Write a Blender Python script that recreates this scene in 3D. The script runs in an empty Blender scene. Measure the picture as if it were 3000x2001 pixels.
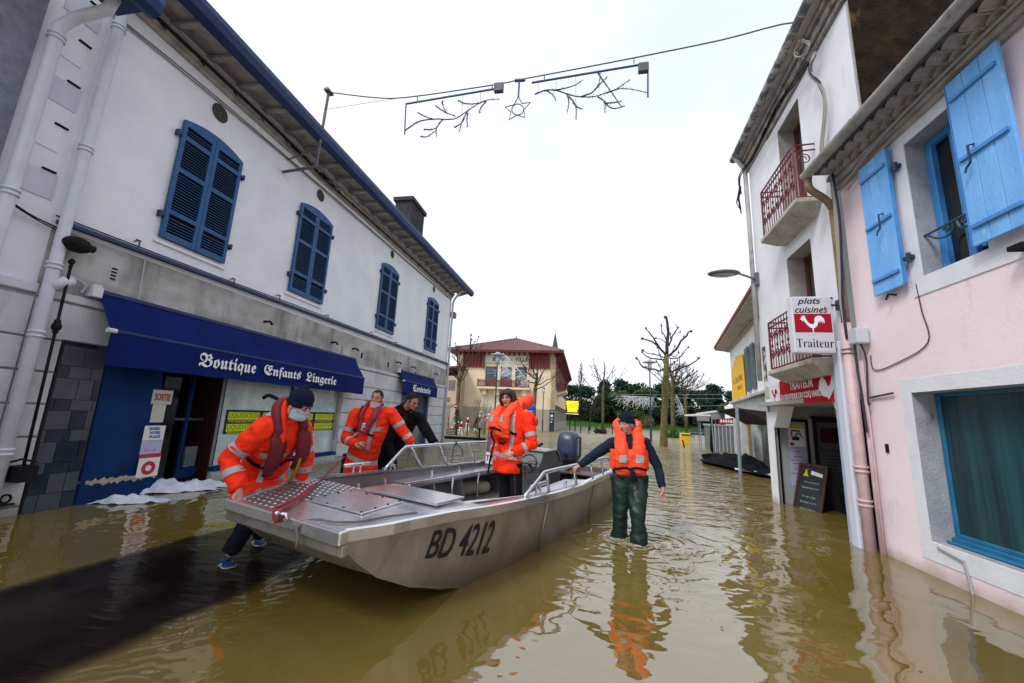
import bpy, bmesh, math, random
from math import radians, sin, cos, pi
from mathutils import Vector, Matrix, noise
from mathutils.bvhtree import BVHTree
random.seed(7)
SC = bpy.context.scene
COL = SC.collection
V = Vector

# ---------------------------------------------------------------- camera, sky, sun
FPX, HC = 1170.0, 1.4
def _cam_axes():
    d = V((1710-1500, -(1230-1000.5), -FPX)).normalized()      # street direction in camera space
    a = V((sin(radians(2.6)), cos(radians(2.6)), 0))
    U = V((a.x, a.y, -(a.dot(d))/d.z)).normalized()
    return d.cross(U), d, U
_R, _D, _U = _cam_axes()
M3 = Matrix((_R, _D, _U))                                        # camera space -> world
cam_data = bpy.data.cameras.new('camera')
cam = bpy.data.objects.new('camera', cam_data); COL.objects.link(cam)
cam.matrix_world = Matrix.Translation((0, 0, HC)) @ M3.to_4x4()
cam_data.sensor_width = 36.0
cam_data.lens = FPX/3000*36
cam_data.clip_start = 0.05; cam_data.clip_end = 2000
SC.camera = cam

world = bpy.data.worlds.new('World'); SC.world = world; world.use_nodes = True
wn = world.node_tree; wn.nodes.clear()
_o = wn.nodes.new('ShaderNodeOutputWorld')
_sky = wn.nodes.new('ShaderNodeTexSky'); _sky.sky_type = 'NISHITA'; _sky.sun_disc = False
_sky.sun_elevation = radians(50); _sky.sun_rotation = radians(250); _sky.air_density = 1.0; _sky.dust_density = 3.0
_b1 = wn.nodes.new('ShaderNodeBackground'); _b1.inputs[1].default_value = 0.05
wn.links.new(_sky.outputs[0], _b1.inputs[0])
_tc = wn.nodes.new('ShaderNodeTexCoord'); _mp = wn.nodes.new('ShaderNodeMapping'); _mp.inputs['Scale'].default_value = (1, 1, 2.2)
_nz = wn.nodes.new('ShaderNodeTexNoise'); _nz.inputs['Scale'].default_value = 1.7; _nz.inputs['Detail'].default_value = 5; _nz.inputs['Roughness'].default_value = .55
_cr = wn.nodes.new('ShaderNodeValToRGB')
_cr.color_ramp.elements[0].position = .32; _cr.color_ramp.elements[0].color = (.82, .89, .96, 1)
_cr.color_ramp.elements[1].position = .62; _cr.color_ramp.elements[1].color = (.97, .985, 1.0, 1)
_b2 = wn.nodes.new('ShaderNodeBackground'); _b2.inputs[1].default_value = 0.85
wn.links.new(_tc.outputs['Generated'], _mp.inputs[0]); wn.links.new(_mp.outputs[0], _nz.inputs[0])
wn.links.new(_nz.outputs[0], _cr.inputs[0]); wn.links.new(_cr.outputs[0], _b2.inputs[0])
_ad = wn.nodes.new('ShaderNodeAddShader')
wn.links.new(_b1.outputs[0], _ad.inputs[0]); wn.links.new(_b2.outputs[0], _ad.inputs[1]); wn.links.new(_ad.outputs[0], _o.inputs[0])

sun_d = bpy.data.lights.new('sun', 'SUN'); sun_d.energy = 1.7; sun_d.angle = radians(14); sun_d.color = (1, .97, .93)
sun = bpy.data.objects.new('sun', sun_d); COL.objects.link(sun)
sun.rotation_euler = (radians(38), radians(-22), 0)
# overcast light arriving from the left, slightly behind the camera
sun.rotation_euler = V((-.55, -.75, 1.0)).to_track_quat('Z', 'Y').to_euler()
SC.view_settings.view_transform = 'Standard'; SC.view_settings.look = 'None'
SC.view_settings.exposure = 0.24; SC.view_settings.gamma = 1.0

# ---------------------------------------------------------------- measuring helpers (photograph pixel + known plane -> metres)
def ray(p): return M3 @ V((p[0]-1500, -(p[1]-1000.5), -FPX))
def PX(p, x): r = ray(p); return r*(x/r.x) + V((0, 0, HC))
def PY(p, y): r = ray(p); return r*(y/r.y) + V((0, 0, HC))
def PZ(p, z=0): r = ray(p); return r*((z-HC)/r.z) + V((0, 0, HC))

# ---------------------------------------------------------------- materials
MATS = {}
def mat(name, col, rough=.7, metal=0, col2=None, nscale=6, namt=1.0, bump=0, bscale=40, emit=0, spec=None, sheen=0, stretch=None, detail=6, ramp=(.35, .65), third=None, tide=None):
    if name in MATS: return MATS[name]
    m = bpy.data.materials.new(name); m.use_nodes = True; nt = m.node_tree
    b = nt.nodes['Principled BSDF']
    if spec is None and rough >= .72 and not metal: spec = .12
    b.inputs['Base Color'].default_value = (*col, 1); b.inputs['Roughness'].default_value = rough; b.inputs['Metallic'].default_value = metal
    if spec is not None: b.inputs['Specular IOR Level'].default_value = spec
    tc = nt.nodes.new('ShaderNodeTexCoord'); vec = tc.outputs['Object']
    if stretch:
        mp = nt.nodes.new('ShaderNodeMapping'); mp.inputs['Scale'].default_value = stretch
        nt.links.new(vec, mp.inputs[0]); vec = mp.outputs[0]
    if col2 is not None:
        n = nt.nodes.new('ShaderNodeTexNoise'); n.inputs['Scale'].default_value = nscale; n.inputs['Detail'].default_value = detail; n.inputs['Roughness'].default_value = .6
        nt.links.new(vec, n.inputs[0])
        r = nt.nodes.new('ShaderNodeValToRGB'); r.color_ramp.elements[0].position = ramp[0]; r.color_ramp.elements[1].position = ramp[1]
        r.color_ramp.elements[0].color = (*col, 1); r.color_ramp.elements[1].color = (*col2, 1)
        nt.links.new(n.outputs[0], r.inputs[0]); out = r.outputs[0]
        if third:
            c3, s3, lo, hi = third
            n3 = nt.nodes.new('ShaderNodeTexNoise'); n3.inputs['Scale'].default_value = s3; n3.inputs['Detail'].default_value = 8; n3.inputs['Roughness'].default_value = .65
            mp3 = nt.nodes.new('ShaderNodeMapping'); mp3.inputs['Scale'].default_value = (1, 1, .3); nt.links.new(tc.outputs['Object'], mp3.inputs[0]); nt.links.new(mp3.outputs[0], n3.inputs[0])
            r3 = nt.nodes.new('ShaderNodeMapRange'); r3.inputs[1].default_value = lo; r3.inputs[2].default_value = hi; nt.links.new(n3.outputs[0], r3.inputs[0])
            mx = nt.nodes.new('ShaderNodeMix'); mx.data_type = 'RGBA'; nt.links.new(r3.outputs[0], mx.inputs[0]); nt.links.new(out, mx.inputs[6]); mx.inputs[7].default_value = (*c3, 1); out = mx.outputs[2]
        if tide:                                        # wet, silty tide mark just above the flood
            sp = nt.nodes.new('ShaderNodeSeparateXYZ'); nt.links.new(tc.outputs['Object'], sp.inputs[0])
            nz = nt.nodes.new('ShaderNodeTexNoise'); nz.inputs['Scale'].default_value = 3.5; nz.inputs['Detail'].default_value = 6; nt.links.new(tc.outputs['Object'], nz.inputs[0])
            ma = nt.nodes.new('ShaderNodeMath'); ma.operation = 'MULTIPLY_ADD'; ma.inputs[1].default_value = -.22; nt.links.new(nz.outputs[0], ma.inputs[0]); nt.links.new(sp.outputs[2], ma.inputs[2])
            rt_ = nt.nodes.new('ShaderNodeMapRange'); rt_.inputs[1].default_value = tide[1]-.11; rt_.inputs[2].default_value = -.10; rt_.inputs[3].default_value = 0; rt_.inputs[4].default_value = .72; nt.links.new(ma.outputs[0], rt_.inputs[0])
            mt = nt.nodes.new('ShaderNodeMix'); mt.data_type = 'RGBA'; nt.links.new(rt_.outputs[0], mt.inputs[0]); nt.links.new(out, mt.inputs[6]); mt.inputs[7].default_value = (*tide[0], 1); out = mt.outputs[2]
        nt.links.new(out, b.inputs['Base Color'])
        if emit: nt.links.new(out, b.inputs['Emission Color'])
    if bump:
        n2 = nt.nodes.new('ShaderNodeTexNoise'); n2.inputs['Scale'].default_value = bscale; n2.inputs['Detail'].default_value = 5
        nt.links.new(vec, n2.inputs[0])
        bp = nt.nodes.new('ShaderNodeBump'); bp.inputs['Strength'].default_value = bump; bp.inputs['Distance'].default_value = .02
        nt.links.new(n2.outputs[0], bp.inputs['Height']); nt.links.new(bp.outputs[0], b.inputs['Normal'])
    if emit:
        b.inputs['Emission Strength'].default_value = emit
        if col2 is None: b.inputs['Emission Color'].default_value = (*col, 1)
    if sheen: b.inputs['Sheen Weight'].default_value = sheen
    MATS[name] = m
    return m
white_wall = mat('white_render', (.80, .82, .86), .85, col2=(.71, .73, .78), nscale=1.4, bump=.35, bscale=55, third=((.50, .52, .56), 2.6, .66, .86))
white_bright = mat('white_render_bright', (.84, .86, .90), .85, col2=(.76, .78, .84), nscale=1.6, bump=.3, bscale=50, third=((.5, .49, .46), 3.0, .63, .80), tide=((.38, .33, .24), .16))
grey_roughcast = mat('grey_roughcast', (.26, .28, .34), .9, col2=(.18, .20, .25), nscale=7, bump=.9, bscale=90)
stone_base = mat('painted_stone_base', (.58, .60, .63), .8, col2=(.47, .49, .52), nscale=2.5, bump=.4, bscale=60, third=((.26, .25, .24), 3.2, .56, .80), tide=((.20, .17, .12), .22))
stone_light = mat('pale_quoin', (.60, .63, .70), .85, col2=(.53, .56, .63), nscale=3, bump=.3)
band_stain = mat('stained_render_band', (.50, .49, .48), .85, col2=(.30, .29, .28), nscale=1.6, bump=.4, bscale=40, third=((.15, .14, .135), 2.0, .48, .74), stretch=(1, .6, 1.6))
pink_wall = mat('pale_pink_render', (.90, .78, .84), .85, col2=(.83, .71, .77), nscale=1.3, bump=.15, bscale=35, third=((.50, .42, .43), 2.2, .62, .86), tide=((.40, .31, .26), .16))
pale_surround = mat('pale_grey_surround', (.76, .80, .86), .8, col2=(.68, .72, .78), nscale=4, bump=.2, third=((.3, .3, .32), 3.5, .64, .84))
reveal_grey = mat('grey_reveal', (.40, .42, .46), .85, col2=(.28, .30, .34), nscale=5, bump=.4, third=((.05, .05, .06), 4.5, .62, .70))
blue_paint = mat('dark_blue_shutter_paint', (.006, .060, .19), .6, col2=(.012, .095, .26), nscale=9, bump=.25, bscale=60, third=((.10, .20, .30), 14, .66, .80))
blue_metal = mat('dark_blue_metal', (.003, .018, .085), .6, col2=(.006, .03, .12), nscale=3, bump=.1)
sky_paint = mat('sky_blue_shutter_paint', (.20, .50, .94), .7, col2=(.14, .41, .86), nscale=5, bump=.3, bscale=70, stretch=(1, 1, .25), third=((.42, .62, .86), 12, .60, .75))
sky_paint_dk = mat('mid_blue_frame_paint', (.06, .29, .68), .45, col2=(.045, .23, .58), nscale=6, bump=.1)
teal_paint = mat('teal_blue_window_paint', (.02, .18, .36), .45, col2=(.015, .13, .28), nscale=7)
door_blue = mat('blue_door_panel_paint', (.003, .020, .088), .8, col2=(.005, .034, .125), nscale=2.0, bump=.1)
awn_blue = mat('navy_awning_canvas', (.0015, .009, .085), .8, col2=(.0025, .014, .125), nscale=3, bump=.6, bscale=5, stretch=(1, 1, .35), sheen=.0)
letter_white = mat('white_lettering', (.82, .84, .86), .6)
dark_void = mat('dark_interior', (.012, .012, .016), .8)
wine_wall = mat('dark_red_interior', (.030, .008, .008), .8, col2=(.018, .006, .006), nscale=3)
soffit_wood = mat('weathered_soffit', (.46, .43, .41), .9, col2=(.31, .29, .275), nscale=6, bump=.6, bscale=35, third=((.13, .115, .105), 5, .58, .80))
plastic_white = mat('white_pvc', (.62, .66, .73), .4, col2=(.55, .58, .65), nscale=5)
gutter_grey = mat('worn_zinc_gutter', (.42, .42, .40), .55, metal=.2, col2=(.28, .27, .25), nscale=5, bump=.2, third=((.10, .09, .07), 6, .58, .75))
rust_pipe = mat('mossy_brown_pipe', (.20, .13, .075), .8, col2=(.30, .22, .15), nscale=8, bump=.4, third=((.05, .045, .02), 9, .55, .7))
pink_pipe = mat('pink_painted_pipe', (.62, .45, .47), .5, col2=(.52, .37, .39), nscale=7, third=((.2, .12, .1), 8, .66, .8))
moss_wall = mat('mossy_gable', (.010, .008, .006), .95, col2=(.030, .020, .011), nscale=6, bump=.9, bscale=30, third=((.16, .11, .02), 4, .60, .74))
roof_tile = mat('terracotta_tile', (.24, .10, .085), .85, col2=(.15, .06, .055), nscale=14, bump=.4)
slate = mat('dark_slate', (.03, .035, .045), .6, col2=(.05, .055, .065), nscale=12)
iron_black = mat('black_iron', (.008, .008, .010), .8, col2=(.018, .018, .020), nscale=10)
iron_navy = mat('navy_painted_steel', (.012, .035, .085), .45)
iron_red = mat('dark_red_iron', (.17, .012, .022), .55, col2=(.11, .01, .016), nscale=9)
basque_red = mat('basque_red_paint', (.20, .018, .022), .65, col2=(.14, .014, .018), nscale=8)
cream_wall = mat('cream_render', (.76, .64, .46), .9, col2=(.70, .58, .41), nscale=.6, bump=.15)
grey_cream = mat('grey_cream_plinth', (.40, .35, .28), .9, col2=(.34, .30, .24), nscale=.8)
glass_dark = mat('dark_window_glass', (.010, .014, .018), .06, spec=.6)
glass_curtain = mat('curtained_window_glass', (.018, .085, .10), .22, col2=(.008, .030, .040), nscale=2.2, stretch=(5, 5, .25), spec=.5)
glass_pale = mat('pale_window_glass', (.16, .20, .25), .15, col2=(.08, .11, .15), nscale=2, stretch=(2, 2, .4))
paper_window = mat('papered_shop_window', (.64, .74, .74), .25, col2=(.30, .40, .42), nscale=2.3, bump=.5, bscale=7, ramp=(.3, .72), third=((.72, .78, .78), 4, .55, .75), spec=.6)
yellow_paper = mat('fluorescent_yellow_paper', (.62, .68, .01), .7)
black_matt = mat('black_matt', (.010, .010, .012), .7)
cream_board = mat('cream_card', (.52, .50, .44), .7)
white_card = mat('white_card', (.72, .72, .74), .6)
lilac_card = mat('lilac_paper', (.42, .42, .62), .7)
red_ink = mat('red_sign_paint', (.36, .010, .028), .8)
red_banner = mat('red_banner', (.50, .006, .022), .8, col2=(.42, .005, .018), nscale=3)
blue_ink = mat('blue_ink', (.03, .15, .42), .6)
yellow_sign = mat('yellow_board', (.78, .47, .010), .6, col2=(.72, .42, .008), nscale=2)
tile_navy = mat('dark_marble_tile', (.006, .014, .028), .3, col2=(.022, .038, .058), nscale=3.5, bump=.05, third=((.06, .08, .10), 6, .62, .8))
tile_pale = mat('pale_marble_tile', (.05, .065, .082), .3, col2=(.07, .08, .10), nscale=4)
alu = mat('worn_aluminium', (.80, .81, .85), .22, metal=.85, col2=(.66, .67, .72), nscale=4, bump=.06, bscale=25, third=((.48, .47, .46), 7, .62, .86))
alu_side = mat('scuffed_aluminium_hull', (.46, .43, .39), .42, metal=.7, col2=(.31, .285, .245), nscale=2.6, bump=.35, bscale=5, third=((.22, .19, .14), 4, .58, .82), tide=((.14, .105, .045), .30))
alu_bright = mat('bright_aluminium_tube', (.60, .64, .70), .25, metal=.9)
alu_inner = mat('grey_aluminium_inner', (.20, .20, .22), .45, metal=.6, col2=(.15, .15, .165), nscale=3, bump=.1)
tread_dot = mat('raised_tread_dots', (.70, .72, .76), .3, metal=.85)
tread_base = mat('dull_tread_plate', (.28, .28, .31), .45, metal=.8, col2=(.22, .21, .23), nscale=7)
hivis = mat('fluorescent_orange_fabric', (1.0, .050, .014), .75, col2=(.93, .036, .010), nscale=5, bump=.35, bscale=16)
foam_orange = mat('orange_life_vest_fabric', (1.0, .085, .018), .7, col2=(.95, .060, .014), nscale=6, bump=.25, bscale=14)
reflective = mat('silver_reflective_tape', (.42, .44, .47), .4, col2=(.34, .36, .38), nscale=12)
navy_cloth = mat('dark_navy_cloth', (.008, .010, .018), .85, col2=(.014, .017, .030), nscale=8, bump=.4, bscale=22)
knit_navy = mat('navy_wool_knit', (.006, .010, .030), .95, col2=(.012, .018, .045), nscale=30, bump=.8, bscale=120)
black_cloth = mat('black_fleece', (.006, .006, .008), .95, col2=(.012, .012, .015), nscale=9, bump=.3, bscale=30)
wader_green = mat('dark_green_rubber', (.003, .020, .015), .50, col2=(.005, .028, .021), nscale=5, bump=.5, bscale=11)
dark_red = mat('dark_red_vest_cover', (.18, .008, .018), .7, col2=(.12, .006, .013), nscale=8, bump=.3, bscale=18)
skin_m = mat('skin', (.56, .31, .235), .5, col2=(.48, .23, .17), nscale=11, bump=.1, bscale=60)
skin_dk = mat('flushed_skin', (.54, .27, .20), .5, col2=(.46, .19, .14), nscale=9, bump=.1, bscale=60)
hair_dark = mat('dark_brown_hair', (.014, .008, .007), .6, col2=(.035, .018, .014), nscale=24, bump=.8, bscale=60, stretch=(1, 1, .25))
hair_short = mat('short_cropped_hair', (.028, .022, .020), .85, col2=(.05, .04, .035), nscale=50, bump=.8, bscale=150)
mask_blue = mat('pale_blue_mask', (.42, .55, .68), .8, col2=(.34, .47, .62), nscale=10, bump=.2)
mask_white = mat('white_mask', (.66, .70, .76), .8)
eye_white = mat('eye_white', (.50, .47, .45), .3)
eye_dark = mat('eye_dark', (.02, .012, .01), .3)
lip_m = mat('lips', (.30, .09, .08), .5)
shoe_blue = mat('blue_running_shoe', (.006, .05, .26), .6, col2=(.004, .03, .16), nscale=10, bump=.4, bscale=60)
shoe_sole = mat('pale_sole', (.50, .48, .42), .7)
shoe_lime = mat('lime_trim', (.40, .50, .03), .6)
rope_red = mat('red_rope', (.36, .012, .045), .7, bump=.6, bscale=140, col2=(.24, .01, .03), nscale=60)
rope_grey = mat('grey_rope', (.10, .10, .09), .85, bump=.6, bscale=140, col2=(.2, .2, .18), nscale=60)
rope_green = mat('green_rope', (.01, .14, .12), .8)
strap_yellow = mat('yellow_strap', (.45, .26, .02), .7)
eng_blue = mat('blue_grey_engine_cowl', (.030, .050, .095), .35, col2=(.038, .062, .115), nscale=4)
eng_black = mat('black_plastic', (.012, .013, .017), .4)
bark = mat('plane_tree_bark', (.085, .075, .028), .9, col2=(.15, .13, .06), nscale=3.5, bump=.6, bscale=18, third=((.05, .055, .018), 2.5, .5, .66))
bark_dark = mat('dark_branch_bark', (.035, .030, .030), .9, col2=(.07, .06, .05), nscale=8, bump=.5)
bark_far = mat('far_bare_twigs', (.055, .05, .055), .95)
grass_m = mat('winter_grass', (.022, .075, .012), .95, col2=(.04, .10, .018), nscale=.5, bump=.5, bscale=4)
concrete_m = mat('wet_concrete', (.30, .29, .26), .8, col2=(.22, .21, .19), nscale=3, bump=.2)
lamp_glass = mat('frosted_lamp_glass', (.60, .64, .66), .2)
light_white = mat('white_light_string', (.62, .64, .66), .5)
beacon_blue = mat('blue_beacon', (.01, .07, .55), .2, emit=.25)
led_yellow = mat('lit_yellow_led', (1.0, .72, .0), .5, emit=1.05)
led_back = mat('dark_red_display_back', (.10, .004, .006), .5)
plastic_bag = mat('white_plastic_sacking', (.66, .70, .78), .45, col2=(.50, .55, .66), nscale=5, bump=.8, bscale=9)
peeled = mat('peeled_plaster', (.45, .38, .30), .9, col2=(.30, .25, .20), nscale=20)
tarp_black = mat('black_tarpaulin', (.003, .004, .006), .8, col2=(.006, .008, .011), nscale=5, bump=.9, bscale=6)
bark_white = mat('brushwood', (.20, .17, .14), .9)
leafd = mat('evergreen_leaf_dark', (.010, .030, .020), .8, col2=(.030, .065, .035), nscale=.45)
leafm = mat('evergreen_leaf_mid', (.030, .070, .025), .8, col2=(.060, .11, .045), nscale=.5)
leafy = mat('olive_bush_leaf', (.13, .12, .04), .85, col2=(.20, .17, .07), nscale=.6)

# ---------------------------------------------------------------- mesh helpers
class MB:
    def __init__(s): s.v = []; s.f = []; s.m = []; s.c = 0
    def add(s, vs, fs, mi=0):
        b = len(s.v); s.v += [V(x) for x in vs]; s.f += [tuple(i+b for i in f) for f in fs]; s.m += [mi]*len(fs); return s
    def box(s, a, b, mi=0, ax=None, o=None):
        # a,b opposite corners; ax: (X,Y,Z) axis vectors and origin o
        c = [V((x, y, z)) for x in (a[0], b[0]) for y in (a[1], b[1]) for z in (a[2], b[2])]
        if ax: c = [o + ax[0]*p.x + ax[1]*p.y + ax[2]*p.z for p in c]
        return s.add(c, [(0, 1, 3, 2), (4, 6, 7, 5), (0, 4, 5, 1), (2, 3, 7, 6), (0, 2, 6, 4), (1, 5, 7, 3)], mi)
    def prism(s, pts, off, mi=0):
        n = len(pts); p = [V(x) for x in pts]; q = [x+V(off) for x in p]
        return s.add(p+q, [tuple(range(n)), tuple(range(2*n-1, n-1, -1))]+[(i, (i+1) % n, n+(i+1) % n, n+i) for i in range(n)], mi)
    def loft(s, rings, mi=0, cap=True, closed=False):
        n = len(rings[0]); vs = [V(p) for r in rings for p in r]; fs = []
        R = len(rings)
        for i in range(R if closed else R-1):
            for j in range(n):
                a, b = i*n+j, i*n+(j+1) % n; c, d = ((i+1) % R)*n+(j+1) % n, ((i+1) % R)*n+j
                fs.append((a, b, c, d))
        if cap and not closed: fs += [tuple(range(n-1, -1, -1)), tuple(range((R-1)*n, R*n))]
        return s.add(vs, fs, mi)
    def tube(s, pts, r, n=8, mi=0, flat=1.0, up=None, cap=True, dome=False):
        pts = [V(p) for p in pts]; k = len(pts)
        rs = list(r) if hasattr(r, '__len__') else [r]*k
        if dome:
            d0 = (pts[0]-pts[1]).normalized(); d1 = (pts[-1]-pts[-2]).normalized()
            pts = [pts[0]+d0*rs[0]*.95, pts[0]+d0*rs[0]*.6]+pts+[pts[-1]+d1*rs[-1]*.6, pts[-1]+d1*rs[-1]*.95]
            rs = [rs[0]*.25, rs[0]*.8]+rs+[rs[-1]*.8, rs[-1]*.25]; k = len(pts)
        rings = []; px = None
        for i in range(k):
            t = (pts[min(i+1, k-1)]-pts[max(i-1, 0)])
            if t.length < 1e-9: t = V((0, 0, 1))
            t.normalize()
            if px is None:
                u = V(up) if up else (V((0, 0, 1)) if abs(t.z) < .9 else V((1, 0, 0)))
                px = (u - t*u.dot(t)).normalized()
            else:
                px = (V(up) if up else px); px = (px - t*px.dot(t)).normalized()
            py = t.cross(px)
            rings.append([pts[i]+px*(rs[i]*cos(2*pi*j/n))+py*(rs[i]*flat*sin(2*pi*j/n)) for j in range(n)])
        return s.loft(rings, mi, cap)
    def ball(s, c, r, n=10, m=8, mi=0, ax=None):
        c = V(c); r = V((r, r, r)) if not hasattr(r, '__len__') else V(r)
        ax = ax or (V((1, 0, 0)), V((0, 1, 0)), V((0, 0, 1)))
        vs = []; fs = []
        for i in range(1, m):
            a = pi*i/m
            for j in range(n):
                b = 2*pi*j/n
                vs.append(c+ax[0]*r.x*sin(a)*cos(b)+ax[1]*r.y*sin(a)*sin(b)+ax[2]*r.z*cos(a))
        t = len(vs); vs.append(c+ax[2]*r.z); vs.append(c-ax[2]*r.z)
        for i in range(m-2):
            for j in range(n): fs.append((i*n+j, (i+1)*n+j, (i+1)*n+(j+1) % n, i*n+(j+1) % n))
        for j in range(n): fs.append((t, j, (j+1) % n)); fs.append((t+1, (m-2)*n+(j+1) % n, (m-2)*n+j))
        return s.add(vs, fs, mi)
    def mesh(s, name, mats, smooth=False, recalc=True):
        me = bpy.data.meshes.new(name); me.from_pydata([tuple(v) for v in s.v], [], s.f)
        ml = mats if isinstance(mats, (list, tuple)) else [mats]
        for m in ml: me.materials.append(m)
        me.polygons.foreach_set('material_index', s.m)
        if smooth: me.polygons.foreach_set('use_smooth', [True]*len(s.f))
        me.update()
        if recalc:
            bm = bmesh.new(); bm.from_mesh(me); bmesh.ops.recalc_face_normals(bm, faces=bm.faces); bm.to_mesh(me); bm.free()
        return me
    def split(s, name, mats, parent=None, smooth=False, bevel=0):      # one object per separate piece
        root = list(range(len(s.v)))
        def fd(i):
            while root[i] != i: root[i] = root[root[i]]; i = root[i]
            return i
        for f in s.f:
            for i in f[1:]: root[fd(i)] = fd(f[0])
        grp = {}
        for f, mi in zip(s.f, s.m): grp.setdefault(fd(f[0]), []).append((f, mi))
        for fl_ in grp.values():
            q = MB(); idx = {}
            for f, mi in fl_:
                for i in f:
                    if i not in idx: idx[i] = len(q.v); q.v.append(s.v[i])
                q.f.append(tuple(idx[i] for i in f)); q.m.append(mi)
            q.build(name, mats, parent, smooth, bevel=bevel)
    def build(s, name, mats, parent=None, smooth=False, recalc=True, bevel=0):
        o = bpy.data.objects.new(name, s.mesh(name, mats, smooth, recalc)); COL.objects.link(o); adopt(o, parent)
        if bevel:
            b = o.modifiers.new('bevel', 'BEVEL'); b.width = bevel; b.segments = 2; b.limit_method = 'ANGLE'; b.angle_limit = radians(40)
        return o
def adopt(o, parent):
    if parent is not None:
        o.parent = parent; o.matrix_parent_inverse = WM(parent).inverted()
def WM(o):
    m = Matrix.LocRotScale(o.location, o.rotation_euler, o.scale)
    return (WM(o.parent) @ o.matrix_parent_inverse @ m) if o.parent else m
def tag(o, label, cat, group=None):
    o['label'] = label; o['category'] = cat
    if group: o['group'] = group
    return o
def struct(o, kind='structure'): o['kind'] = kind; return o
def thing(name, label, cat, loc=(0, 0, 0), group=None):
    o = bpy.data.objects.new(name, None); COL.objects.link(o); o.location = loc; o.empty_display_size = .2
    return tag(o, label, cat, group)
def dup(o, loc=None, rotz=None, scale=None, label=None, group=None, parent=None):
    c = o.copy(); COL.objects.link(c)
    if parent is not None: c.parent = parent
    for ch in list(o.children): dup(ch, parent=c)
    if parent is None:
        if loc is not None: c.location = loc
        if rotz is not None: c.rotation_euler = (0, 0, rotz)
        if scale is not None: c.scale = (scale, scale, scale) if not hasattr(scale, '__len__') else scale
        if label: c['label'] = label
        if group: c['group'] = group
    return c
class Frame:                                       # facade frame: u along the wall, v up, w out of the wall
    def __init__(s, o, u, w): s.o = V(o); s.u = V(u).normalized(); s.w = V(w).normalized(); s.z = V((0, 0, 1)); s.ax = (s.u, s.z, s.w)
    def P(s, u, v, w=0): return s.o+s.u*u+s.z*v+s.w*w
    def box(s, mb, u0, u1, v0, v1, w0, w1, mi=0): return mb.box((u0, v0, w0), (u1, v1, w1), mi, s.ax, s.o)
    def poly(s, mb, pts, w0, w1, mi=0): return mb.prism([s.P(a, b, w0) for a, b in pts], s.w*(w1-w0), mi)
    def tube(s, mb, pts, r, **k): return mb.tube([s.P(*p) for p in pts], r, **k)
    def wall(s, mb, u0, u1, v0, v1, holes, depth=.25, mi=0, mr=None):
        us = sorted({u0, u1, *[h[0] for h in holes], *[h[1] for h in holes]}); vs = sorted({v0, v1, *[h[2] for h in holes], *[h[3] for h in holes]})
        for a, b in zip(us, us[1:]):
            for c, d in zip(vs, vs[1:]):
                m, n = (a+b)/2, (c+d)/2
                if any(h[0] < m < h[1] and h[2] < n < h[3] for h in holes): continue
                mb.add([s.P(a, c), s.P(b, c), s.P(b, d), s.P(a, d)], [(0, 1, 2, 3)], mi)
        for h in holes:
            q = [(h[0], h[2]), (h[1], h[2]), (h[1], h[3]), (h[0], h[3])]; dp = h[4] if len(h) > 4 else depth
            for i in range(4):
                a, b = q[i], q[(i+1) % 4]
                mb.add([s.P(*a), s.P(*b), s.P(*b, -dp), s.P(*a, -dp)], [(0, 1, 2, 3)], mi if mr is None else mr)
        return mb
def lettering(name, text, org, U, Vv, W, w, h, m, parent=None, bold=0.0, ext=.004, fit=True, label=None, join=False):
    """text mesh fitted to a w x h box whose lower-left corner is org; U reading direction, Vv up, W towards the reader"""
    c = bpy.data.curves.new(name, 'FONT'); c.body = text; c.extrude = .02; c.offset = bold; c.resolution_u = 3
    t = bpy.data.objects.new('tmp', c); COL.objects.link(t)
    me = bpy.data.meshes.new_from_object(t.evaluated_get(bpy.context.evaluated_depsgraph_get()))
    bpy.data.objects.remove(t); bpy.data.curves.remove(c)
    xs = [v.co.x for v in me.vertices]; ys = [v.co.y for v in me.vertices]
    x0, x1, y0, y1 = min(xs), max(xs), min(ys), max(ys)
    sx = w/(x1-x0); sy = h/(y1-y0)
    U = V(U).normalized(); Vv = V(Vv); W = V(W).normalized(); org = V(org)
    for v in me.vertices:
        co = v.co.copy(); v.co = org+U*((co.x-x0)*sx)+Vv*((co.y-y0)*sy)+W*(ext*(.5+.5*co.z/.02)+.001)
    me.materials.clear(); me.materials.append(m); me.name = name
    o = bpy.data.objects.new(name, me); COL.objects.link(o); adopt(o, parent)
    if label: o['label'] = label
    return o
def lerp(a, b, t): return a+(b-a)*t
def crv(pts, n=6):                                 # Catmull-Rom through points
    pts = [V(p) for p in pts]; out = []
    for i in range(len(pts)-1):
        p0 = pts[max(i-1, 0)]; p1 = pts[i]; p2 = pts[i+1]; p3 = pts[min(i+2, len(pts)-1)]
        for k in range(n):
            t = k/n
            out.append(.5*((2*p1)+(p2-p0)*t+(2*p0-5*p1+4*p2-p3)*t*t+(3*p1-p0-3*p2+p3)*t**3))
    out.append(pts[-1]); return out
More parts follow.
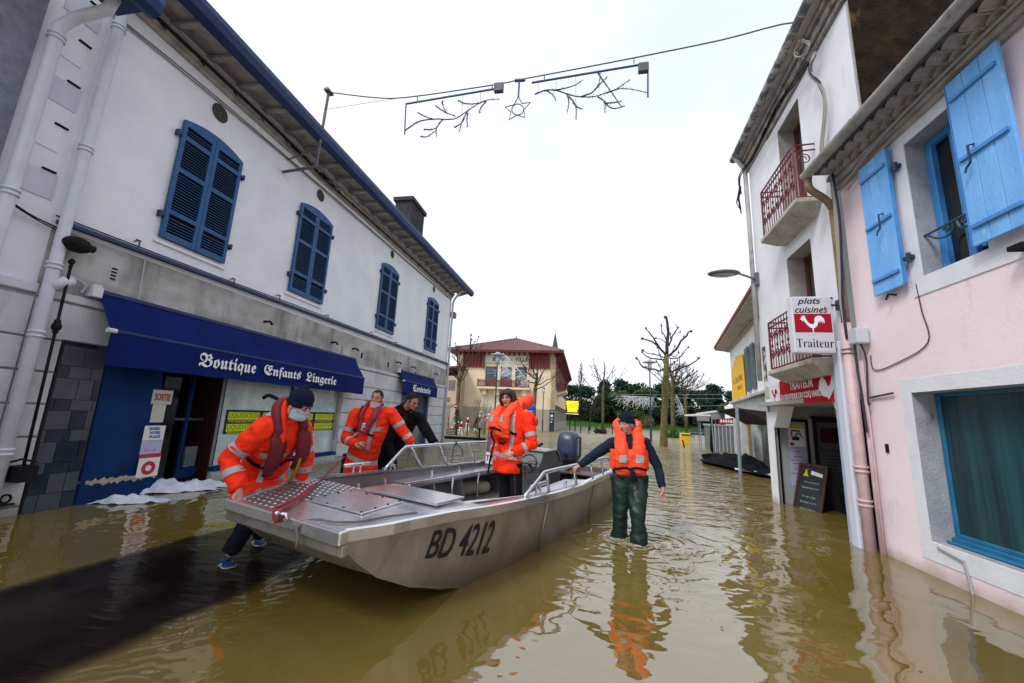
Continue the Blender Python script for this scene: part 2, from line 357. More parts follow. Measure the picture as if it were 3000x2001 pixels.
# ================================================================ water, ground, pavement
def water_material():
    m = bpy.data.materials.new('muddy_flood_water'); m.use_nodes = True; nt = m.node_tree; N = nt.nodes; L = nt.links
    b = N['Principled BSDF']; b.inputs['Roughness'].default_value = .03; b.inputs['IOR'].default_value = 2.6
    tc = N.new('ShaderNodeTexCoord')
    n0 = N.new('ShaderNodeTexNoise'); n0.inputs['Scale'].default_value = .35; n0.inputs['Detail'].default_value = 4; L.new(tc.outputs['Object'], n0.inputs[0])
    r0 = N.new('ShaderNodeValToRGB'); r0.color_ramp.elements[0].position = .35; r0.color_ramp.elements[1].position = .7
    r0.color_ramp.elements[0].color = (.145, .100, .018, 1); r0.color_ramp.elements[1].color = (.190, .142, .036, 1)
    L.new(n0.outputs[0], r0.inputs[0]); L.new(r0.outputs[0], b.inputs['Base Color'])
    sep = N.new('ShaderNodeSeparateXYZ'); L.new(tc.outputs['Object'], sep.inputs[0])
    def math_(op, a, bb=None, c=None):
        n = N.new('ShaderNodeMath'); n.operation = op
        for i, x in enumerate((a, bb, c)):
            if x is None: continue
            if isinstance(x, (int, float)): n.inputs[i].default_value = x
            else: L.new(x, n.inputs[i])
        return n.outputs[0]
    def noise_(scale, stretch, detail=3, dist=0):
        mp = N.new('ShaderNodeMapping'); mp.inputs['Scale'].default_value = stretch; mp.inputs['Rotation'].default_value = (0, 0, radians(12)); L.new(tc.outputs['Object'], mp.inputs[0])
        n = N.new('ShaderNodeTexNoise'); n.inputs['Scale'].default_value = scale; n.inputs['Detail'].default_value = detail; n.inputs['Distortion'].default_value = dist; L.new(mp.outputs[0], n.inputs[0]); return n.outputs[0]
    def rng(x, a, bb, c, d):
        n = N.new('ShaderNodeMapRange'); n.interpolation_type = 'SMOOTHSTEP'; L.new(x, n.inputs[0])
        for i, v in enumerate((a, bb, c, d)): n.inputs[i+1].default_value = v
        return n.outputs[0]
    far = rng(sep.outputs[1], 4.6, 9.5, .02, 1.0)          # calm pool near the camera, wind ripples farther off
    far = math_('ADD', far, rng(sep.outputs[1], 10, 30, 0, 1.7))
    rip = math_('MULTIPLY', noise_(3.1, (.6, 1.25, 1), 3, .5), math_('MULTIPLY', far, .085))
    fine = math_('MULTIPLY', noise_(9, (.55, 1.2, 1), 2), math_('MULTIPLY', far, .012))
    lazy = math_('MULTIPLY', noise_(.9, (1, 1, 1), 2), .045)
    lazy2 = math_('MULTIPLY', noise_(3.0, (.9, 1.1, 1), 2), .0042)
    hs = math_('ADD', math_('ADD', rip, fine), math_('ADD', lazy, lazy2))
    def rings(cx, cy, k, amp, fall):
        dx = math_('SUBTRACT', sep.outputs[0], cx); dy = math_('SUBTRACT', sep.outputs[1], cy)
        d = math_('SQRT', math_('ADD', math_('MULTIPLY', dx, dx), math_('MULTIPLY', dy, dy)))
        d2 = math_('ADD', d, math_('MULTIPLY', noise_(1.6, (1, 1, 1), 3), .8))
        return math_('MULTIPLY', math_('SINE', math_('MULTIPLY', d2, k)), math_('MULTIPLY', math_('EXPONENT', math_('MULTIPLY', d, -fall)), amp))
    for a in ((.56, 5.35, 27, .0085, 1.15), (.50, 5.5, 61, .0036, 1.7), (-2.85, 3.25, 55, .0035, 1.8), (-3.1, 3.75, 50, .003, 1.6), (-3.3, 5.6, 30, .006, .9), (-3.1, 6.3, 30, .006, 1.2)):
        hs = math_('ADD', hs, rings(*a))
    L.new(rng(sep.outputs[1], 9, 45, .03, .34), b.inputs['Roughness'])      # ripples too small to see, farther off
    bp = N.new('ShaderNodeBump'); bp.inputs['Strength'].default_value = 1; bp.inputs['Distance'].default_value = 1
    L.new(hs, bp.inputs['Height']); L.new(bp.outputs[0], b.inputs['Normal'])
    return m
water_m = water_material()
w = MB(); w.add([(-160, -30, 0), (160, -30, 0), (160, 98, 0), (-160, 98, 0)], [(0, 1, 2, 3)])
struct(w.build('flood_water', water_m))
# ground below the water; it rises out of it as the grassy far bank and the wooded slope
g = MB(); rows = [(-60, -.55), (84, -.45), (88, -.05), (93, 1.2), (100, 2.0), (120, 4.5), (160, 7), (700, 8)]
cols = [-700, -160, -60, -20, 0, 20, 45, 80, 160, 700]
vs = [(x, y, z+(noise.noise(V((x*.05, y*.05, 0)))*.6 if y > 90 else 0)) for y, z in rows for x in cols]; n = len(cols)
g.add(vs, [(i*n+j, i*n+j+1, (i+1)*n+j+1, (i+1)*n+j) for i in range(len(rows)-1) for j in range(n-1)])
struct(g.build('grass_bank_ground', grass_m))
# dark raised strip just under the surface where the first man stands
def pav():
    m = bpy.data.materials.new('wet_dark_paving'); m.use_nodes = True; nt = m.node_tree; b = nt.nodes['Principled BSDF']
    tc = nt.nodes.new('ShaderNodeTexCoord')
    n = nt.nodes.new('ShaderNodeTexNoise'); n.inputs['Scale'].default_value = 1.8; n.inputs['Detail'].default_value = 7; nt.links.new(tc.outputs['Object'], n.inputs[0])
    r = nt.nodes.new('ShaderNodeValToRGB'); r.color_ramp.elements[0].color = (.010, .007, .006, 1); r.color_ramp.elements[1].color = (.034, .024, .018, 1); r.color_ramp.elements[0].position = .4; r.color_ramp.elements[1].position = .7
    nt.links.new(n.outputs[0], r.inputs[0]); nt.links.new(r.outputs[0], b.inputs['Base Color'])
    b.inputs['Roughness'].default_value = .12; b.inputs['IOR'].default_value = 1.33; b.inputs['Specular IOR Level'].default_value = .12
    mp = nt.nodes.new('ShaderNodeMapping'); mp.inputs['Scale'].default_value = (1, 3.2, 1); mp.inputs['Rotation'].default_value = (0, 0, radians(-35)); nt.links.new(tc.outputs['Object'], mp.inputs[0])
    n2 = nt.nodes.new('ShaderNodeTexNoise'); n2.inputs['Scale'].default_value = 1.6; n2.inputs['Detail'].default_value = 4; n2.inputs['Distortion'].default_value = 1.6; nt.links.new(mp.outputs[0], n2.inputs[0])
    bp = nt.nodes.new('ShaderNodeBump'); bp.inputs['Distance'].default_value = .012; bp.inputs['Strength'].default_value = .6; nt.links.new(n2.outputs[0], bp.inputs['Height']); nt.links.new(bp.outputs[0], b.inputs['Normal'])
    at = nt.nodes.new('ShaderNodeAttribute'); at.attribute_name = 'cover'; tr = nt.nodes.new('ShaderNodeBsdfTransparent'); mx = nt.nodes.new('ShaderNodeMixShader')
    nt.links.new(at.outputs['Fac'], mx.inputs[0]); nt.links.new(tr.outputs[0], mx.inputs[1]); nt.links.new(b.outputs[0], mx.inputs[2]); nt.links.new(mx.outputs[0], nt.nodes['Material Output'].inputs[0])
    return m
pp = [PZ((0, 1732)), PZ((561, 1573)), PZ((700, 1545)), PZ((860, 1575)), PZ((905, 1625)), PZ((740, 1722)), PZ((117, 2001))]
e1 = (pp[0]-pp[1]).normalized(); e2 = (pp[6]-pp[5]).normalized()
pp = [pp[0]+e1*2.2]+pp+[pp[6]+e2*1.6]
ring = []
for i in range(len(pp)):
    a, b = pp[i], pp[(i+1) % len(pp)]; k = max(2, int((b-a).length/.06))
    for j in range(k):
        p = a.lerp(b, j/k); q = V((noise.noise(p*2.5), noise.noise(p*2.5+V((5, 0, 0))), 0))*.05+V((noise.noise(p*9), noise.noise(p*9+V((3, 0, 0))), 0))*.018
        ring.append(V((p.x+q.x, p.y+q.y, .0045)))
n_ = len(ring); cen = sum(ring, V((0, 0, 0)))/n_; outer = []; inner = []
for i in range(n_):                                # the silt water thins out over the edge of the paving
    t = (ring[(i+3) % n_]-ring[i-3]).normalized(); o_ = V((t.y, -t.x, 0)); o_ = o_ if o_.dot(ring[i]-cen) > 0 else -o_
    outer.append(ring[i]+o_*(.07+.05*noise.noise(ring[i]*3))); inner.append(ring[i]-o_*.10)
s = MB(); s.add(outer+inner, [(i, (i+1) % n_, n_+(i+1) % n_, n_+i) for i in range(n_)]+[tuple(range(n_, 2*n_))])
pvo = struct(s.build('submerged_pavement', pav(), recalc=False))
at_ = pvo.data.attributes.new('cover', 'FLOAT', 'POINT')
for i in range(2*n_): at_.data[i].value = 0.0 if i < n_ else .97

# ================================================================ left town house with the boutique
LF = Frame((-6.6, 0, 0), (0, 1, 0), (1, 0, 0))
ya, yb = 3.575, 18.5
fl = lambda y: 3.58+.0135*(y-3.64)           # height of the blue flashing
ev = lambda y: 7.10+.006*(y-4)               # top of the wall
rf = lambda y: 7.34+.0195*(y-4)              # blue gutter line
house = thing('town_house', 'long white two storey house with dark blue louvred shutters and shop below', 'house', (-6.6, 11, 0))
w = MB(); LF.wall(w, ya, yb, 3.5, 7.6, [], mi=0); w.add([(-6.6, yb, -.4), (-14.5, yb, -.4), (-14.5, yb, 7.6), (-6.6, yb, 7.6)], [(0, 1, 2, 3)]); w.add([(-14.5, yb, -.4), (-14.5, ya, -.4), (-14.5, ya, 7.6), (-14.5, yb, 7.6)], [(0, 1, 2, 3)])
w.build('upper_wall', white_wall, house, recalc=False)
w = MB(); LF.wall(w, ya, yb, -.4, 3.5, [(5.18, 6.45, -.4, 2.15, 1.2), (6.4501, 10.1, .24, 2.1, .12), (13.86, 16.4, .1, 2.25, .12)])
w.build('lower_wall', band_stain, house, recalc=False)
# dressed courses of the ground floor
w = MB(); zs = [-.4, .10, .50, .90, 1.295, 1.69, 2.09, 2.58]
for u0, u1 in ((ya+.02, 3.93), (10.16, 13.80), (16.5, yb-.02)):
    for a, b in zip(zs, zs[1:]): LF.box(w, u0, u1, a+.012, b-.012, -.01, .035)
for u0, u1 in ((3.93, 4.46), (4.46, 10.16), (13.8, 16.5)):
    LF.box(w, u0, u1, 2.10+.012, 2.58-.012, -.01, .035 if u0 > 4.4 else .03)
w.build('dressed_stone_courses', stone_base, house, bevel=.008)
w = MB(); LF.box(w, ya+.01, yb-.01, 2.60, 2.70, -.01, .05); w.build('string_moulding', stone_base, house, bevel=.015)
# blue flashing
w = MB(); w.prism([LF.P(ya+.02, fl(ya)-.035, 0), LF.P(yb+.25, fl(yb)-.035, 0), LF.P(yb+.25, fl(yb)+.012, 0), LF.P(ya+.02, fl(ya)+.012, 0)], (.095, 0, 0)); w.build('blue_flashing', blue_metal, house)
w = MB(); LF.tube(w, [(ya, fl(ya)+.06, .02), (6, fl(6)+.05, .02), (8, fl(8)+.07, .02), (11, fl(11)+.05, .02), (14, fl(14)+.06, .02), (yb, fl(yb)+.06, .02)], .009, n=5); w.build('wall_cable', iron_black, house)
# cornice and eaves
w = MB()
for k, (h0, h1, d) in enumerate(((-.10, -.02, .05), (-.02, .07, .10), (.07, .13, .16))):
    w.prism([LF.P(ya, ev(ya)+h0, 0), LF.P(yb, ev(yb)+h0, 0), LF.P(yb, ev(yb)+h1, 0), LF.P(ya, ev(ya)+h1, 0)], (d, 0, 0))
w.build('cornice', soffit_wood, house)
w = MB(); y0, y1 = 3.45, 19.45
w.add([(-6.62, y0, ev(y0)+.30), (-6.62, y1, ev(y1)+.40), (-5.93, y1, rf(y1)-.02), (-5.93, y0, rf(y0)-.02)], [(0, 1, 2, 3)])
w.build('soffit', soffit_wood, house, recalc=False)
w = MB(); y = y0+.2
while y < y1:
    w.prism([(-6.60, y, ev(y)+.20), (-6.60, y, ev(y)+.28), (-5.97, y, rf(y)-.03), (-5.97, y, rf(y)-.07)], (0, .09, 0)); y += .62
w.split('rafter_end', soffit_wood, house)
w = MB()
prof = [(-.03, .13), (-.05, -.03), (.01, -.12), (.10, -.15), (.19, -.10), (.23, .02), (.21, .13), (.18, .04), (.10, -.05), (.03, -.02)]
w.loft([[(-5.98+a, yy, rf(yy)+b) for a, b in prof] for yy in (y0-.05, 8, 13, y1+.05)]); w.build('gutter', blue_metal, house, smooth=False)
w = MB(); w.add([(-5.95, y0, rf(y0)+.06), (-5.95, y1, rf(y1)+.06), (-10.4, y1-3, rf(y1)+1.75), (-10.4, y0, rf(y0)+1.75), (-14.9, y1, rf(y1)), (-14.9, y0, rf(y0))], [(0, 1, 2, 3), (3, 2, 4, 5), (1, 4, 2)])
w.build('roof', roof_tile, house, recalc=False)
ch = MB(); ch.box((-8.5, 15.4, 8.3), (-7.7, 16.8, 10.75)); ch.box((-8.58, 15.3, 10.75), (-7.62, 16.9, 10.93)); cho = ch.build('chimney', mat('dark_chimney_render', (.035, .035, .04), .9, col2=(.06, .06, .065), nscale=5), house)
# louvred shutters with arched heads
def shutter_window(u0, u1, v0, v1, idx):
    um = (u0+u1)/2
    back = MB(); arch = lambda u: v1+.12*(1-((u-um)/((u1-u0)/2))**2)
    n = 14
    pts = [(u0+.02, v0)]+[(u1-.02, v0)]+[(u1-.02-(u1-u0-.04)*i/n, arch(u1-.02-(u1-u0-.04)*i/n)-.01) for i in range(n+1)]
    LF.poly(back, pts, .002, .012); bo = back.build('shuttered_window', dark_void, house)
    sur = MB(); top = [(u0-.03+(u1-u0+.06)*i/n, arch(min(max(u0-.03+(u1-u0+.06)*i/n, u0), u1))+.012) for i in range(n+1)]
    LF.poly(sur, [(u0-.05, v0-.10), (u1+.05, v0-.10), (u1+.05, v0-.05), (u0-.05, v0-.05)], 0, .03); sur.build('sill', white_wall, bo)
    for a, b in ((u0, um-.004), (um+.004, u1)):
        m = MB(); st = .065
        # stiles and rails
        for c, d in ((a, a+st), (b-st, b)):
            LF.poly(m, [(c, v0), (d, v0), (d, arch(d)-.01), (c, arch(c)-.01)], .02, .062)
        H = v1-v0; rails = [0, .20, .56, .84]
        for i, r in enumerate(rails): LF.box(m, a+st, b-st, v0+H*r, v0+H*r+(.10 if i == 0 else .075), .022, .060)
        k = 6; LF.poly(m, [(a+st+(b-a-2*st)*i/k, arch(a+st+(b-a-2*st)*i/k)-.01) for i in range(k+1)]+[(b-st, min(arch(a), arch(b))-.085), (a+st, min(arch(a), arch(b))-.085)], .022, .060)
        z = v0+.11
        while z < min(arch(a), arch(b))-.11:
            if not any(v0+H*r-.035 < z < v0+H*r+(.10 if r == 0 else .075) for r in rails):
                m.prism([LF.P(a+st, z, .026), LF.P(a+st, z+.006, .026), LF.P(a+st, z-.012, .056), LF.P(a+st, z-.020, .056)][::1], LF.u*(b-a-2*st))
            z += .048
        lf = m.build('shutter_leaf', blue_paint, bo)
    hg = MB()
    for hv in (.17, .86):
        for uu, sg in ((u0, -1), (u1, 1)):
            c = v0+(v1-v0)*hv; LF.box(hg, min(uu, uu+sg*.06), max(uu, uu+sg*.06), c-.02, c+.02, .02, .075); LF.box(hg, min(uu+sg*.05, uu+sg*.075), max(uu+sg*.05, uu+sg*.075), c-.05, c+.05, .0, .08)
    hg.split('hinge', blue_metal, bo)
    for uu in (u0-.28, u1+.22):
        k = MB(); LF.tube(k, [(uu, v0-.22, 0), (uu, v0-.22, .10), (uu+.005, v0-.32, .10)], .011, n=6); LF.box(k, uu-.05, uu+.02, v0-.232, v0-.21, .09, .105); k.build('shutter_catch', iron_navy, house)
for i, a in enumerate(((4.76, 5.92, 3.93, 6.0), (7.58, 8.77, 3.97, 6.12), (11.48, 12.67, 4.0, 6.19), (15.50, 16.73, 4.01, 6.25))): shutter_window(*a, i)
# round vents
for y, z, r in ((5.33, 6.60, .165), (8.2, 6.66, .15), (12.1, 6.74, .14), (16.07, 6.78, .14)):
    m = MB(); rg = []
    for rr, d in ((r+.02, .003), (r+.02, .012), (r, .012), (r, .003)): rg.append([LF.P(y+rr*cos(a*pi/12), z+rr*sin(a*pi/12), d) for a in range(24)])
    m.loft(rg, 0, False, True); m.add([LF.P(y+r*cos(a*pi/12), z+r*sin(a*pi/12), .004) for a in range(24)], [tuple(range(24))], 1)
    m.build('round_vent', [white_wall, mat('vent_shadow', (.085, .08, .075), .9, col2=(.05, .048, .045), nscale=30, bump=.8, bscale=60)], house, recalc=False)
# cables under the eaves
cb = MB()
LF.tube(cb, crv([(ya, 6.72, .03), (5.2, 6.80, .05), (7.5, 6.86, .04), (9, 6.88, .05), (12.5, 6.93, .04), (18.4, 7.0, .04)], 5), .012, n=5)
LF.tube(cb, crv([(ya, 6.69, .03), (6.1, 6.80, .04), (8.4, 6.84, .05), (12.5, 6.90, .04), (18.4, 6.98, .04)], 5), .009, n=5)
cb.build('eaves_cable', mat('grey_cable', (.13, .12, .12), .7), house)
cb = MB(); LF.tube(cb, crv([(3.7, 7.13, .13), (5.2, 7.13, .15), (7.0, 7.14, .13), (8.0, 7.04, .14), (9.4, 7.06, .13), (11, 7.12, .12), (18.3, 7.2, .12)], 5), .022, n=6)
for i in range(22): y = 4.1+i*.66; LF.tube(cb, [(y, 7.13, .10), (y+.03, 7.05, .16)], .012, n=5)
for i in range(26):
    y = 6.8+random.random()*1.9; LF.tube(cb, [(y, 7.16-.1*random.random(), .12), (y+.12, 7.02+random.random()*.1, .19), (y+.2, 7.12, .14)], .010, n=4)
cb.build('eaves_cable', iron_black, house)
# downpipes
def pipe(parent, pts, r, m, name='downpipe', rings=()):
    q = MB(); q.tube(pts, r, n=14)
    for p in rings: q.tube([p-V((0, 0, .04)), p-V((0, 0, .015))], r*1.28, n=14); q.tube([p+V((0, 0, .015)), p+V((0, 0, .04))], r*1.28, n=14)
    return q.build(name, m, parent, smooth=True)
x = -6.47
pipe(house, [V((-5.99, 3.62, 7.30)), V((-6.05, 3.62, 7.18)), V((-6.38, 3.62, 7.02)), V((x, 3.62, 6.85)), V((x, 3.62, 3.4)), V((x, 3.62, -.2))], .062, plastic_white, rings=[V((x, 3.62, z)) for z in (6.5, 4.6, 2.98, 2.12, .75)])
pipe(house, [V((-5.99, yb+.2, rf(yb)-.02)), V((-6.2, yb+.1, rf(yb)-.12)), V((-6.45, yb-.06, 7.0)), V((-6.5, yb-.06, 6.8)), V((-6.5, yb-.06, -.2))], .055, plastic_white, rings=[V((-6.5, yb-.06, z)) for z in (4.7, 2.9, 1.3)])
m = MB(); m.tube([(x, 3.62, 2.72), (x, 3.74, 2.82), (x-.02, 3.82, 2.86)], [.075, .07, .07], n=12); m.build('pipe_branch', plastic_white, house, smooth=True)
# street lamp bracket stub on the far corner
m = MB(); m.box((-6.62, yb+.02, 6.15), (-6.42, yb+.38, 6.42)); m.build('camera_box', mat('rust_brown_box', (.16, .10, .09), .7), house)
# shop front
m = MB(); LF.box(m, 3.95, 4.45, -.2, 2.10, 0, .03)
m.build('tile_backing', black_matt, house)
m = MB(); rnd = random.Random(4); z = .0; row = 0; hs = [.20, .24, .13, .26, .15, .24, .14, .27, .16, .26, .14]
for h in hs:
    u = 3.965-(.0 if row % 2 else .13)
    while u < 4.44:
        L = .24 if rnd.random() < .7 else .17; a, b = max(u, 3.96), min(u+L, 4.445)
        if b-a > .03: LF.box(m, a+.004, b-.004, z+.004, min(z+h, 2.10)-.004, .03, .040, 1 if rnd.random() < .28+.25*(z > .9) else 0)
        u += L
    z += h; row += 1
    if z > 2.08: break
m.build('marble_tiles', [tile_navy, tile_pale], house)
m = MB(); LF.poly(m, [(4.47, .30), (5.46, .30), (5.20, 2.12), (4.47, 2.12)], .004, .055); LF.box(m, 4.47, 5.46, -.15, .27, .004, .07); m.build('blue_side_panel', door_blue, house, bevel=.01)
m = MB(); rnd = random.Random(9)
pts = [(4.52+.9*i/26, .285+rnd.random()*.045) for i in range(27)]+[(5.42-.9*i/26, .255-rnd.random()*.05) for i in range(27)]
LF.poly(m, pts, .066, .073); m.build('peeled_edge', peeled, house)
# dark shop entrance recess
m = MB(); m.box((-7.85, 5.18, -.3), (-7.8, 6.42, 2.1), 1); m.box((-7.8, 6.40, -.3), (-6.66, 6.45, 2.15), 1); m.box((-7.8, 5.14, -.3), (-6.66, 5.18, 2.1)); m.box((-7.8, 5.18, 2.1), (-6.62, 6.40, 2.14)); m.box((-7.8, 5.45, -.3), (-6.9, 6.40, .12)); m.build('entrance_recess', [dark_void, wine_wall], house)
m = MB(); LF.box(m, 6.03, 6.09, .1, 2.08, -.32, -.26); LF.box(m, 6.09, 6.41, .1, .26, -.32, -.26); LF.box(m, 5.2, 6.38, 1.08, 1.12, -.30, -.27, 1); m.build('door_frame', [door_blue, mat('olive_bar', (.05, .055, .03), .5)], house)
m = MB(); LF.box(m, 5.50, 5.78, .12, 2.08, -.235, -.20); m.build('glazed_side_light', glass_dark, house)
def card(name, F, u0, u1, v0, v1, w, m_, parent, t=.004, label=None):
    q = MB(); F.box(q, u0, u1, v0, v1, w, w+t); o = q.build(name, m_, parent); 
    if label: o['label'] = label
    return o
so = card('exit_notice', LF, 5.14, 5.45, 1.345, 1.565, .06, cream_board, None); tag(so, 'small cream notice reading SORTIE in red in the dark shop doorway', 'notice')
lettering('red_words', 'SORTIE', LF.P(5.18, 1.40, .065), LF.u, LF.z, LF.w, .24, .11, mat('faded_red', (.40, .06, .02), .7), so, bold=.02)
so = card('blank_notice', LF, 5.18, 5.38, 1.065, 1.342, .058, cream_board, None); tag(so, 'plain grey paper hanging under the SORTIE notice in the doorway', 'notice')
so = card('entry_notice', LF, 5.13, 5.44, .795, 1.015, .058, white_card, None); tag(so, 'white notice with blue ENTREZ VOTRE PLACE wording at the shop door', 'notice')
for i, t in enumerate(('ENTREZ', 'VOTRE', 'PLACE')): lettering('blue_words', t, LF.P(5.20+.01*i, .950-.060*i, .063), LF.u, LF.z, LF.w, .16, .040, blue_ink, so, bold=.03)
so = card('pink_print_notice', LF, 5.13, 5.44, .59, .79, .058, lilac_card, None); tag(so, 'lilac notice with faded pink print between blue lettering and red round label', 'notice')
m = MB(); rnd = random.Random(2)
for i in range(5): LF.box(m, 5.19+.035*i, 5.21+.035*i, .63, .65+.03*rnd.random(), .0625, .0635)
m.build('print', mat('faded_pink', (.45, .18, .36), .7), so)
so = card('round_label_notice', LF, 5.13, 5.44, .255, .535, .076, white_card, None); tag(so, 'white notice with big red ring and red bar low beside the shop door', 'notice')
m = MB(); LF.box(m, 5.13, 5.45, .537, .585, .058, .075); 
rg = []
for rr, d in ((.10, .0805), (.10, .084), (.045, .084), (.045, .0805)): rg.append([LF.P(5.285+rr*cos(a*pi/12), .385+rr*sin(a*pi/12), d) for a in range(24)])
m.loft(rg, 0, False, True); m.build('red_ring', mat('ring_red', (.45, .015, .03), .6), so)
m = MB(); LF.box(m, 6.14, 6.36, .28, .62, -.30, -.26); LF.box(m, 6.11, 6.20, .28, .50, -.24, -.22, 1); tag(m.build('display_cards', [mat('pale_grey_card', (.13, .15, .16), .6), mat('teal_card', (.04, .12, .13), .6)], None), 'pale display cards standing low inside the dark shop doorway', 'cards')
# display window
m = MB(); LF.box(m, 6.45, 10.1, .24, 2.1, -.115, -.10); o = m.build('shop_window', paper_window, house)
m = MB(); LF.box(m, 6.46, 6.485, .24, 2.1, -.10, -.01);  LF.box(m, 6.44, 10.12, .19, .27, -.10, .06); LF.box(m, 8.3, 8.33, .27, 2.1, -.10, -.07); LF.box(m, 6.44, 10.12, 2.05, 2.12, -.10, .03); m.build('frame', door_blue, o)
m = MB(); LF.box(m, 6.7, 7.7, 1.74, 1.752, -.099, -.095); LF.box(m, 8.4, 9.7, 1.70, 1.712, -.099, -.095); LF.box(m, 6.5, 6.75, 1.12, 1.128, -.099, -.095); LF.box(m, 8.9, 9.2, 1.58, 1.60, -.099, -.095); m.build('light_tube', mat('pale_tube', (.6, .66, .62), .4), o)
m = MB(); LF.box(m, 6.44, 10.12, -.15, .19, .0, .045); m.build('window_plinth', stone_base, house)
post = []
for c in range(4):
    u0 = 6.66+c*.853
    po = card('sale_poster', LF, u0, u0+.853-.003, .83, 1.29, -.094, black_matt, None)
    tag(po, ('black poster with yellow LIQUIDATION blocks at the left end of the shop window', 'black and yellow liquidation poster second from the left in the shop window', 'black and yellow liquidation poster third from the left in the shop window', 'black and yellow liquidation poster at the right end of the shop window')[c], 'poster', 'sale posters in the shop window')
    for r in range(2):
        v = 1.10-.225*r
        ye = MB(); LF.box(ye, u0+.05, u0+.81, v, v+.145, -.0895, -.0885); ye.build('yellow_block', yellow_paper, po)
        lettering('black_words', 'LIQUIDATION', LF.P(u0+.07, v+.015, -.0885), LF.u, LF.z, LF.w, .72, .115, black_matt, po, bold=-.012, ext=.001)
        lettering('yellow_words', 'TOTALE DU STOCK', LF.P(u0+.07, v-.05, -.0895), LF.u, LF.z, LF.w, .70, .036, yellow_paper, po, bold=.03, ext=.001)
# corset shop window on the right
m = MB(); LF.box(m, 13.86, 16.4, .1, 2.25, -.115, -.10); o = m.build('shop_window', mat('greenish_shop_glass', (.10, .14, .15), .08, col2=(.06, .085, .095), nscale=1.2, spec=.8), house)
m = MB(); LF.box(m, 13.82, 13.9, .1, 2.25, -.10, .04); LF.box(m, 16.32, 16.42, .1, 2.25, -.10, .05); LF.box(m, 13.82, 16.42, .06, .14, -.10, .06); LF.box(m, 15.1, 15.16, .14, 2.25, -.10, -.05); m.build('frame', mat('slate_blue_frame', (.03, .08, .14), .5), o)
# small wall fittings under the flashing
for (u, v) in ((4.32, 3.14), (9.9, 3.0)):
    m = MB(); LF.box(m, u-.055, u+.055, v-.11, v+.11, 0, .006); 
    for k in range(4): LF.box(m, u-.035, u+.035, v-.09+.05*k, v-.065+.05*k, .006, .012, 1)
    m.build('wall_vent', [stone_base, mat('rusty_vent', (.035, .02, .016), .9)], house)
for u in (7.1, 9.4, 10.4, 13.2, 14.5, 16.9):
    m = MB(); LF.tube(m, [(u, 3.12, 0), (u, 3.12, .14), (u+.03, 3.06, .18)], [.03, .022, .03], n=8); m.build('old_bracket', iron_black, house)
for u, v in ((10.9, 3.0), (13.4, 2.72), (14.9, 2.9), (12.6, 2.95)):
    m = MB(); LF.box(m, u-.02, u+.02, v-.08, v+.08, 0, .03); m.build('old_bracket', iron_black, house)
m = MB(); LF.tube(m, crv([(3.98, 2.75, .06), (4.0, 2.86, .07), (3.85, 2.90, .05), (3.7, 2.74, .04)], 5), .018, n=7); LF.tube(m, [(4.28, 2.82, .06), (4.6, 2.80, .06), (4.66, 2.86, .06), (4.66, 3.5, .02)], .010, n=6)
m.build('conduit', mat('pale_conduit', (.40, .41, .43), .6), house)

# iron rod with lantern bracket beside the downpipe
rod = thing('iron_wall_rod', 'tall thin black iron rod with ornate lantern bracket beside the white downpipe', 'iron rod', (-6.4, 3.78, .5))
m = MB(); m.tube([(-6.42, 3.74, 3.12), (-6.44, 3.80, .58)], .016, n=8); 
for z, r in ((3.08, .035), (3.02, .022), (2.3, .035), (2.24, .05), (2.18, .03)): m.ball((-6.42-.02*(3.1-z)/2.5, 3.74+.06*(3.1-z)/2.5, z), (r, r, r*1.2), 8, 6)
m.build('rod', iron_black, rod, smooth=True)
m = MB(); m.ball((-6.40, 3.74, 3.31), (.12, .16, .10), 10, 8); m.tube([(-6.40, 3.74, 3.3), (-6.42, 3.86, 3.31), (-6.44, 3.93, 3.35)], [.05, .04, .03], n=8); m.ball((-6.44, 3.93, 3.33), (.04, .035, .05), 8, 6); m.tube([(-6.60, 3.8, 3.28), (-6.4, 3.76, 3.28)], .02, n=6); m.build('lantern_head', iron_black, rod, smooth=True)
m = MB(); m.box((-6.57, 3.72, .40), (-6.36, 3.90, .58)); m.tube([(-6.55, 3.66, .60), (-6.42, 3.76, .66), (-6.35, 3.86, .62)], .014, n=6); m.build('gear_box', iron_black, rod, bevel=.02)
rg = thing('wall_ring', 'rusty iron mooring ring low on the stone pier by the downpipe', 'iron ring', (-6.55, 3.76, .2))
m = MB(); m.tube([V((-6.53, 3.77+.045*cos(a*pi/8), .21+.045*sin(a*pi/8))) for a in range(17)], .012, n=6); m.box((-6.57, 3.70, .13), (-6.52, 3.86, .15)); m.build('ring', iron_black, rg, smooth=True)

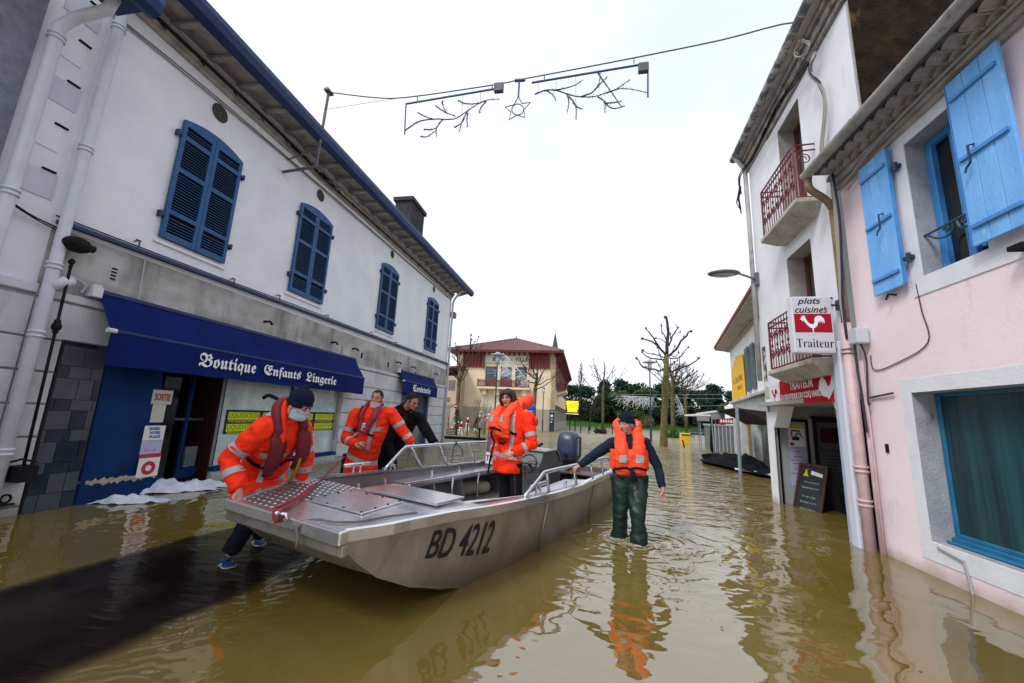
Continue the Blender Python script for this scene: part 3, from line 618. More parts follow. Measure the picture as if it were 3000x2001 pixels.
# ---- awnings
def awning(u0, u1, zt, wout, zf, zv, words, label, box=True):
    t = thing('shop_awning', label, 'awning', (-6.6, (u0+u1)/2, zt))
    c = MB(); n = 24
    for side in (0,):
        rows = []
        for k in range(7):
            s_ = k/6; rows.append([LF.P(lerp(u0, u1, i/n), lerp(zt, zf, s_)-.018*sin(pi*s_)-.012*abs(noise.noise(V((i*.7, s_*3, u0)))), lerp(.06, wout, s_)) for i in range(n+1)])
        vs = [p for r in rows for p in r]; fs = [(i*(n+1)+j, i*(n+1)+j+1, (i+1)*(n+1)+j+1, (i+1)*(n+1)+j) for i in range(6) for j in range(n)]
        vs2 = [p-V((.0, 0, .006)) for p in vs]; k0 = len(vs)
        c.add(vs+vs2, fs+[tuple(x+k0 for x in f[::-1]) for f in fs])
    c.build('canopy', awn_blue, t, smooth=True, recalc=False)
    v = MB(); rows = []
    for k in range(5):
        s_ = k/4; rows.append([LF.P(lerp(u0, u1, i/60), lerp(zf-.01, zv, s_)-.004*sin(i*.9)*s_, wout+.012+.016*s_*noise.noise(V((i*.35, 0, u0)))) for i in range(61)])
    vs = [p for r in rows for p in r]; fs = [(i*61+j, i*61+j+1, (i+1)*61+j+1, (i+1)*61+j) for i in range(4) for j in range(60)]
    vs2 = [p-V((.005, 0, 0)) for p in vs]; v.add(vs+vs2, fs+[tuple(x+len(vs) for x in f[::-1]) for f in fs]); v.build('valance', awn_blue, t, smooth=True, recalc=False)
    b = MB(); LF.tube(b, [(u0-.01, zf-.012, wout), (u1+.01, zf-.012, wout)], .022, n=10); b.build('front_bar', blue_metal, t)
    b = MB(); LF.box(b, u0, u1, zt-.03, zt+.03, .0, .09); b.build('roller_box', blue_metal, t, bevel=.01)
    for u in (u0-.03,):
        e = MB(); LF.box(e, u-.10, u+.02, zt-.10, zt+.04, .01, .14); LF.tube(e, [(u-.09, zt-.1, .08), (u-.09, zt+.05, .12), (u, zt+.05, .12)], .022, n=8); e.build('end_bracket', plastic_white, t, bevel=.012)
    e = MB(); LF.tube(e, [(u0-.04, zf-.012, wout), (u0+.06, zf-.012, wout)], .034, n=10); e.build('bar_cap', plastic_white, t)
    for (tx, a, wd, z0, hh, bd) in words:
        lettering('lettering', tx, LF.P(a, z0, wout+.034), LF.u, LF.z, LF.w, wd, hh, letter_white, t, bold=bd, ext=.002)
    return t
awning(4.18, 10.52, 2.83, .40, 2.30, 1.83, [('𝕭𝖔𝖚𝖙𝖎𝖖𝖚𝖊', 5.46, 1.16, 1.925, .285, .007), ('𝕰𝖓𝖋𝖆𝖓𝖙𝖘', 6.82, 1.05, 1.945, .245, .007), ('𝕷𝖎𝖓𝖌𝖊𝖗𝖎𝖊', 8.05, 1.13, 1.925, .265, .007)], 'long navy awning lettered Boutique Enfants Lingerie above the papered window')
awning(13.35, 16.75, 2.86, .27, 2.50, 2.06, [('𝕮𝖔𝖗𝖘𝖊𝖙𝖊𝖗𝖎𝖊', 14.15, 1.75, 2.16, .26, .007)], 'short navy awning lettered Corseterie near the far corner of the white house')

# ---- neighbouring house on the far left
nb = thing('neighbour_house', 'grey and white house end with quoins at the left edge behind the downpipes', 'house', (-6.6, 1, 0))
w = MB(); LF.wall(w, -6, 3.574, 2.66, 9, [], mi=0); w.add([(-6.6, -6, -.4), (-13, -6, -.4), (-13, -6, 9), (-6.6, -6, 9)], [(0, 1, 2, 3)]); w.build('upper_wall', white_wall, nb, recalc=False)
w = MB(); LF.wall(w, -6, 3.574, -.4, 2.66, [], mi=0); w.build('lower_wall', band_stain, nb, recalc=False)
w = MB()
for a, b in zip(zs, zs[1:]):
    LF.box(w, 3.0, 3.575, a+.012, b-.012, -.01, .035); LF.box(w, -6, 2.97, a+.012, b-.012, -.01, .030)
w.build('dressed_stone_courses', stone_base, nb, bevel=.008)
w = MB(); LF.box(w, -6, 3.58, 2.62, 2.74, -.01, .06); w.build('string_moulding', stone_light, nb, bevel=.015)
w = MB(); LF.box(w, -6, 2.98, 3.62, 9, .0, .05); w.build('roughcast_wall', grey_roughcast, nb)
w = MB()
for i in range(5):
    z = 3.80+i*.62; LF.box(w, 3.13, 3.50-.07*(i % 2), z, z+.33, .0, .014, i % 2)
    LF.box(w, 3.34, 3.47, z+.345, z+.365, .0, .03, 2)
w.split('quoin', [stone_light, white_wall, iron_black], nb)
w = MB(); LF.tube(w, crv([(2.98, 3.64, .09), (3.3, 3.52, .07), (3.6, 3.48, .05)], 4), .010, n=5); LF.tube(w, crv([(2.98, 3.61, .09), (3.35, 3.49, .07), (3.6, 3.45, .05)], 4), .008, n=5); w.build('wall_cable', iron_black, nb)
x = -6.46
pipe(nb, [V((-5.95, 3.22, 6.45)), V((-6.02, 3.22, 6.25)), V((-6.35, 3.14, 6.1)), V((x, 3.08, 5.9)), V((x, 3.08, 2.8)), V((x, 3.08, -.2))], .066, plastic_white, rings=[V((x, 3.08, z)) for z in (5.75, 3.66, 2.0)])
w = MB(); w.box((-6.2, 2.2, 6.42), (-5.6, 3.42, 6.5)); w.loft([[(-5.7+a, yy, 6.46+b) for a, b in prof] for yy in (2.0, 3.45)]); w.build('gutter', blue_metal, nb)
w = MB(); LF.box(w, 2.6, 3.05, 2.82, 3.02, .0, .03); w.build('street_plate', mat('dark_blue_grey_plate', (.06, .08, .14), .5), nb)
w = MB(); w.add([(-6.6, 3.58, 7.1), (-6.6, 3.58, 9), (-13, 3.58, 9), (-13, 3.58, 7.1)], [(0, 1, 2, 3)]); w.build('party_wall', white_wall, nb, recalc=False)

# ---- white sacking at the shop door
def sack(px, label, yaw, L=.9, Wd=.30, H=.10, seed=1):
    c = PZ(px); m = MB(); n, k = 26, 12; vs = []
    for j in range(k+1):
        for i in range(n+1):
            a = i/n*2-1; b = j/k*2-1
            p = V((a*L/2, b*Wd/2*(1-.35*abs(a)), 0)); q = p+V((seed*7, 0, 0))
            z = H*(1-a*a)*(1-b*b)*(.45+.9*abs(noise.noise(q*4.5)))+.03*noise.noise(q*13)+.012
            vs.append(c+Matrix.Rotation(yaw, 3, 'Z') @ (p+V((0, 0, max(z, .006)))+V((.05*noise.noise(q*5), .06*noise.noise(q*4+V((9, 0, 0))), 0))))
    m.add(vs, [(j*(n+1)+i, j*(n+1)+i+1, (j+1)*(n+1)+i+1, (j+1)*(n+1)+i) for j in range(k) for i in range(n)])
    return tag(m.build('plastic_sack', plastic_bag, None, smooth=True, recalc=False), label, 'plastic sheeting')
sack((385, 1472), 'crumpled white plastic sack nearest the camera on the water below the blue panel', radians(30), .85, .30, .12, 1)
sack((490, 1440), 'white plastic sack piled highest against the shop doorstep', radians(48), 1.25, .42, .26, 2)
sack((590, 1425), 'flat white plastic sheet trailing below the papered window beside the man', radians(40), 1.0, .35, .12, 3)
# ================================================================ pink house on the right
PF = Frame((3.52, 0, 0), (0, 1, 0), (-1, 0, 0))
pk = thing('pink_house', 'pale pink house with sky blue plank shutters and a big curtained window low down', 'house', (3.52, 2, 0))
w = MB(); PF.wall(w, -6, 5.83, -.4, 4.9, [(2.3, 5.08, .34, 1.85, .24), (4.0, 4.70, 3.05, 4.60, .26)], mi=0, mr=1)
w.add([(3.52, 5.83, -.4), (3.75, 5.83, -.4), (3.75, 5.83, 4.9), (3.52, 5.83, 4.9)], [(0, 1, 2, 3)]); w.build('wall', [pink_wall, reveal_grey], pk, recalc=False)
# pale surrounds
w = MB()
for a in ((2.1, 5.22, 1.85, 2.0), (5.08, 5.22, .15, 1.85), (2.1, 5.08, .15, .335)): PF.box(w, a[0], a[1], a[2], a[3], -.002, .006)
w.build('shop_window_surround', pale_surround, pk)
w = MB()
for a in ((3.6, 4.85, 2.86, 3.05), (4.70, 4.86, 3.05, 4.60), (3.6, 4.86, 4.60, 4.74)): PF.box(w, a[0], a[1], a[2], a[3], -.002, .010)
w.build('upper_window_surround', pale_surround, pk)
# big curtained window
wi = MB(); PF.box(wi, 2.3, 5.03, .44, 1.82, -.232, -.222)
wo = wi.build('curtained_window', glass_curtain, pk)
f = MB()
for a in ((5.03, 5.078, .36, 1.85), (2.3, 5.03, 1.81, 1.848), (3.62, 3.70, .44, 1.81), (2.3, 5.03, .40, .44)): PF.box(f, *a, -.236, -.205)
f.build('frame', teal_paint, wo, bevel=.006)
f = MB(); PF.box(f, 2.3, 5.079, .342, .40, -.236, -.17); PF.box(f, 2.3, 5.05, .345, .365, -.17, -.10); f.build('sill', teal_paint, wo, bevel=.008)
# curtain folds are only darker vertical streaks in the pane colour
# upper window
u = MB(); PF.box(u, 4.06, 4.62, 3.14, 4.54, -.246, -.236); uo = u.build('upper_window', glass_dark, pk)
f = MB()
for a in ((4.0, 4.08, 3.055, 4.595), (4.62, 4.699, 3.055, 4.595), (4.08, 4.62, 4.52, 4.595), (4.08, 4.62, 3.055, 3.14), (4.32, 4.40, 3.14, 4.52)): PF.box(f, *a, -.245, -.18)
f.build('frame', sky_paint_dk, uo, bevel=.008)
f = MB(); PF.box(f, 4.16, 4.20, 3.16, 4.5, -.185, -.13); PF.box(f, 4.205, 4.225, 3.2, 4.5, -.20, -.15, 1); PF.box(f, 4.08, 4.12, 3.2, 4.5, -.15, -.12); f.build('open_casement', [sky_paint_dk, white_card], uo)
# wrought iron guard
f = MB(); zb = 3.50
PF.tube(f, [(4.70, zb, -.06), (3.98, zb, -.06)], .014, n=6)
for sg in (-1, 1):
    c = 4.34
    PF.tube(f, crv([(c+sg*.33, zb, -.06), (c+sg*.20, zb-.10, -.06), (c+sg*.06, zb-.11, -.06), (c+sg*.02, zb-.02, -.06)], 6), .011, n=5)
    PF.tube(f, [(c+sg*(.10+.035*(1-t/14)*cos(t*.8)), zb-.05+.04*(1-t/14)*sin(t*.8), -.06) for t in range(12)], .010, n=5)
f.build('iron_guard', mat('teal_iron', (.01, .06, .10), .5), uo)
# plank shutters standing open against the wall
def plank_shutter(u0, u1, v0, v1, w0, parent, name, hook=True, inner=1):
    q = MB(); n = 3; d = (u1-u0)/n
    for i in range(n): PF.box(q, u0+i*d+.003, u0+(i+1)*d-.003, v0, v1, w0, w0+.03)
    so = q.build(name, sky_paint, parent, bevel=.004)
    b = MB()
    for h in (.10, .50, .88): PF.box(b, u0+.03, u1-.03, v0+(v1-v0)*h-.012, v0+(v1-v0)*h+.022, w0+.03, w0+.052)
    b.split('ledge_bar', sky_paint_dk, so)
    e = MB(); uu = u0 if inner < 0 else u1
    PF.box(e, *( (u0-.008, u0) if inner < 0 else (u1, u1+.008)), v0+.01, v1-.01, w0-.002, w0+.034); e.build('edge', sky_paint_dk, so)
    if hook:
        h = MB(); uh = (u0+u1)/2+.08*inner; vh = (v0+v1)/2
        PF.tube(h, [(uh, vh+.08, w0+.03), (uh, vh+.07, w0+.08), (uh, vh-.10, w0+.08), (uh+.05, vh-.13, w0+.08), (uh+.05, vh-.17, w0+.09)], .010, n=6); h.build('latch', iron_navy, so)
    return so
plank_shutter(4.86, 5.33, 3.02, 4.70, .05, pk, 'plank_shutter', True, -1)
plank_shutter(3.52, 4.02, 3.08, 4.74, .07, pk, 'plank_shutter', True, 1)
h = MB()
for v in (3.3, 4.4):
    PF.box(h, 4.76, 4.86, v-.02, v+.02, .01, .06); PF.tube(h, [(4.79, v-.05, .05), (4.79, v+.05, .05)], .022, n=8)
h.split('hinge', iron_navy, pk)
h = MB(); PF.tube(h, [(5.1, 2.97, 0), (5.1, 2.98, .08), (5.13, 2.92, .09)], .012, n=6); PF.box(h, 3.6, 3.72, 2.90, 2.94, 0, .13); h.split('shutter_catch', iron_black, pk)
# eave: moulded cornice, scalloped tile course, soffit, gutter
w = MB()
for v0, v1, d in ((4.74, 4.80, .05), (4.80, 4.88, .10)): PF.box(w, -6, 5.86, v0, v1, 0, d)
w.build('cornice', soffit_wood, pk, bevel=.01)
w = MB(); yy = 5.78
while yy > -2:
    for row, (z, wv) in enumerate(((4.885, .15), (4.945, .27))):
        n = 8; c = yy-row*.09
        o_ = [PF.P(c+.085*cos(pi*i/n), z+.060*sin(pi*i/n), 0) for i in range(n+1)]; i_ = [PF.P(c+.068*cos(pi*i/n), z+.045*sin(pi*i/n), 0) for i in range(n, -1, -1)]
        w.prism(o_+i_, PF.w*wv)
    yy -= .18
w.build('scalloped_tile_course', soffit_wood, pk)
w = MB(); PF.box(w, -6, 5.86, 5.0, 5.06, -.1, .36); w.build('soffit', mat('dark_soffit', (.07, .065, .06), .9, col2=(.14, .13, .12), nscale=5, bump=.5), pk)
w = MB(); n = 10; gp = lambda yy, r: [PF.P(yy, 5.02+r*sin(pi+pi*i/n), .40+r*cos(pi+pi*i/n)) for i in range(n+1)]
rings = []
for yy in (-6, 0, 3, 5.88):
    a = gp(yy, .075); b = gp(yy, .068)[::-1]; rings.append(a+b)
w.loft(rings, 0); 
for yy in (5.5, 4.75, 4.0, 3.3, 2.6): w.loft([gp(yy+e, .079)+gp(yy+e, .070)[::-1] for e in (-.012, .012)])
w.build('gutter', gutter_grey, pk, smooth=False)
w = MB(); w.add([PF.P(-6, 5.06, .36), PF.P(5.86, 5.06, .36), PF.P(5.86, 7.0, -4.5), PF.P(-6, 7.0, -4.5)], [(0, 1, 2, 3)]); w.build('roof', roof_tile, pk, recalc=False)
w = MB(); PF.tube(w, crv([(5.7, 4.70, .06), (4.9, 4.80, .12), (4.2, 4.84, .13), (3.0, 4.86, .12), (1, 4.86, .12)], 4), .016, n=6); PF.tube(w, [(5.6, 4.60, .05), (5.3, 4.70, .06), (4.8, 4.72, .07)], .012, n=5)
w.build('eaves_cable', mat('pale_cable', (.33, .32, .31), .7), pk)
# downpipe of two kinds, meter box, cables
PY_ = 5.90
m = MB(); m.tube(crv([(3.14, 5.86, 4.96), (3.16, 5.87, 4.80), (3.34, 5.90, 4.66), (3.43, PY_, 4.52), (3.44, PY_, 4.3), (3.44, PY_, 2.80)], 4), .048, n=12); m.build('upper_downpipe', rust_pipe, pk, smooth=True)
pipe(pk, [V((3.42, PY_-.02, 2.82)), V((3.42, PY_-.02, -.3))], .062, pink_pipe, 'lower_downpipe', rings=[V((3.42, PY_-.02, z)) for z in (2.45, .95, .55)])
m = MB(); m.tube([(3.47, 5.76, 2.3), (3.47, 5.76, -.3)], .022, n=8); m.tube([(3.47, 5.72, 2.3), (3.47, 5.71, 1.0), (3.47, 5.72, -.3)], .010, n=6); m.build('thin_pipe', pink_pipe, pk, smooth=True)
m = MB(); m.tube(crv([(3.40, 5.70, 2.55), (3.42, 5.74, 2.2), (3.41, 5.70, 1.9), (3.43, 5.71, 1.4)], 6), .016, n=6); m.tube(crv([(3.44, 5.66, 2.5), (3.47, 5.64, 2.3), (3.46, 5.68, 1.8), (3.47, 5.66, 1.75)], 6), .012, n=6); m.tube([(3.50, 5.70, 1.83), (3.49, 5.30, 1.86)], .012, n=5)
m.tube(crv([(3.51, 4.80, 3.0), (3.51, 4.78, 2.7), (3.51, 4.76, 2.35), (3.51, 5.2, 2.2), (3.51, 5.58, 2.16), (3.51, 5.62, 2.35)], 5), .006, n=5)
m.build('wall_cable', mat('dark_cable', (.04, .035, .04), .6), pk)
m = MB(); m.box((3.36, 5.58, 2.50), (3.50, 5.76, 2.70)); m.build('meter_box', mat('pale_grey_plastic', (.52, .56, .62), .5), pk, bevel=.015)
m = MB(); m.box((3.505, 5.52, 1.18), (3.53, 5.56, 1.28)); m.build('bell_plate', iron_black, pk)
m = MB(); PF.tube(m, [(5.0, .30, .012), (4.72, .26, .015), (4.70, .12, .012), (4.66, -.2, .012)], .014, n=6); m.build('thin_pipe', mat('grey_lilac_pipe', (.34, .32, .36), .6), pk)

# ================================================================ white three storey house
A0 = V((3.4746, 6.098, 0)); dW = V((.061, 1, 0)).normalized(); nW = V((-dW.y, dW.x, 0))
WF = Frame(A0, dW, nW); SE = 2.93
wh = thing('corner_house', 'narrow white three storey house with dark red iron balconies and a caterer below', 'house', (3.6, 7.5, 0))
w = MB()
WF.wall(w, -.16, SE, 2.32, 7.12, [(.50, 1.36, 4.86, 6.92, .34), (.55, 1.43, 2.40, 4.40, .34)], mi=0, mr=2)
WF.wall(w, -1.02, -.16, 5.0, 7.12, [], mi=0)
WF.wall(w, -.16, SE, -.4, 2.32, [(.12, 2.58, -.4, 1.82, .0)])
w.add([WF.P(SE, -.4), WF.P(SE, -.4, -7), WF.P(SE, 7.12, -7), WF.P(SE, 7.12)], [(0, 1, 2, 3)])
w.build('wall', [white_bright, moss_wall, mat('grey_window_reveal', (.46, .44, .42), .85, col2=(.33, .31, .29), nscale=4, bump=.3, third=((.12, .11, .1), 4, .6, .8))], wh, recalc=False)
w = MB(); gx = [WF.P(-1.02, 5.0), WF.P(-1.02, 5.0, -7), WF.P(-1.02, 10.5, -4.5), WF.P(-1.02, 8.35, .05), WF.P(-1.02, 7.1)]
w.prism(gx, dW*.06); w.build('mossy_gable', moss_wall, wh)
w = MB()
for v0, v1, d in ((7.12, 7.22, .05), (7.22, 7.36, .09), (7.36, 7.46, .14)): WF.box(w, -1.02, SE+.05, v0, v1, 0, d)
w.build('cornice', mat('dirty_moulding', (.36, .33, .30), .9, col2=(.22, .20, .18), nscale=4, bump=.5, third=((.07, .06, .05), 6, .5, .7)), wh, bevel=.015)
w = MB(); WF.box(w, -1.05, SE+.10, 7.46, 7.52, -.1, .25); w.build('soffit', soffit_wood, wh)
w = MB(); n = 8; gp = lambda s_, r: [WF.P(s_, 7.56+r*sin(pi+pi*i/n), .27+r*cos(pi+pi*i/n)) for i in range(n+1)]
w.loft([gp(s_, .08)+gp(s_, .07)[::-1] for s_ in (-1.05, 1, SE+.15)]); w.build('gutter', mat('peeling_gutter', (.10, .12, .15), .6, col2=(.45, .43, .40), nscale=7, ramp=(.48, .56)), wh)
w = MB(); w.add([WF.P(-1.05, 7.56, .25), WF.P(SE+.15, 7.56, .25), WF.P(SE+.15, 10.4, -4.5), WF.P(-1.05, 10.4, -4.5)], [(0, 1, 2, 3)]); w.build('roof', roof_tile, wh, recalc=False)
m = MB(); m.tube([WF.P(SE, 7.5, .27), WF.P(SE-.02, 7.38, .2), WF.P(SE-.03, 7.15, .09), WF.P(SE-.03, 6.0, .08), WF.P(SE-.03, 2.35, .08)], .045, n=10); m.build('downpipe', mat('grey_white_pipe', (.50, .50, .50), .6, col2=(.36, .35, .33), nscale=4, third=((.10, .09, .05), 5, .55, .7)), wh, smooth=True)
m = MB(); WF.box(m, SE-.20, SE-.02, 2.34, 3.05, .002, .006); m.build('moss_streak', mat('moss_streak', (.06, .06, .03), .9, col2=(.70, .71, .72), nscale=9, ramp=(.45, .60)), wh)
# balcony doors
for (s0, s1, v0, v1) in ((.50, 1.36, 4.86, 6.92), (.55, 1.43, 2.40, 4.40)):
    q = MB(); WF.box(q, s0+.04, s1-.04, v0, v1-.04, -.335, -.325); o = q.build('balcony_door', glass_pale, wh)
    q = MB()
    for a in ((s0, s0+.06, v0, v1), (s1-.06, s1, v0, v1), (s0, s1, v1-.07, v1), ((s0+s1)/2-.04, (s0+s1)/2+.04, v0, v1), (s0, s1, v0+.6, v0+.66)): WF.box(q, *a, -.32, -.27)
    q.build('frame', mat('red_brown_frame', (.15, .05, .04), .6), o)
# balconies
for k, (s0, s1, vs, vt) in enumerate(((.14, 1.50, 4.86, 5.78), (.10, 1.62, 2.40, 3.27))):
    dd = .30
    sl = MB(); sl.loft([[WF.P(s0-.06, vs, dd+.05), WF.P(s1+.06, vs, dd+.05), WF.P(s1+.06, vs, -.02), WF.P(s0-.06, vs, -.02)], [WF.P(s0-.06, vs-.07, dd+.05), WF.P(s1+.06, vs-.07, dd+.05), WF.P(s1+.06, vs-.07, -.02), WF.P(s0-.06, vs-.07, -.02)], [WF.P(s0+.10, vs-.22, .14), WF.P(s1-.10, vs-.22, .14), WF.P(s1-.10, vs-.22, -.02), WF.P(s0+.10, vs-.22, -.02)]])
    slo = sl.build('balcony', mat('stained_balcony_stone', (.52, .50, .46), .85, col2=(.38, .36, .32), nscale=4, third=((.15, .13, .10), 5, .55, .72)), wh, bevel=.01)
    r = MB(); b0 = vs+.03
    def bar(p, q_, rr=.011): r.tube([WF.P(*p), WF.P(*q_)], rr, n=5)
    for v in (b0, vt-.10, vt): bar((s0, v, dd), (s1, v, dd), .014); bar((s0, v, dd), (s0, v, 0), .014); bar((s1, v, dd), (s1, v, 0), .014)
    for s_ in (s0, s1): bar((s_, b0, dd), (s_, vt, dd), .018)
    nn = 7
    for i in range(1, nn*2):
        s_ = lerp(s0, s1, i/(nn*2)); bar((s_, b0, dd), (s_, vt, dd), .008)
    for i in range(nn):
        sc = lerp(s0, s1, (i+.5)/nn); ww = (s1-s0)/nn*.42
        for vc, sg in ((lerp(b0, vt, .28), 1), (lerp(b0, vt, .66), -1)):
            r.tube([WF.P(sc+ww*(1-t/17)*cos(t*.75)*sg, vc+ww*1.1*(1-t/17)*sin(t*.75), dd+.004) for t in range(14)], .009, n=4)
        r.tube([WF.P(sc+.3*ww*cos(t*pi/5), lerp(b0, vt, .47)+.3*ww*sin(t*pi/5), dd+.003) for t in range(11)], .009, n=4)
    for t0 in (.35, .72): r.tube([WF.P(s0, lerp(b0, vt, t0)+.10*(1-t/17)*sin(t*.75), .15+.09*(1-t/17)*cos(t*.75)) for t in range(14)], .009, n=4)
    r.build('railing', iron_red, slo)
# caterer's entrance: chamfered opening, far side with door, dark inner wall
q = MB(); WF.poly(q, [(2.58, 1.82), (2.28, 1.82), (2.58, 1.42)], -.25, -.001); WF.poly(q, [(.12, 1.82), (.40, 1.82), (.12, 1.42)], -.25, -.001); q.split('entrance_corner', white_bright, wh)
q = MB(); q.box((3.66, 8.80, -.4), (3.74, 8.95, 1.83)); q.box((3.72, 8.95, 1.60), (5.6, 9.0, 1.95)); q.box((4.34, 8.90, -.4), (4.41, 8.97, 1.62)); q.box((5.55, 6.0, -.4), (5.6, 9.0, 1.95), 1); q.box((3.50, 6.0, 1.83), (5.6, 9.0, 1.90)); q.box((3.50, 6.0, -.4), (5.6, 6.1, 1.83), 1); q.box((5.02, 8.90, -.4), (5.6, 8.97, 1.66), 1)
q.build('entrance_lining', [mat('grey_entrance_render', (.40, .39, .38), .8, col2=(.32, .31, .30), nscale=3), dark_void], wh)
q = MB(); q.box((3.78, 8.93, -.4), (4.34, 8.95, 1.60)); o = q.build('service_door', mat('pale_aluminium_door', (.36, .40, .40), .5, col2=(.30, .34, .34), nscale=2), wh)
q = MB()
for a, b in (((3.76, -.4), (3.82, 1.60)), ((4.30, -.4), (4.34, 1.60)), ((3.82, 1.55), (4.30, 1.60))): q.box((a[0], 8.90, a[1]), (b[0], 8.93, b[1]))
q.build('frame', iron_black, o)
q = MB(); q.box((4.41, 8.93, -.4), (5.02, 8.96, 1.67)); o = q.build('entrance_door', mat('grey_green_door_glass', (.15, .18, .17), .35, col2=(.11, .135, .13), nscale=2), wh)
q = MB()
for a, b in (((4.41, -.4), (4.47, 1.67)), ((4.95, -.4), (5.02, 1.67)), ((4.47, 1.56), (4.95, 1.67))): q.box((a[0], 8.88, a[1]), (b[0], 8.93, b[1]))
q.build('frame', mat('dark_brown_frame', (.022, .010, .008), .5), o)
q = MB(); q.box((4.55, 8.922, 1.17), (4.86, 8.929, 1.46)); q.build('red_logo_panel', mat('dull_red_panel', (.07, .008, .018), .6), o)
# writing on the menu door
UX, NY = V((1, 0, 0)), V((0, -1, 0)); VZ = V((0, 0, 1))
lettering('door_words', '𝓣𝓻𝓪𝓲𝓽𝓮𝓾𝓻', V((4.50, 8.928, 1.00)), UX, VZ, NY, .42, .10, dark_red, o, ext=.002)
q = MB(); rnd = random.Random(5)
for i in range(13):
    z = .92-.062*i; a = 4.70-(.06+.13*rnd.random()); b = 4.70+(.06+.14*rnd.random()); xx = a
    while xx < b: L = .015+.03*rnd.random(); q.box((xx, 8.924, z), (min(xx+L, b), 8.929, z+.016)); xx += L+.010
q.build('menu_lines', mat('faded_menu_print', (.04, .045, .045), .7), o)
def fcard(name, x0, x1, z0, z1, m_, label, y=8.925):
    q = MB(); q.box((x0, y-.004, z0), (x1, y, z1)); o = q.build(name, m_); tag(o, label, 'poster'); return o
o = fcard('door_poster', 3.98, 4.27, 1.07, 1.48, white_card, 'white poster with orange top bar and dark picture on the caterer service door')
q = MB(); q.box((3.995, 8.918, 1.42), (4.255, 8.921, 1.47)); q.build('orange_bar', yellow_sign, o)
q = MB(); q.box((4.04, 8.918, 1.19), (4.17, 8.9205, 1.26)); q.box((4.03, 8.918, 1.27), (4.05, 8.9205, 1.38)); q.box((4.05, 8.918, 1.36), (4.19, 8.9205, 1.385)); q.tube([(4.17, 8.918, 1.38), (4.22, 8.918, 1.24)], .008, n=4); q.tube([(4.1, 8.918, 1.26), (4.14, 8.918, 1.33), (4.2, 8.918, 1.30)], .012, n=4); q.build('dark_picture', black_matt, o)
q = MB(); q.box((4.0, 8.918, 1.09), (4.075, 8.921, 1.145)); q.build('red_square', red_ink, o)
for i, (z0, z1, tx, lb) in enumerate(((.82, 1.03, ('VENTE', 'DE', 'FROMAGES'), 'upper lilac paper notice with red print on the caterer service door'), (.57, .80, ('OUVERTURE', 'DU LUNDI', 'AU SAMEDI'), 'middle lilac paper notice on the service door beside the chalkboard'), (.33, .55, ('MERCI', 'DE', 'SONNER'), 'lowest lilac paper notice half hidden behind the chalkboard'))):
    o = fcard('door_notice', 3.97, 4.27, z0, z1, lilac_card, lb)
    for j, t in enumerate(tx[:3]):
        # short red print lines, too small to read in the picture
        q = MB(); ln = (.10, .03, .14)[j] if i != 1 else (.20, .06, .16)[j]; xx = 4.12-ln/2
        while xx < 4.12+ln/2: q.box((xx, 8.918, z1-.06-.05*j), (xx+.012, 8.921, z1-.045-.05*j)); xx += .017
        q.build('red_print', red_ink, o)
# white board strip and blue-white pilasters between the shop and the pink house
m = MB(); WF.box(m, .04, .14, -.4, 2.62, .02, .09); m.build('pale_blue_casing', mat('pale_blue_casing', (.42, .50, .66), .6, col2=(.36, .43, .58), nscale=2), wh, bevel=.02)
m = MB(); WF.box(m, -.13, .035, -.4, 2.60, .02, .11); m.build('white_casing', mat('lilac_white_casing', (.62, .66, .78), .6), wh, bevel=.02)
# cable bundle
m = MB(); rnd = random.Random(3)
m2 = MB()
for i in range(9):
    o_ = lambda k: rnd.uniform(-k, k)
    pts = [(-.35+o_(.05), 6.95+o_(.05), .10), (-.32+o_(.05), 6.7, .16+o_(.03)), (-.42+o_(.05), 6.3, .10), (-.38+o_(.04), 5.9, .08), (-.22+o_(.05), 5.5, .08), (-.25+o_(.04), 5.2, .08), (-.42+o_(.03), 4.95, .09)]
    (m if i < 7 else m2).tube([WF.P(*p) for p in crv([V(p) for p in pts], 5)], .010+.006*rnd.random(), n=5)
for i in range(3):
    pts = [(-.42, 4.9, .09), (-.44+.05*i, 4.2, .08), (-.36+.03*i, 3.5, .08), (-.30+.02*i, 3.1, .08), (-.28, 2.6, .07)]
    (m if i else m2).tube([WF.P(*p) for p in crv([V(p) for p in pts], 5)], .017, n=6)
for i in range(14):
    a = rnd.random()*6; c = (-.25, 7.15, .22); m.tube([WF.P(c[0]+.16*cos(a+t)*(.6+.4*rnd.random()), c[1]+.13*sin(a+t*1.3), c[2]+.05*sin(t*2+a)) for t in (0, .5, 1, 1.5, 2)], .007, n=4)
m.build('cable_bundle', mat('aged_cable', (.34, .31, .28), .7), wh); m2.build('cable_bundle', mat('navy_cable', (.015, .025, .06), .6), wh)
m = MB(); pts = [(-.35, 6.8, .2), (.1, 6.9, .17), (.7, 6.98, .2), (1.4, 7.02, .16), (2.2, 6.98, .15), (SE-.05, 7.0, .2), (SE+.02, 6.6, .18)]
for i in range(2): m.tube([WF.P(a, b+.03*i, c+.02*i) for a, b, c in crv([V(p) for p in pts], 5)], .013, n=5)
for i in range(16):
    s_ = rnd.uniform(.3, 1.5); m.tube([WF.P(s_, 7.0+rnd.uniform(-.05, .05), .2), WF.P(s_+.1, 6.93, .24), WF.P(s_+.2, 7.02, .18)], .010, n=4)
for i in range(6):
    m.tube([WF.P(SE+rnd.uniform(-.05, .08), 6.7+rnd.uniform(-.1, .1), .2), WF.P(SE+rnd.uniform(-.1, .15), 6.45, .26), WF.P(SE+.05, 6.2+rnd.uniform(-.1, .1), .2)], .012, n=4)
m.build('eaves_cable', iron_black, wh)

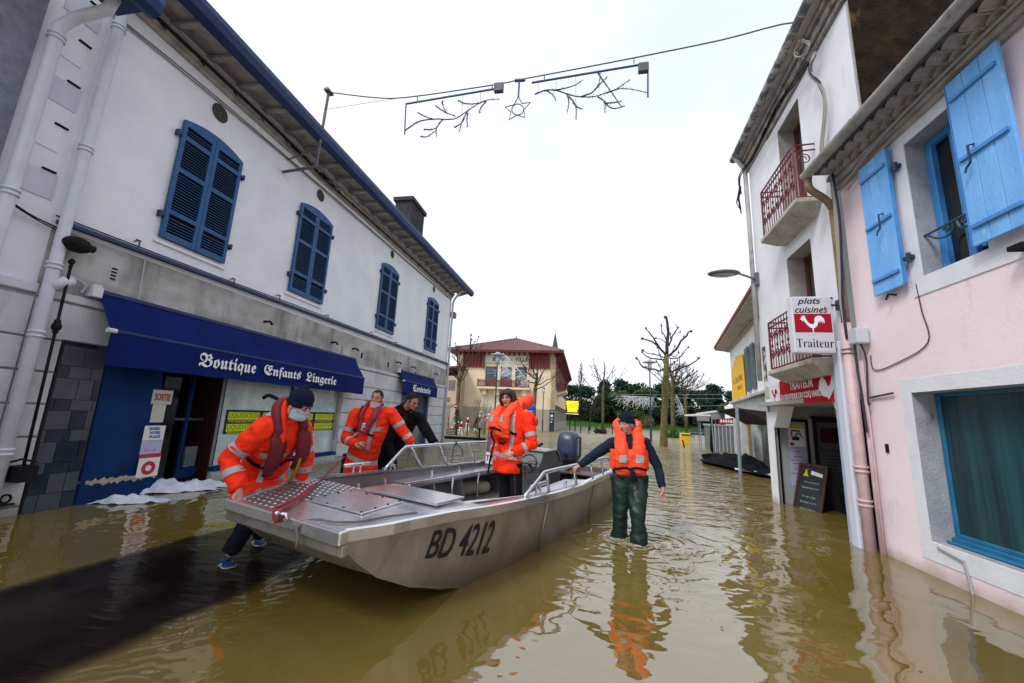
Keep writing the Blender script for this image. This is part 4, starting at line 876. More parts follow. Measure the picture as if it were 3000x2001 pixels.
# ---- signs on the white house
def rooster(F_o, U, Vv, W, sc, m_, parent, name='rooster', mirror=1):
    body = [(-.92, .50), (-.78, .62), (-.80, .76), (-.70, .70), (-.66, .84), (-.58, .74), (-.50, .80), (-.50, .62), (-.44, .48), (-.30, .22), (-.10, .06), (.10, .10), (.18, .26), (.16, .46), (.26, .68), (.46, .80), (.68, .76), (.86, .58), (.92, .34), (.88, .12), (.82, .36), (.76, .14), (.72, .42), (.62, .18), (.60, .46), (.50, .20), (.46, .40), (.40, .08), (.30, -.12), (.12, -.26), (.06, -.28), (.05, -.78), (-.01, -.78), (-.02, -.27), (-.20, -.20), (-.42, .04), (-.58, .30), (-.66, .42), (-.70, .28), (-.76, .42)]
    q = MB(); q.prism([F_o+U*(a*sc*mirror)+Vv*(b*sc)+W*.001 for a, b in body], W*.004); return q.build(name, m_, parent)
sg = thing('caterer_sign_box', 'white box sign reading plats cuisinés Traiteur with a rooster on a red field', 'sign', (3.1, 5.95, 2.8))
bx = MB(); x0, x1, z0, z1, yf, yk = 2.82, 3.32, 2.43, 3.22, 5.95, 6.07
bx.box((x0, yf, z0), (x1, yk, z1)); bx.build('sign_case', mat('white_sign_case', (.66, .68, .74), .5), sg, bevel=.008)
f = MB(); f.box((x0+.02, yf-.004, z0+.02), (x1-.02, yf-.0005, z1-.02)); f.build('sign_face', mat('pale_sign_face', (.60, .60, .66), .5), sg)
f = MB(); f.box((x0+.025, yf-.007, 2.71), (x1-.022, yf-.0045, 2.97)); f.build('red_field', red_ink, sg)
rooster(V((3.06, yf-.0075, 2.81)), UX, VZ, NY, .165, letter_white, sg)
lettering('script_words', '𝘱𝘭𝘢𝘵𝘴', V((2.90, yf-.0045, 3.09)), UX, VZ+UX*.10, NY, .28, .105, black_matt, sg, bold=.018, ext=.002)
lettering('script_words', '𝘤𝘶𝘪𝘴𝘪𝘯𝘦́𝘴', V((2.86, yf-.0045, 2.985)), UX, VZ+UX*.10, NY, .40, .085, black_matt, sg, bold=.018, ext=.002)
lettering('serif_words', '𝖳raiteur'.replace('𝖳', '𝐓').replace('raiteur', '𝐫𝐚𝐢𝐭𝐞𝐮𝐫'), V((2.85, yf-.0045, 2.50)), UX, VZ, NY, .45, .12, black_matt, sg, bold=-.012, ext=.002)
b = MB(); b.tube([(x1, 6.01, 3.10), (3.46, 6.01, 3.12)], .014, n=6); b.tube([(x1, 6.01, 2.50), (3.46, 6.01, 2.46)], .014, n=6); b.box((3.42, 5.97, 3.04), (3.46, 6.05, 3.18)); b.box((3.42, 5.97, 2.40), (3.46, 6.05, 2.52)); b.split('bracket', iron_navy, sg)
bn = thing('shop_banner', 'red shop banner reading TRAITEUR LA BOUTIQUE DU COQ HARDI over the entrance', 'sign', WF.P(1.2, 2.0, .05))
q = MB(); q.prism([WF.P(.02, 1.81, .01), WF.P(2.06, 1.83, .01), WF.P(2.06, 2.26, .01), WF.P(.02, 2.37, .01)], nW*.035); q.build('red_panel', red_banner, bn)
q = MB(); q.prism([WF.P(2.06, 1.83, .008), WF.P(2.54, 1.83, .008), WF.P(2.54, 2.23, .008), WF.P(2.06, 2.26, .008)], nW*.035); q.build('white_panel', white_card, bn)
U_ = -dW
lettering('banner_words', 'TRAITEUR', WF.P(1.62, 2.06, .046), U_, VZ, nW, .84, .145, letter_white, bn, bold=.012)
lettering('banner_words', 'LA BOUTIQUE DU COQ HARDI', WF.P(2.00, 1.89, .046), U_, VZ, nW, 1.46, .115, letter_white, bn, bold=.008)
q = MB(); q.prism([WF.P(a, b, .046) for a, b in ((.62, 2.02), (.58, 2.13), (.50, 2.19), (.42, 2.13), (.36, 2.02), (.28, 2.06), (.22, 2.18), (.14, 2.27), (.13, 2.15), (.18, 2.03), (.24, 1.95), (.32, 1.88), (.36, 1.845), (.40, 1.88), (.52, 1.90))], nW*.004); q.build('rooster', letter_white, bn)
rooster(WF.P(2.31, 2.02, .046), U_, VZ, nW, .14, red_ink, bn)
nm = MB(); WF.box(nm, 2.68, 2.88, 2.0, 2.22, .004, .016); tag(nm.build('street_name_plate', mat('cream_enamel', (.50, .47, .36), .5)), 'small cream street name plate at the outer corner beside the red banner', 'plate')
nm = MB(); WF.box(nm, 2.74, 2.80, 1.72, 1.84, .004, .014); tag(nm.build('house_number_plate', mat('blue_enamel', (.06, .15, .42), .4)), 'tiny blue enamel number plate on the white pier below the cream plate', 'plate')

# ---- wall mounted street lamp
lm = thing('wall_street_lamp', 'flat oval street lamp on an arm from the far corner of the white house', 'street lamp', WF.P(2.75, 4.4, .1))
a = PX((2228, 806), 3.58); hd = V((a.x-.62, a.y-.05, a.z+.03)); 
a = WF.P(SE-.10, 4.52, .05)
hd = PY((2120, 801), a.y-.05)
m = MB(); m.tube([a, hd+V((.28, 0, 0))], .022, n=8); m.box(a-V((.02, .06, .14)), a+V((.07, .06, .14))); m.build('arm', mat('lamp_blue_grey', (.10, .13, .18), .5), lm)
m = MB(); m.ball(hd, (.33, .20, .06), 22, 8); m.build('lamp_head', mat('lamp_blue_grey', (.10, .13, .18), .5), lm, smooth=True)
m = MB(); m.ball(hd-V((0, 0, .034)), (.24, .145, .04), 18, 6); m.build('lens', mat('lamp_lens', (.42, .38, .33), .3), lm, smooth=True)

# ---- chalk A-board
ab = thing('chalkboard', 'brown framed A-shaped chalkboard standing in the water at the caterer entrance', 'chalkboard', (4.05, 8.3, -.15))
pA, pB = V((3.84, 8.68, -.12)), V((4.03, 8.12, -.12)); du = (pB-pA).normalized(); out = V((-du.y, du.x, 0)); out = out if out.x < 0 else -out; lean = V((-out.x*.28, -out.y*.28, 1)).normalized(); Lw = (pB-pA).length
def AB(a, b, c=0): return pA+du*a+lean*b+out*c
q = MB(); q.prism([AB(.02, .02), AB(Lw-.02, .02), AB(Lw-.02, .90), AB(.02, .90)], out*-.02); q.build('board', mat('slate_board', (.012, .020, .028), .6, col2=(.025, .035, .045), nscale=5), ab)
q = MB()
for a, b, c, d in ((0, .045, 0, .94), (Lw-.045, Lw, 0, .94), (.045, Lw-.045, .895, .94), (.045, Lw-.045, 0, .05)): q.prism([AB(a, c), AB(b, c), AB(b, d), AB(a, d)], out*.022)
q.build('wooden_frame', mat('brown_wood', (.085, .03, .018), .6, col2=(.05, .018, .012), nscale=12, stretch=(1, 1, .2)), ab)
top1, top2 = AB(0, .92, -.02), AB(Lw, .92, -.02); bk = -out*.52
q = MB(); q.prism([top1, top2, pB+bk, pA+bk], -out*.02); q.build('rear_leaf', black_matt, ab)
q = MB(); q.prism([AB(.10, .71, .003), AB(.22, .71, .003), AB(.19, .76, .003), AB(.175, .83, .003), AB(.15, .83, .003), AB(.135, .76, .003)], out*.002); q.build('yellow_bottle', mat('yellow_print', (.65, .48, .01), .5), ab)
q = MB(); q.prism([AB(.26, .75, .003), AB(.50, .72, .003), AB(.50, .78, .003), AB(.27, .82, .003)], out*.002); q.build('white_scroll', white_card, ab)
chk = mat('chalk', (.34, .38, .38), .9)
for i, (t, z, wv, x_) in enumerate((('𝓟𝓵𝓪𝓽 𝓭𝓾 𝓳𝓸𝓾𝓻', .60, .32, .14), ('𝓪𝔁𝓸𝓪 𝓫𝓪𝓼𝓺𝓾𝓮', .50, .30, .12), ('𝓵𝓪 𝓶𝓪𝓲𝓼𝓸𝓷', .34, .26, .14), ('𝓿𝓸𝓾𝓼 𝓪𝓽𝓽𝓮𝓷𝓭', .24, .32, .12), ('𝓣𝓡𝓐𝓘𝓣𝓔𝓤𝓡', .12, .30, .14))):
    rr = random.Random(i); c = MB(); xx = x_
    while xx < x_+wv:                                   # quick illegible chalk scrawl, as in the picture
        L = .03+.05*rr.random(); pts = [AB(xx+L*k/8, z+.018*sin(k*1.9+rr.random()*2)+.006*rr.random(), .004) for k in range(9)]; c.tube(pts, .0028, n=4); xx += L+.012
    c.build('chalk_line', chk, ab)

# ================================================================ house with the yellow board
Y0 = V((5.75, 14., 0)); dY = V((1.55, 8, 0)).normalized(); nY = V((-dY.y, dY.x, 0)); YF = Frame(Y0, dY, nY)
yh = thing('white_house', 'white house with grey shutters, stone ground floor and a yellow board beyond the lamp', 'house', (6.5, 18, 0))
w = MB(); YF.wall(w, -3.5, 7.55, 2.5, 5.2, []); w.add([YF.P(7.55, 2.5), YF.P(7.55, 2.5, -8), YF.P(7.55, 5.2, -8), YF.P(7.55, 5.2)], [(0, 1, 2, 3)]); w.build('upper_wall', white_bright, yh, recalc=False)
w = MB(); YF.wall(w, -3.5, 7.55, -.4, 2.5, [(3.2, 5.2, -.4, 1.85, .3), (-.2, 2.75, -.4, 1.80, .3)]); w.add([YF.P(7.55, -.4), YF.P(7.55, -.4, -8), YF.P(7.55, 2.5, -8), YF.P(7.55, 2.5)], [(0, 1, 2, 3)])
w.build('ground_floor_wall', mat('whitewashed_stone', (.55, .58, .58), .85, col2=(.40, .43, .43), nscale=4, bump=.8, bscale=8), yh, recalc=False)
w = MB(); YF.box(w, -3.5, 7.75, 2.48, 2.60, -.01, .14); w.build('ledge', mat('stone_ledge', (.60, .58, .54), .8, col2=(.34, .31, .27), nscale=5), yh, bevel=.02)
w = MB(); YF.box(w, -3.5, 7.6, 5.06, 5.14, 0, .12); w.prism([YF.P(-3.5, 5.14, 0), YF.P(8.0, 5.14, 0), YF.P(8.0, 5.24, .62), YF.P(-3.5, 5.24, .62)], (0, 0, .05)); w.build('eaves_soffit', mat('cream_soffit', (.42, .38, .33), .85, col2=(.30, .27, .23), nscale=4), yh)
w = MB(); rows = []
for i in range(58):
    s_ = -3.5+i*.2; w.tube([YF.P(s_, 5.34, .66), YF.P(s_, 6.6, -3)], .075, n=6)
w.prism([YF.P(-3.5, 5.28, .62), YF.P(8.05, 5.28, .62), YF.P(8.05, 6.5, -3), YF.P(-3.5, 6.5, -3)], (0, 0, .05)); w.build('tile_roof', roof_tile, yh)
w = MB(); YF.box(w, 3.25, 4.4, -.3, 1.8, -.29, -.24); YF.box(w, 4.5, 5.15, -.3, 1.8, -.29, -.2, 1); YF.box(w, -.1, 2.7, -.3, 1.75, -.29, -.24); YF.box(w, .6, 1.0, .4, 1.3, -.23, -.21, 2); w.build('shop_openings', [mat('dark_teal_glass', (.02, .035, .04), .2), mat('ochre_panel', (.22, .13, .03), .7), white_card], yh)
for a, b, v0, v1 in ((2.46, 3.16, 2.76, 4.45), (1.45, 2.12, 2.78, 4.42)):
    q = MB(); YF.box(q, a, b, v0, v1, .03, .08)
    for i in range(20): YF.box(q, a+.05, b-.05, v0+.08+i*(v1-v0-.16)/20, v0+.11+i*(v1-v0-.16)/20, .08, .09)
    q.build('grey_shutter', mat('grey_blue_shutter', (.07, .10, .12), .6, col2=(.10, .14, .16), nscale=4), yh)
yb_ = MB(); YF.poly(yb_, [(3.50, 2.58), (6.85, 2.62), (6.68, 4.0), (5.05, 4.50), (3.58, 4.32)], .05, .09)
yo = yb_.build('yellow_board', yellow_sign); tag(yo, 'tall yellow board with slanted top on the white house beyond the caterer', 'sign')
lettering('board_words', 'LA CANTINE', YF.P(6.4, 3.30, .091), -dY, VZ, nY, 2.6, .26, mat('olive_lettering', (.16, .11, .02), .7), yo, bold=-.01)
lettering('board_words', 'GRILLE', YF.P(5.2, 2.98, .091), -dY, VZ, nY, 1.2, .18, mat('olive_lettering', (.16, .11, .02), .7), yo, bold=.0)
# pale building glimpsed behind its corner
gb = thing('low_pale_building', 'pale low building peeping out behind the white house corner', 'building', (10, 30, 0))
w = MB(); gx0 = PY((2131, 1180), 28).x; w.box((gx0, 28, -.4), (gx0+7, 28.6, 2.7)); w.prism([(gx0+.1, 28, 2.7), (gx0+7, 28, 2.7), (gx0+7, 28, 3.9), (gx0+1.2, 28, 3.5)], (0, .6, 0)); w.build('wall', white_bright, gb)
w = MB()
for i in range(6): w.box((gx0+.12, 27.97, 1.9+i*.12), (gx0+.4, 28.0, 1.96+i*.12))
w.build('shutter', mat('pale_slats', (.35, .36, .40), .7), gb)

# ---- terrace awnings on poles
tm = mat('grey_terrace_metal', (.20, .24, .30), .5); vm = mat('grey_valance', (.28, .28, .31), .8)
ta = thing('terrace_awning', 'farther low terrace awning with pale roof edge standing in the water', 'awning', (5.6, 20.8, 0))
m = MB(); m.box((5.3, 20.7, 1.84), (6.1, 23.0, 1.92)); m.build('roof_sheet', white_card, ta)
m = MB(); m.box((5.33, 20.66, 1.60), (5.88, 20.69, 1.84)); m.build('valance', vm, ta)
for x, y in ((5.5, 20.75), (5.95, 22.8)): m = MB(); m.tube([(x, y, -.3), (x-.03, y, 1.85)], .022, n=8); m.build('pole', tm, ta)
tb = thing('terrace_awning', 'nearer terrace awning with sloping white edge and thick pole before the yellow board house', 'awning', (5.1, 16.5, 0))
m = MB(); m.prism([(4.72, 16.45, 1.86), (5.55, 16.45, 2.02), (5.55, 16.45, 2.08), (4.72, 16.45, 1.93)], (.3, 3.2, .0)); m.build('roof_sheet', white_card, tb)
m = MB(); m.prism([(4.77, 16.42, 1.63), (5.2, 16.42, 1.68), (5.2, 16.42, 1.90), (4.77, 16.42, 1.85)], (0, .02, 0)); m.build('valance', vm, tb)
for x, y, r in ((4.83, 16.5, .024), (5.02, 16.7, .024)): m = MB(); m.tube([(x, y, -.3), (x-.06, y, 1.9)], r, n=8); m.build('pole', tm, tb)
m = MB(); m.tube([(4.60, 13.4, -.3), (4.68, 13.6, 2.02)], .05, n=10); m.build('pole', tm, tb)
m = MB(); m.prism([(4.66, 13.6, 1.98), (5.6, 13.7, 1.9), (5.75, 13.8, 1.5), (5.3, 13.7, 1.75)], (.3, 3, 0)); m.build('folded_canopy', mat('brown_folded_canopy', (.05, .04, .04), .8), tb)
ub = thing('folded_parasol', 'folded black parasol hanging between the terrace awnings above the water', 'parasol', (5.0, 17.5, .4))
m = MB(); m.tube([(5.03, 17.5, .38), (5.02, 17.5, .6), (5.05, 17.5, 1.2), (5.08, 17.5, 1.75)], [.055, .075, .07, .03], n=10); m.build('canopy', black_cloth, ub, smooth=True); m = MB(); m.tube([(5.03, 17.5, -.3), (5.08, 17.5, 1.8)], .02, n=6); m.build('pole', iron_black, ub)
# kiosk
kk = thing('glass_kiosk', 'low glazed kiosk with red and white lettered fascia behind the terrace poles', 'kiosk', (8, 25, 0))
m = MB(); m.box((7.35, 25, -.3), (8.6, 27, 1.40)); m.build('glazing', mat('kiosk_glass', (.10, .13, .14), .2, col2=(.16, .19, .20), nscale=2), kk)
m = MB()
for i in range(7): m.box((7.35+i*.2, 24.96, -.3), (7.39+i*.2, 25, 1.42))
m.box((7.3, 24.94, 1.40), (8.65, 27, 1.50)); m.build('frame', mat('grey_white_frame', (.36, .38, .40), .6), kk)
m = MB(); m.prism([(7.55, 24.9, 1.50), (8.5, 24.9, 1.55), (8.5, 24.9, 1.88), (7.6, 24.9, 1.80)], (0, .05, 0)); m.build('fascia', red_ink, kk)
m = MB()
for i in range(6): m.box((7.66+i*.13, 24.88, 1.60+.02*(i % 2)), (7.74+i*.13, 24.9, 1.76))
m.build('fascia_marks', white_card, kk)
# black boat with tarpaulin and pale board
bb = thing('tarpaulin_covered_boat', 'black tarpaulin heap on a dark boat moored at the white stone house', 'boat', (5.6, 16, 0))
m = MB(); m.loft([[(4.35, 16.6, .10), (4.45, 16.9, .12), (4.6, 16.9, -.1), (4.5, 16.6, -.1)], [(4.9, 15.2, .16), (5.4, 16.8, .2), (5.3, 16.7, -.2), (5.0, 15.4, -.2)], [(5.3, 12.9, .10), (5.8, 13.0, .12), (5.7, 13.1, -.2), (5.35, 13.1, -.2)]]); m.build('hull', iron_black, bb)
m = MB(); vs = []; n, k = 22, 12
for j in range(k+1):
    for i in range(n+1):
        a, b = i/n, j/k; p = V((4.75, 16.7, 0)).lerp(V((5.45, 12.9, 0)), a)+V((1, .15, 0))*(b-.5)*.9
        z = .10+(.50*(sin(pi*min(1, a*1.15))**.6 if a < .87 else .3))*sin(pi*b)**.6*(.7+.9*noise.noise(p*3.1))
        vs.append(p+V((0, 0, max(z, .05))))
m.add(vs, [(j*(n+1)+i, j*(n+1)+i+1, (j+1)*(n+1)+i+1, (j+1)*(n+1)+i) for j in range(k) for i in range(n)]); m.build('tarpaulin', tarp_black, bb, smooth=True, recalc=False)
m = MB(); m.loft([[(4.45, 16.9, .30), (4.62, 16.9, .34), (4.7, 16.8, .05), (4.5, 16.8, .05)], [(4.5, 16.2, .40), (4.9, 16.3, .42), (5.0, 16.2, .05), (4.6, 16.1, .05)], [(4.8, 15.5, .25), (5.1, 15.6, .28), (5.2, 15.5, .05), (4.9, 15.4, .05)]]); m.build('raised_bow', tarp_black, bb)
pb = MB(); pb.prism([(4.72, 14.2, .07), (5.25, 12.6, .10), (5.6, 12.7, .12), (5.1, 14.3, .09)], (0, 0, .05)); tag(pb.build('pale_board', white_card), 'pale board floating beside the black tarpaulin heap', 'board')
# ================================================================ cable with the winter decoration
def D(p, y=7.2): return PY(p, y)
po = thing('cable_pole', 'grey steel bracket pole holding the street cable above the blue gutter', 'pole', (-6.5, 7.7, 7.15))
m = MB(); pt, pbm = PX((963, 270), -5.84), PX((925, 491), -5.84); wl_ = PX((829, 504), -6.58); m.tube([pt, pbm], .030, n=8); m.tube([wl_, pbm+V((0, 0, .02))], .032, n=8); m.tube([V((-6.58, pbm.y, pbm.z+.25)), pbm.lerp(pt, .25)], .018, n=6)
m.box(pt-V((.06, .10, .02)), pt+V((.06, .10, .03))); 
for k in range(4): m.tube([pt+V((0, -.08+.05*k, 0)), pt+V((0, -.08+.05*k, .07))], .012, n=5)
m.build('pole', mat('weathered_steel', (.06, .07, .10), .6, col2=(.12, .12, .13), nscale=8), po)
ca = thing('street_cable', 'thin steel cable sagging across the street between the two eaves', 'cable', pt)
def dc(x, y): return (900+x/2.137, 150+y/2.137)
wire = [pt, D(dc(420, 290)), D(dc(630, 288)), D(dc(1160, 212)), D(dc(1330, 178)), D(dc(1480, 150), 7.1), D(dc(2045, 42), 6.8), D((2110, 118), 6.55), PY((2335, 65), 6.1), WF.P(-.3, 7.15, .2)]
m = MB(); m.tube(crv(wire, 4), .013, n=5); m.tube(crv([pt-V((0, 0, .45)), D(dc(400, 320)), D(dc(600, 290))], 4), .006, n=4); m.build('cable', mat('blue_grey_cable', (.03, .07, .14), .6), ca)
dm = mat('blue_grey_frame_steel', (.010, .065, .19), .55); tw = mat('wound_light_twig', (.010, .030, .085), .7)
def spiky(mb, pts, r=.014):
    c = crv([D(dc(*p)) for p in pts], 4); mb.tube(c, [r*1.15*(1-.6*i/len(c)) for i in range(len(c))], n=5); rr = random.Random(len(pts)+int(pts[0][0]))
    L = 0
    for a, b in zip(c, c[1:]):
        for k in range(2):
            p = a.lerp(b, rr.random()); dd = V((rr.uniform(-1, 1), rr.uniform(-.6, .6), rr.uniform(-1, 1))).normalized()*rr.uniform(.03, .06); mb.tube([p-dd*.4, p+dd], .004, n=3)
for lab, frame, boxp, hang, tw_ in (
    ('left half of the hanging winter decoration with thorny light branches in a thin frame', [(618, 330), (1175, 236)], (1200, 228),
     [(975, 268, 968, 400), (1085, 250, 1085, 330)],
     [[(612, 497), (700, 440), (800, 425), (915, 425), (980, 390), (1060, 335), (1130, 305), (1205, 300)], [(945, 308), (990, 328), (1060, 328), (1120, 312)], [(693, 385), (740, 410), (790, 425)], [(805, 342), (860, 380), (930, 408)], [(848, 310), (850, 345), (880, 395)], [(850, 425), (810, 480), (808, 535)], [(730, 490), (780, 490), (812, 478)], [(710, 533), (750, 535), (800, 500)], [(1005, 375), (970, 440), (952, 505)], [(1005, 390), (1000, 430), (1005, 475)], [(920, 478), (960, 455), (985, 420)], [(1120, 315), (1085, 355), (1078, 390)]]),
    ('right half of the hanging winter decoration with thorny light branches in a thin frame', [(1405, 198), (2085, 85)], (2105, 103),
     [(1446, 195, 1446, 262), (1558, 172, 1558, 250), (1682, 150, 1682, 430)],
     [[(1425, 270), (1490, 245), (1560, 245), (1620, 265), (1700, 285), (1800, 283), (1880, 258), (1960, 235), (2040, 240), (2130, 260)], [(1540, 245), (1600, 235), (1670, 215), (1725, 180)], [(1490, 243), (1535, 270), (1558, 310)], [(1710, 285), (1780, 260), (1825, 210), (1835, 130)], [(1800, 240), (1840, 200), (1880, 160)], [(1870, 262), (1940, 235), (2020, 178)], [(1625, 265), (1638, 320), (1628, 380)], [(1640, 285), (1680, 340), (1684, 430)], [(1665, 320), (1690, 350), (1725, 362)], [(1820, 285), (1862, 320), (1862, 385)], [(1860, 315), (1910, 358), (1990, 343)], [(1870, 325), (1920, 322), (1965, 315)], [(1815, 130), (1900, 250), (1970, 352)]])):
    t = thing('winter_decoration', lab, 'street decoration', D(dc(*frame[0])), 'hanging street decoration halves')
    m = MB(); a, b = D(dc(*frame[0])), D(dc(*frame[1])); m.tube([a, b], .022, n=6)
    e = (618, 330, 610, 520) if frame[0][0] < 1000 else (2133, 72, 2133, 288)
    m.tube([D(dc(e[0], e[1])), D(dc(e[2], e[3]))], .017, n=6)
    if e[0] > 1000: m.tube([b, D(dc(2133, 78))], .022, n=6)
    for x_, y_ in ([(690, 285), (1158, 212)] if frame[0][0] < 1000 else [(1485, 152), (2045, 45)]): m.tube([D(dc(x_, y_)), D(dc(x_, y_+30))], .012, n=5)
    for h in hang: m.tube([D(dc(h[0], h[1])), D(dc(h[2], h[3]))], .004, n=4)
    m.build('frame', dm, t)
    m = MB(); c = D(dc(*boxp)); m.box(c-V((.10, .05, .11)), c+V((.10, .05, .09))); m.build('connection_box', mat('grey_box', (.08, .09, .12), .6), t, bevel=.01)
    m = MB()
    for pl in tw_: spiky(m, pl)
    m.build('light_branches', tw, t)
st = thing('star_decoration', 'small open star with a round centre hanging from the middle of the cable', 'street decoration', D(dc(1318, 365)))
m = MB(); m.tube([D(dc(1300, 185)), D(dc(1365, 180))], .035, n=6); m.tube([D(dc(1328, 185)), D(dc(1322, 285))], .020, n=6); m.build('hanger', dm, st)
m = MB(); o5 = [(1322, 285), (1397, 322), (1362, 415), (1262, 430), (1238, 350)]
cx, cy = 1318, 365; star = []
for i, p in enumerate(o5):
    q = o5[(i+1) % 5]; mid = ((p[0]+q[0])/2, (p[1]+q[1])/2); star += [p, (cx+(mid[0]-cx)*.62, cy+(mid[1]-cy)*.62)]
m.tube([D(dc(*p)) for p in star+[star[0]]], .012, n=5); m.tube([D(dc(cx+37*cos(a*pi/9), cy+35*sin(a*pi/9))) for a in range(19)], .012, n=5); m.build('star', dm, st)

# ================================================================ town hall
HY = 46.0; HF = Frame((0, HY, 0), (1, 0, 0), (0, -1, 0)); hx0, hx1 = -15.0, -3.35
th = thing('town_hall', 'cream town hall with red tiled hipped roof and dark red timber gallery', 'town hall', (-9, 50, 0))
w = MB(); HF.wall(w, hx0, hx1, 2.35, 8.9, [(-11.55, -10.1, 4.75, 7.15), (-9.72, -8.35, 4.75, 7.15), (-7.95, -6.55, 4.75, 7.15)], .25)
w.add([(hx1, HY, 2.35), (hx1, 78, 2.35), (hx1, 78, 8.9), (hx1, HY, 8.9)], [(0, 1, 2, 3)]); w.add([(hx0, HY, 2.35), (hx0, 78, 2.35), (hx0, 78, 8.9), (hx0, HY, 8.9)], [(0, 1, 2, 3)]); w.build('upper_wall', cream_wall, th, recalc=False)
w = MB(); w.box((hx0-.05, HY-.05, -.4), (hx1+.05, 78, 2.35)); w.build('plinth_wall', grey_cream, th)
w = MB()
for i in range(12): w.box((hx1-.3-.06*(i % 2), HY-.10, .3+i*.68), (hx1+.10, HY+.5+.12*(i % 2), .3+i*.68+.60)); 
w.box((hx1-.45, HY-.14, 6.15), (hx1+.14, HY+.6, 6.5)); w.box((hx1-.7, HY-.12, 2.6), (hx1+.12, HY+.5, 4.2)) if False else None
w.build('corner_quoins', mat('sandstone', (.46, .36, .22), .9, col2=(.34, .26, .16), nscale=1.5), th)
w = MB(); E0, E1, F0 = hx0-1.3, hx1+1.05, HY-1.25; zr = 8.95; top = 11.7
rp = [(E0, F0, zr), (E1, F0, zr), (E1, 79, zr), (E0, 79, zr), (-9.1, 52.2, top), (-9.1, 73, top)]
w.add(rp, [(0, 1, 4), (1, 2, 5, 4), (3, 0, 4, 5), (2, 3, 5)])
w.add([(a, b, c-.12) for a, b, c in rp], [(0, 1, 4), (1, 2, 5, 4), (3, 0, 4, 5), (2, 3, 5)])
for i in range(66):                                # tile rolls on the front slope
    x_ = E0+.1+i*(E1-E0-.2)/65; t = 1-abs((x_-(-9.1)))/((E1-E0)/2); yy = lerp(F0, 52.2, t*.96); zz = lerp(zr, top, t*.96); w.tube([(x_, F0, zr+.03), (x_, yy, zz+.03)], .05, n=5)
w.tube([(E0, F0, zr+.05), (-9.1, 52.2, top+.08)], .10, n=6); w.tube([(E1, F0, zr+.05), (-9.1, 52.2, top+.08)], .10, n=6)
w.tube([(-9.1, 52.2, top), (-9.1, 52.2, top+.45)], .08, n=5); w.box((-14.2, 52, 10.0), (-13.2, 53, 10.9))
rt = mat('red_brown_roof_tile', (.19, .095, .10), .85, col2=(.28, .17, .18), nscale=1.8, stretch=(3, 1, 1), bump=.3); w.build('roof', rt, th, recalc=False)
w = MB(); w.box((E0+.1, F0+.05, zr-.22), (E1-.1, F0+.15, zr-.02)); w.box((E1-.15, F0+.1, zr-.22), (E1-.05, 78.8, zr-.02))
for i in range(20): x_ = hx0+.2+i*.6; w.prism([(x_, HY, zr-.55), (x_, HY, zr-.15), (x_, F0+.1, zr-.15)], (.12, 0, 0))
for i in range(34): y_ = HY+.3+i*.95; w.prism([(hx1, y_, zr-1.3), (hx1, y_, zr-.15), (E1-.1, y_, zr-.15)], (0, .16, 0))
w.build('timber_brackets', basque_red, th)
w = MB()
for a, b in ((hx0+.7, -11.9), (-6.3, -3.95)):
    HF.box(w, a, b, 7.05, 8.72, .0, .14)
    for i in range(7): HF.box(w, lerp(a, b, i/6.)-.06, lerp(a, b, i/6.)+.06, 6.92, 8.75, .14, .26)
    HF.box(w, a, b, 8.2, 8.75, .14, .20)
for a in (-11.95, -6.35): HF.box(w, a, a+.25, 6.9, 8.8, .0, .35)
for i in range(17): y_ = HY+1.2+i*1.8; w.box((hx1, y_, 5.2), (hx1+.10, y_+.8, 8.4))
w.build('timber_panelling', basque_red, th)
w = MB(); HF.box(w, -11.7, -6.4, 7.5, 8.45, .02, .10); o = w.build('name_band', mat('pale_name_band', (.62, .60, .54), .8), th)
lettering('name_letters', '𝐇𝐎𝐓𝐄𝐋', V((-10.75, HY-.10, 7.78)), UX, VZ, NY, 1.75, .46, iron_black, o, bold=.02)
lettering('name_letters', '𝐃𝐄', V((-8.72, HY-.10, 7.80)), UX, VZ, NY, .42, .24, iron_black, o)
lettering('name_letters', '𝐕𝐈𝐋𝐋𝐄', V((-8.02, HY-.10, 7.78)), UX, VZ, NY, 1.55, .46, iron_black, o, bold=.02)
for k, a in enumerate((-11.55, -9.72, -7.95)):
    b = a+(1.45 if k == 0 else 1.38); q = MB(); HF.box(q, a, b, 4.75, 7.15, -.24, -.2); o = q.build('window', mat('grey_blue_glass', (.10, .14, .17), .2, col2=(.05, .075, .10), nscale=1.1, ramp=(.45, .55)), th)
    q = MB()
    for u0, u1, v0, v1 in ((a, a+.07, 4.75, 7.15), (b-.07, b, 4.75, 7.15), (a, b, 7.07, 7.15), (a, b, 6.3, 6.36)): HF.box(q, u0, u1, v0, v1, -.2, -.12)
    q.build('frame', mat('grey_frame', (.22, .24, .26), .6), o)
w = MB(); HF.box(w, -12.2, -6.1, 4.45, 4.68, 0, 1.0)
for a in (-11.7, -10.2, -8.6, -7.0): HF.poly(w, [(a, 3.8), (a+.5, 3.8), (a+.5, 4.45), (a, 4.45)], 0, .6)
bo = w.build('balcony', cream_wall, th)
w = MB(); HF.box(w, -12.2, -6.1, 5.38, 5.48, .92, 1.0); HF.box(w, -12.2, -6.1, 4.68, 4.78, .92, 1.0); HF.box(w, -12.2, -6.1, 5.2, 5.26, .92, 1.0)
for i in range(56): a = -12.2+i*6.05/55; HF.box(w, a, a+(.10 if i % 9 == 0 else .05), 4.7, 5.6 if i % 9 == 0 else 5.4, .93, .99)
w.build('railing', basque_red, bo)
w = MB(); w.prism([(hx1, 49, 4.2), (hx1+1.2, 49.2, 4.6), (hx1+1.2, 54, 4.6), (hx1, 54, 4.2)], (0, 0, .2)); w.box((hx1+1.1, 49, 4.8), (hx1+1.2, 54.4, 5.0))
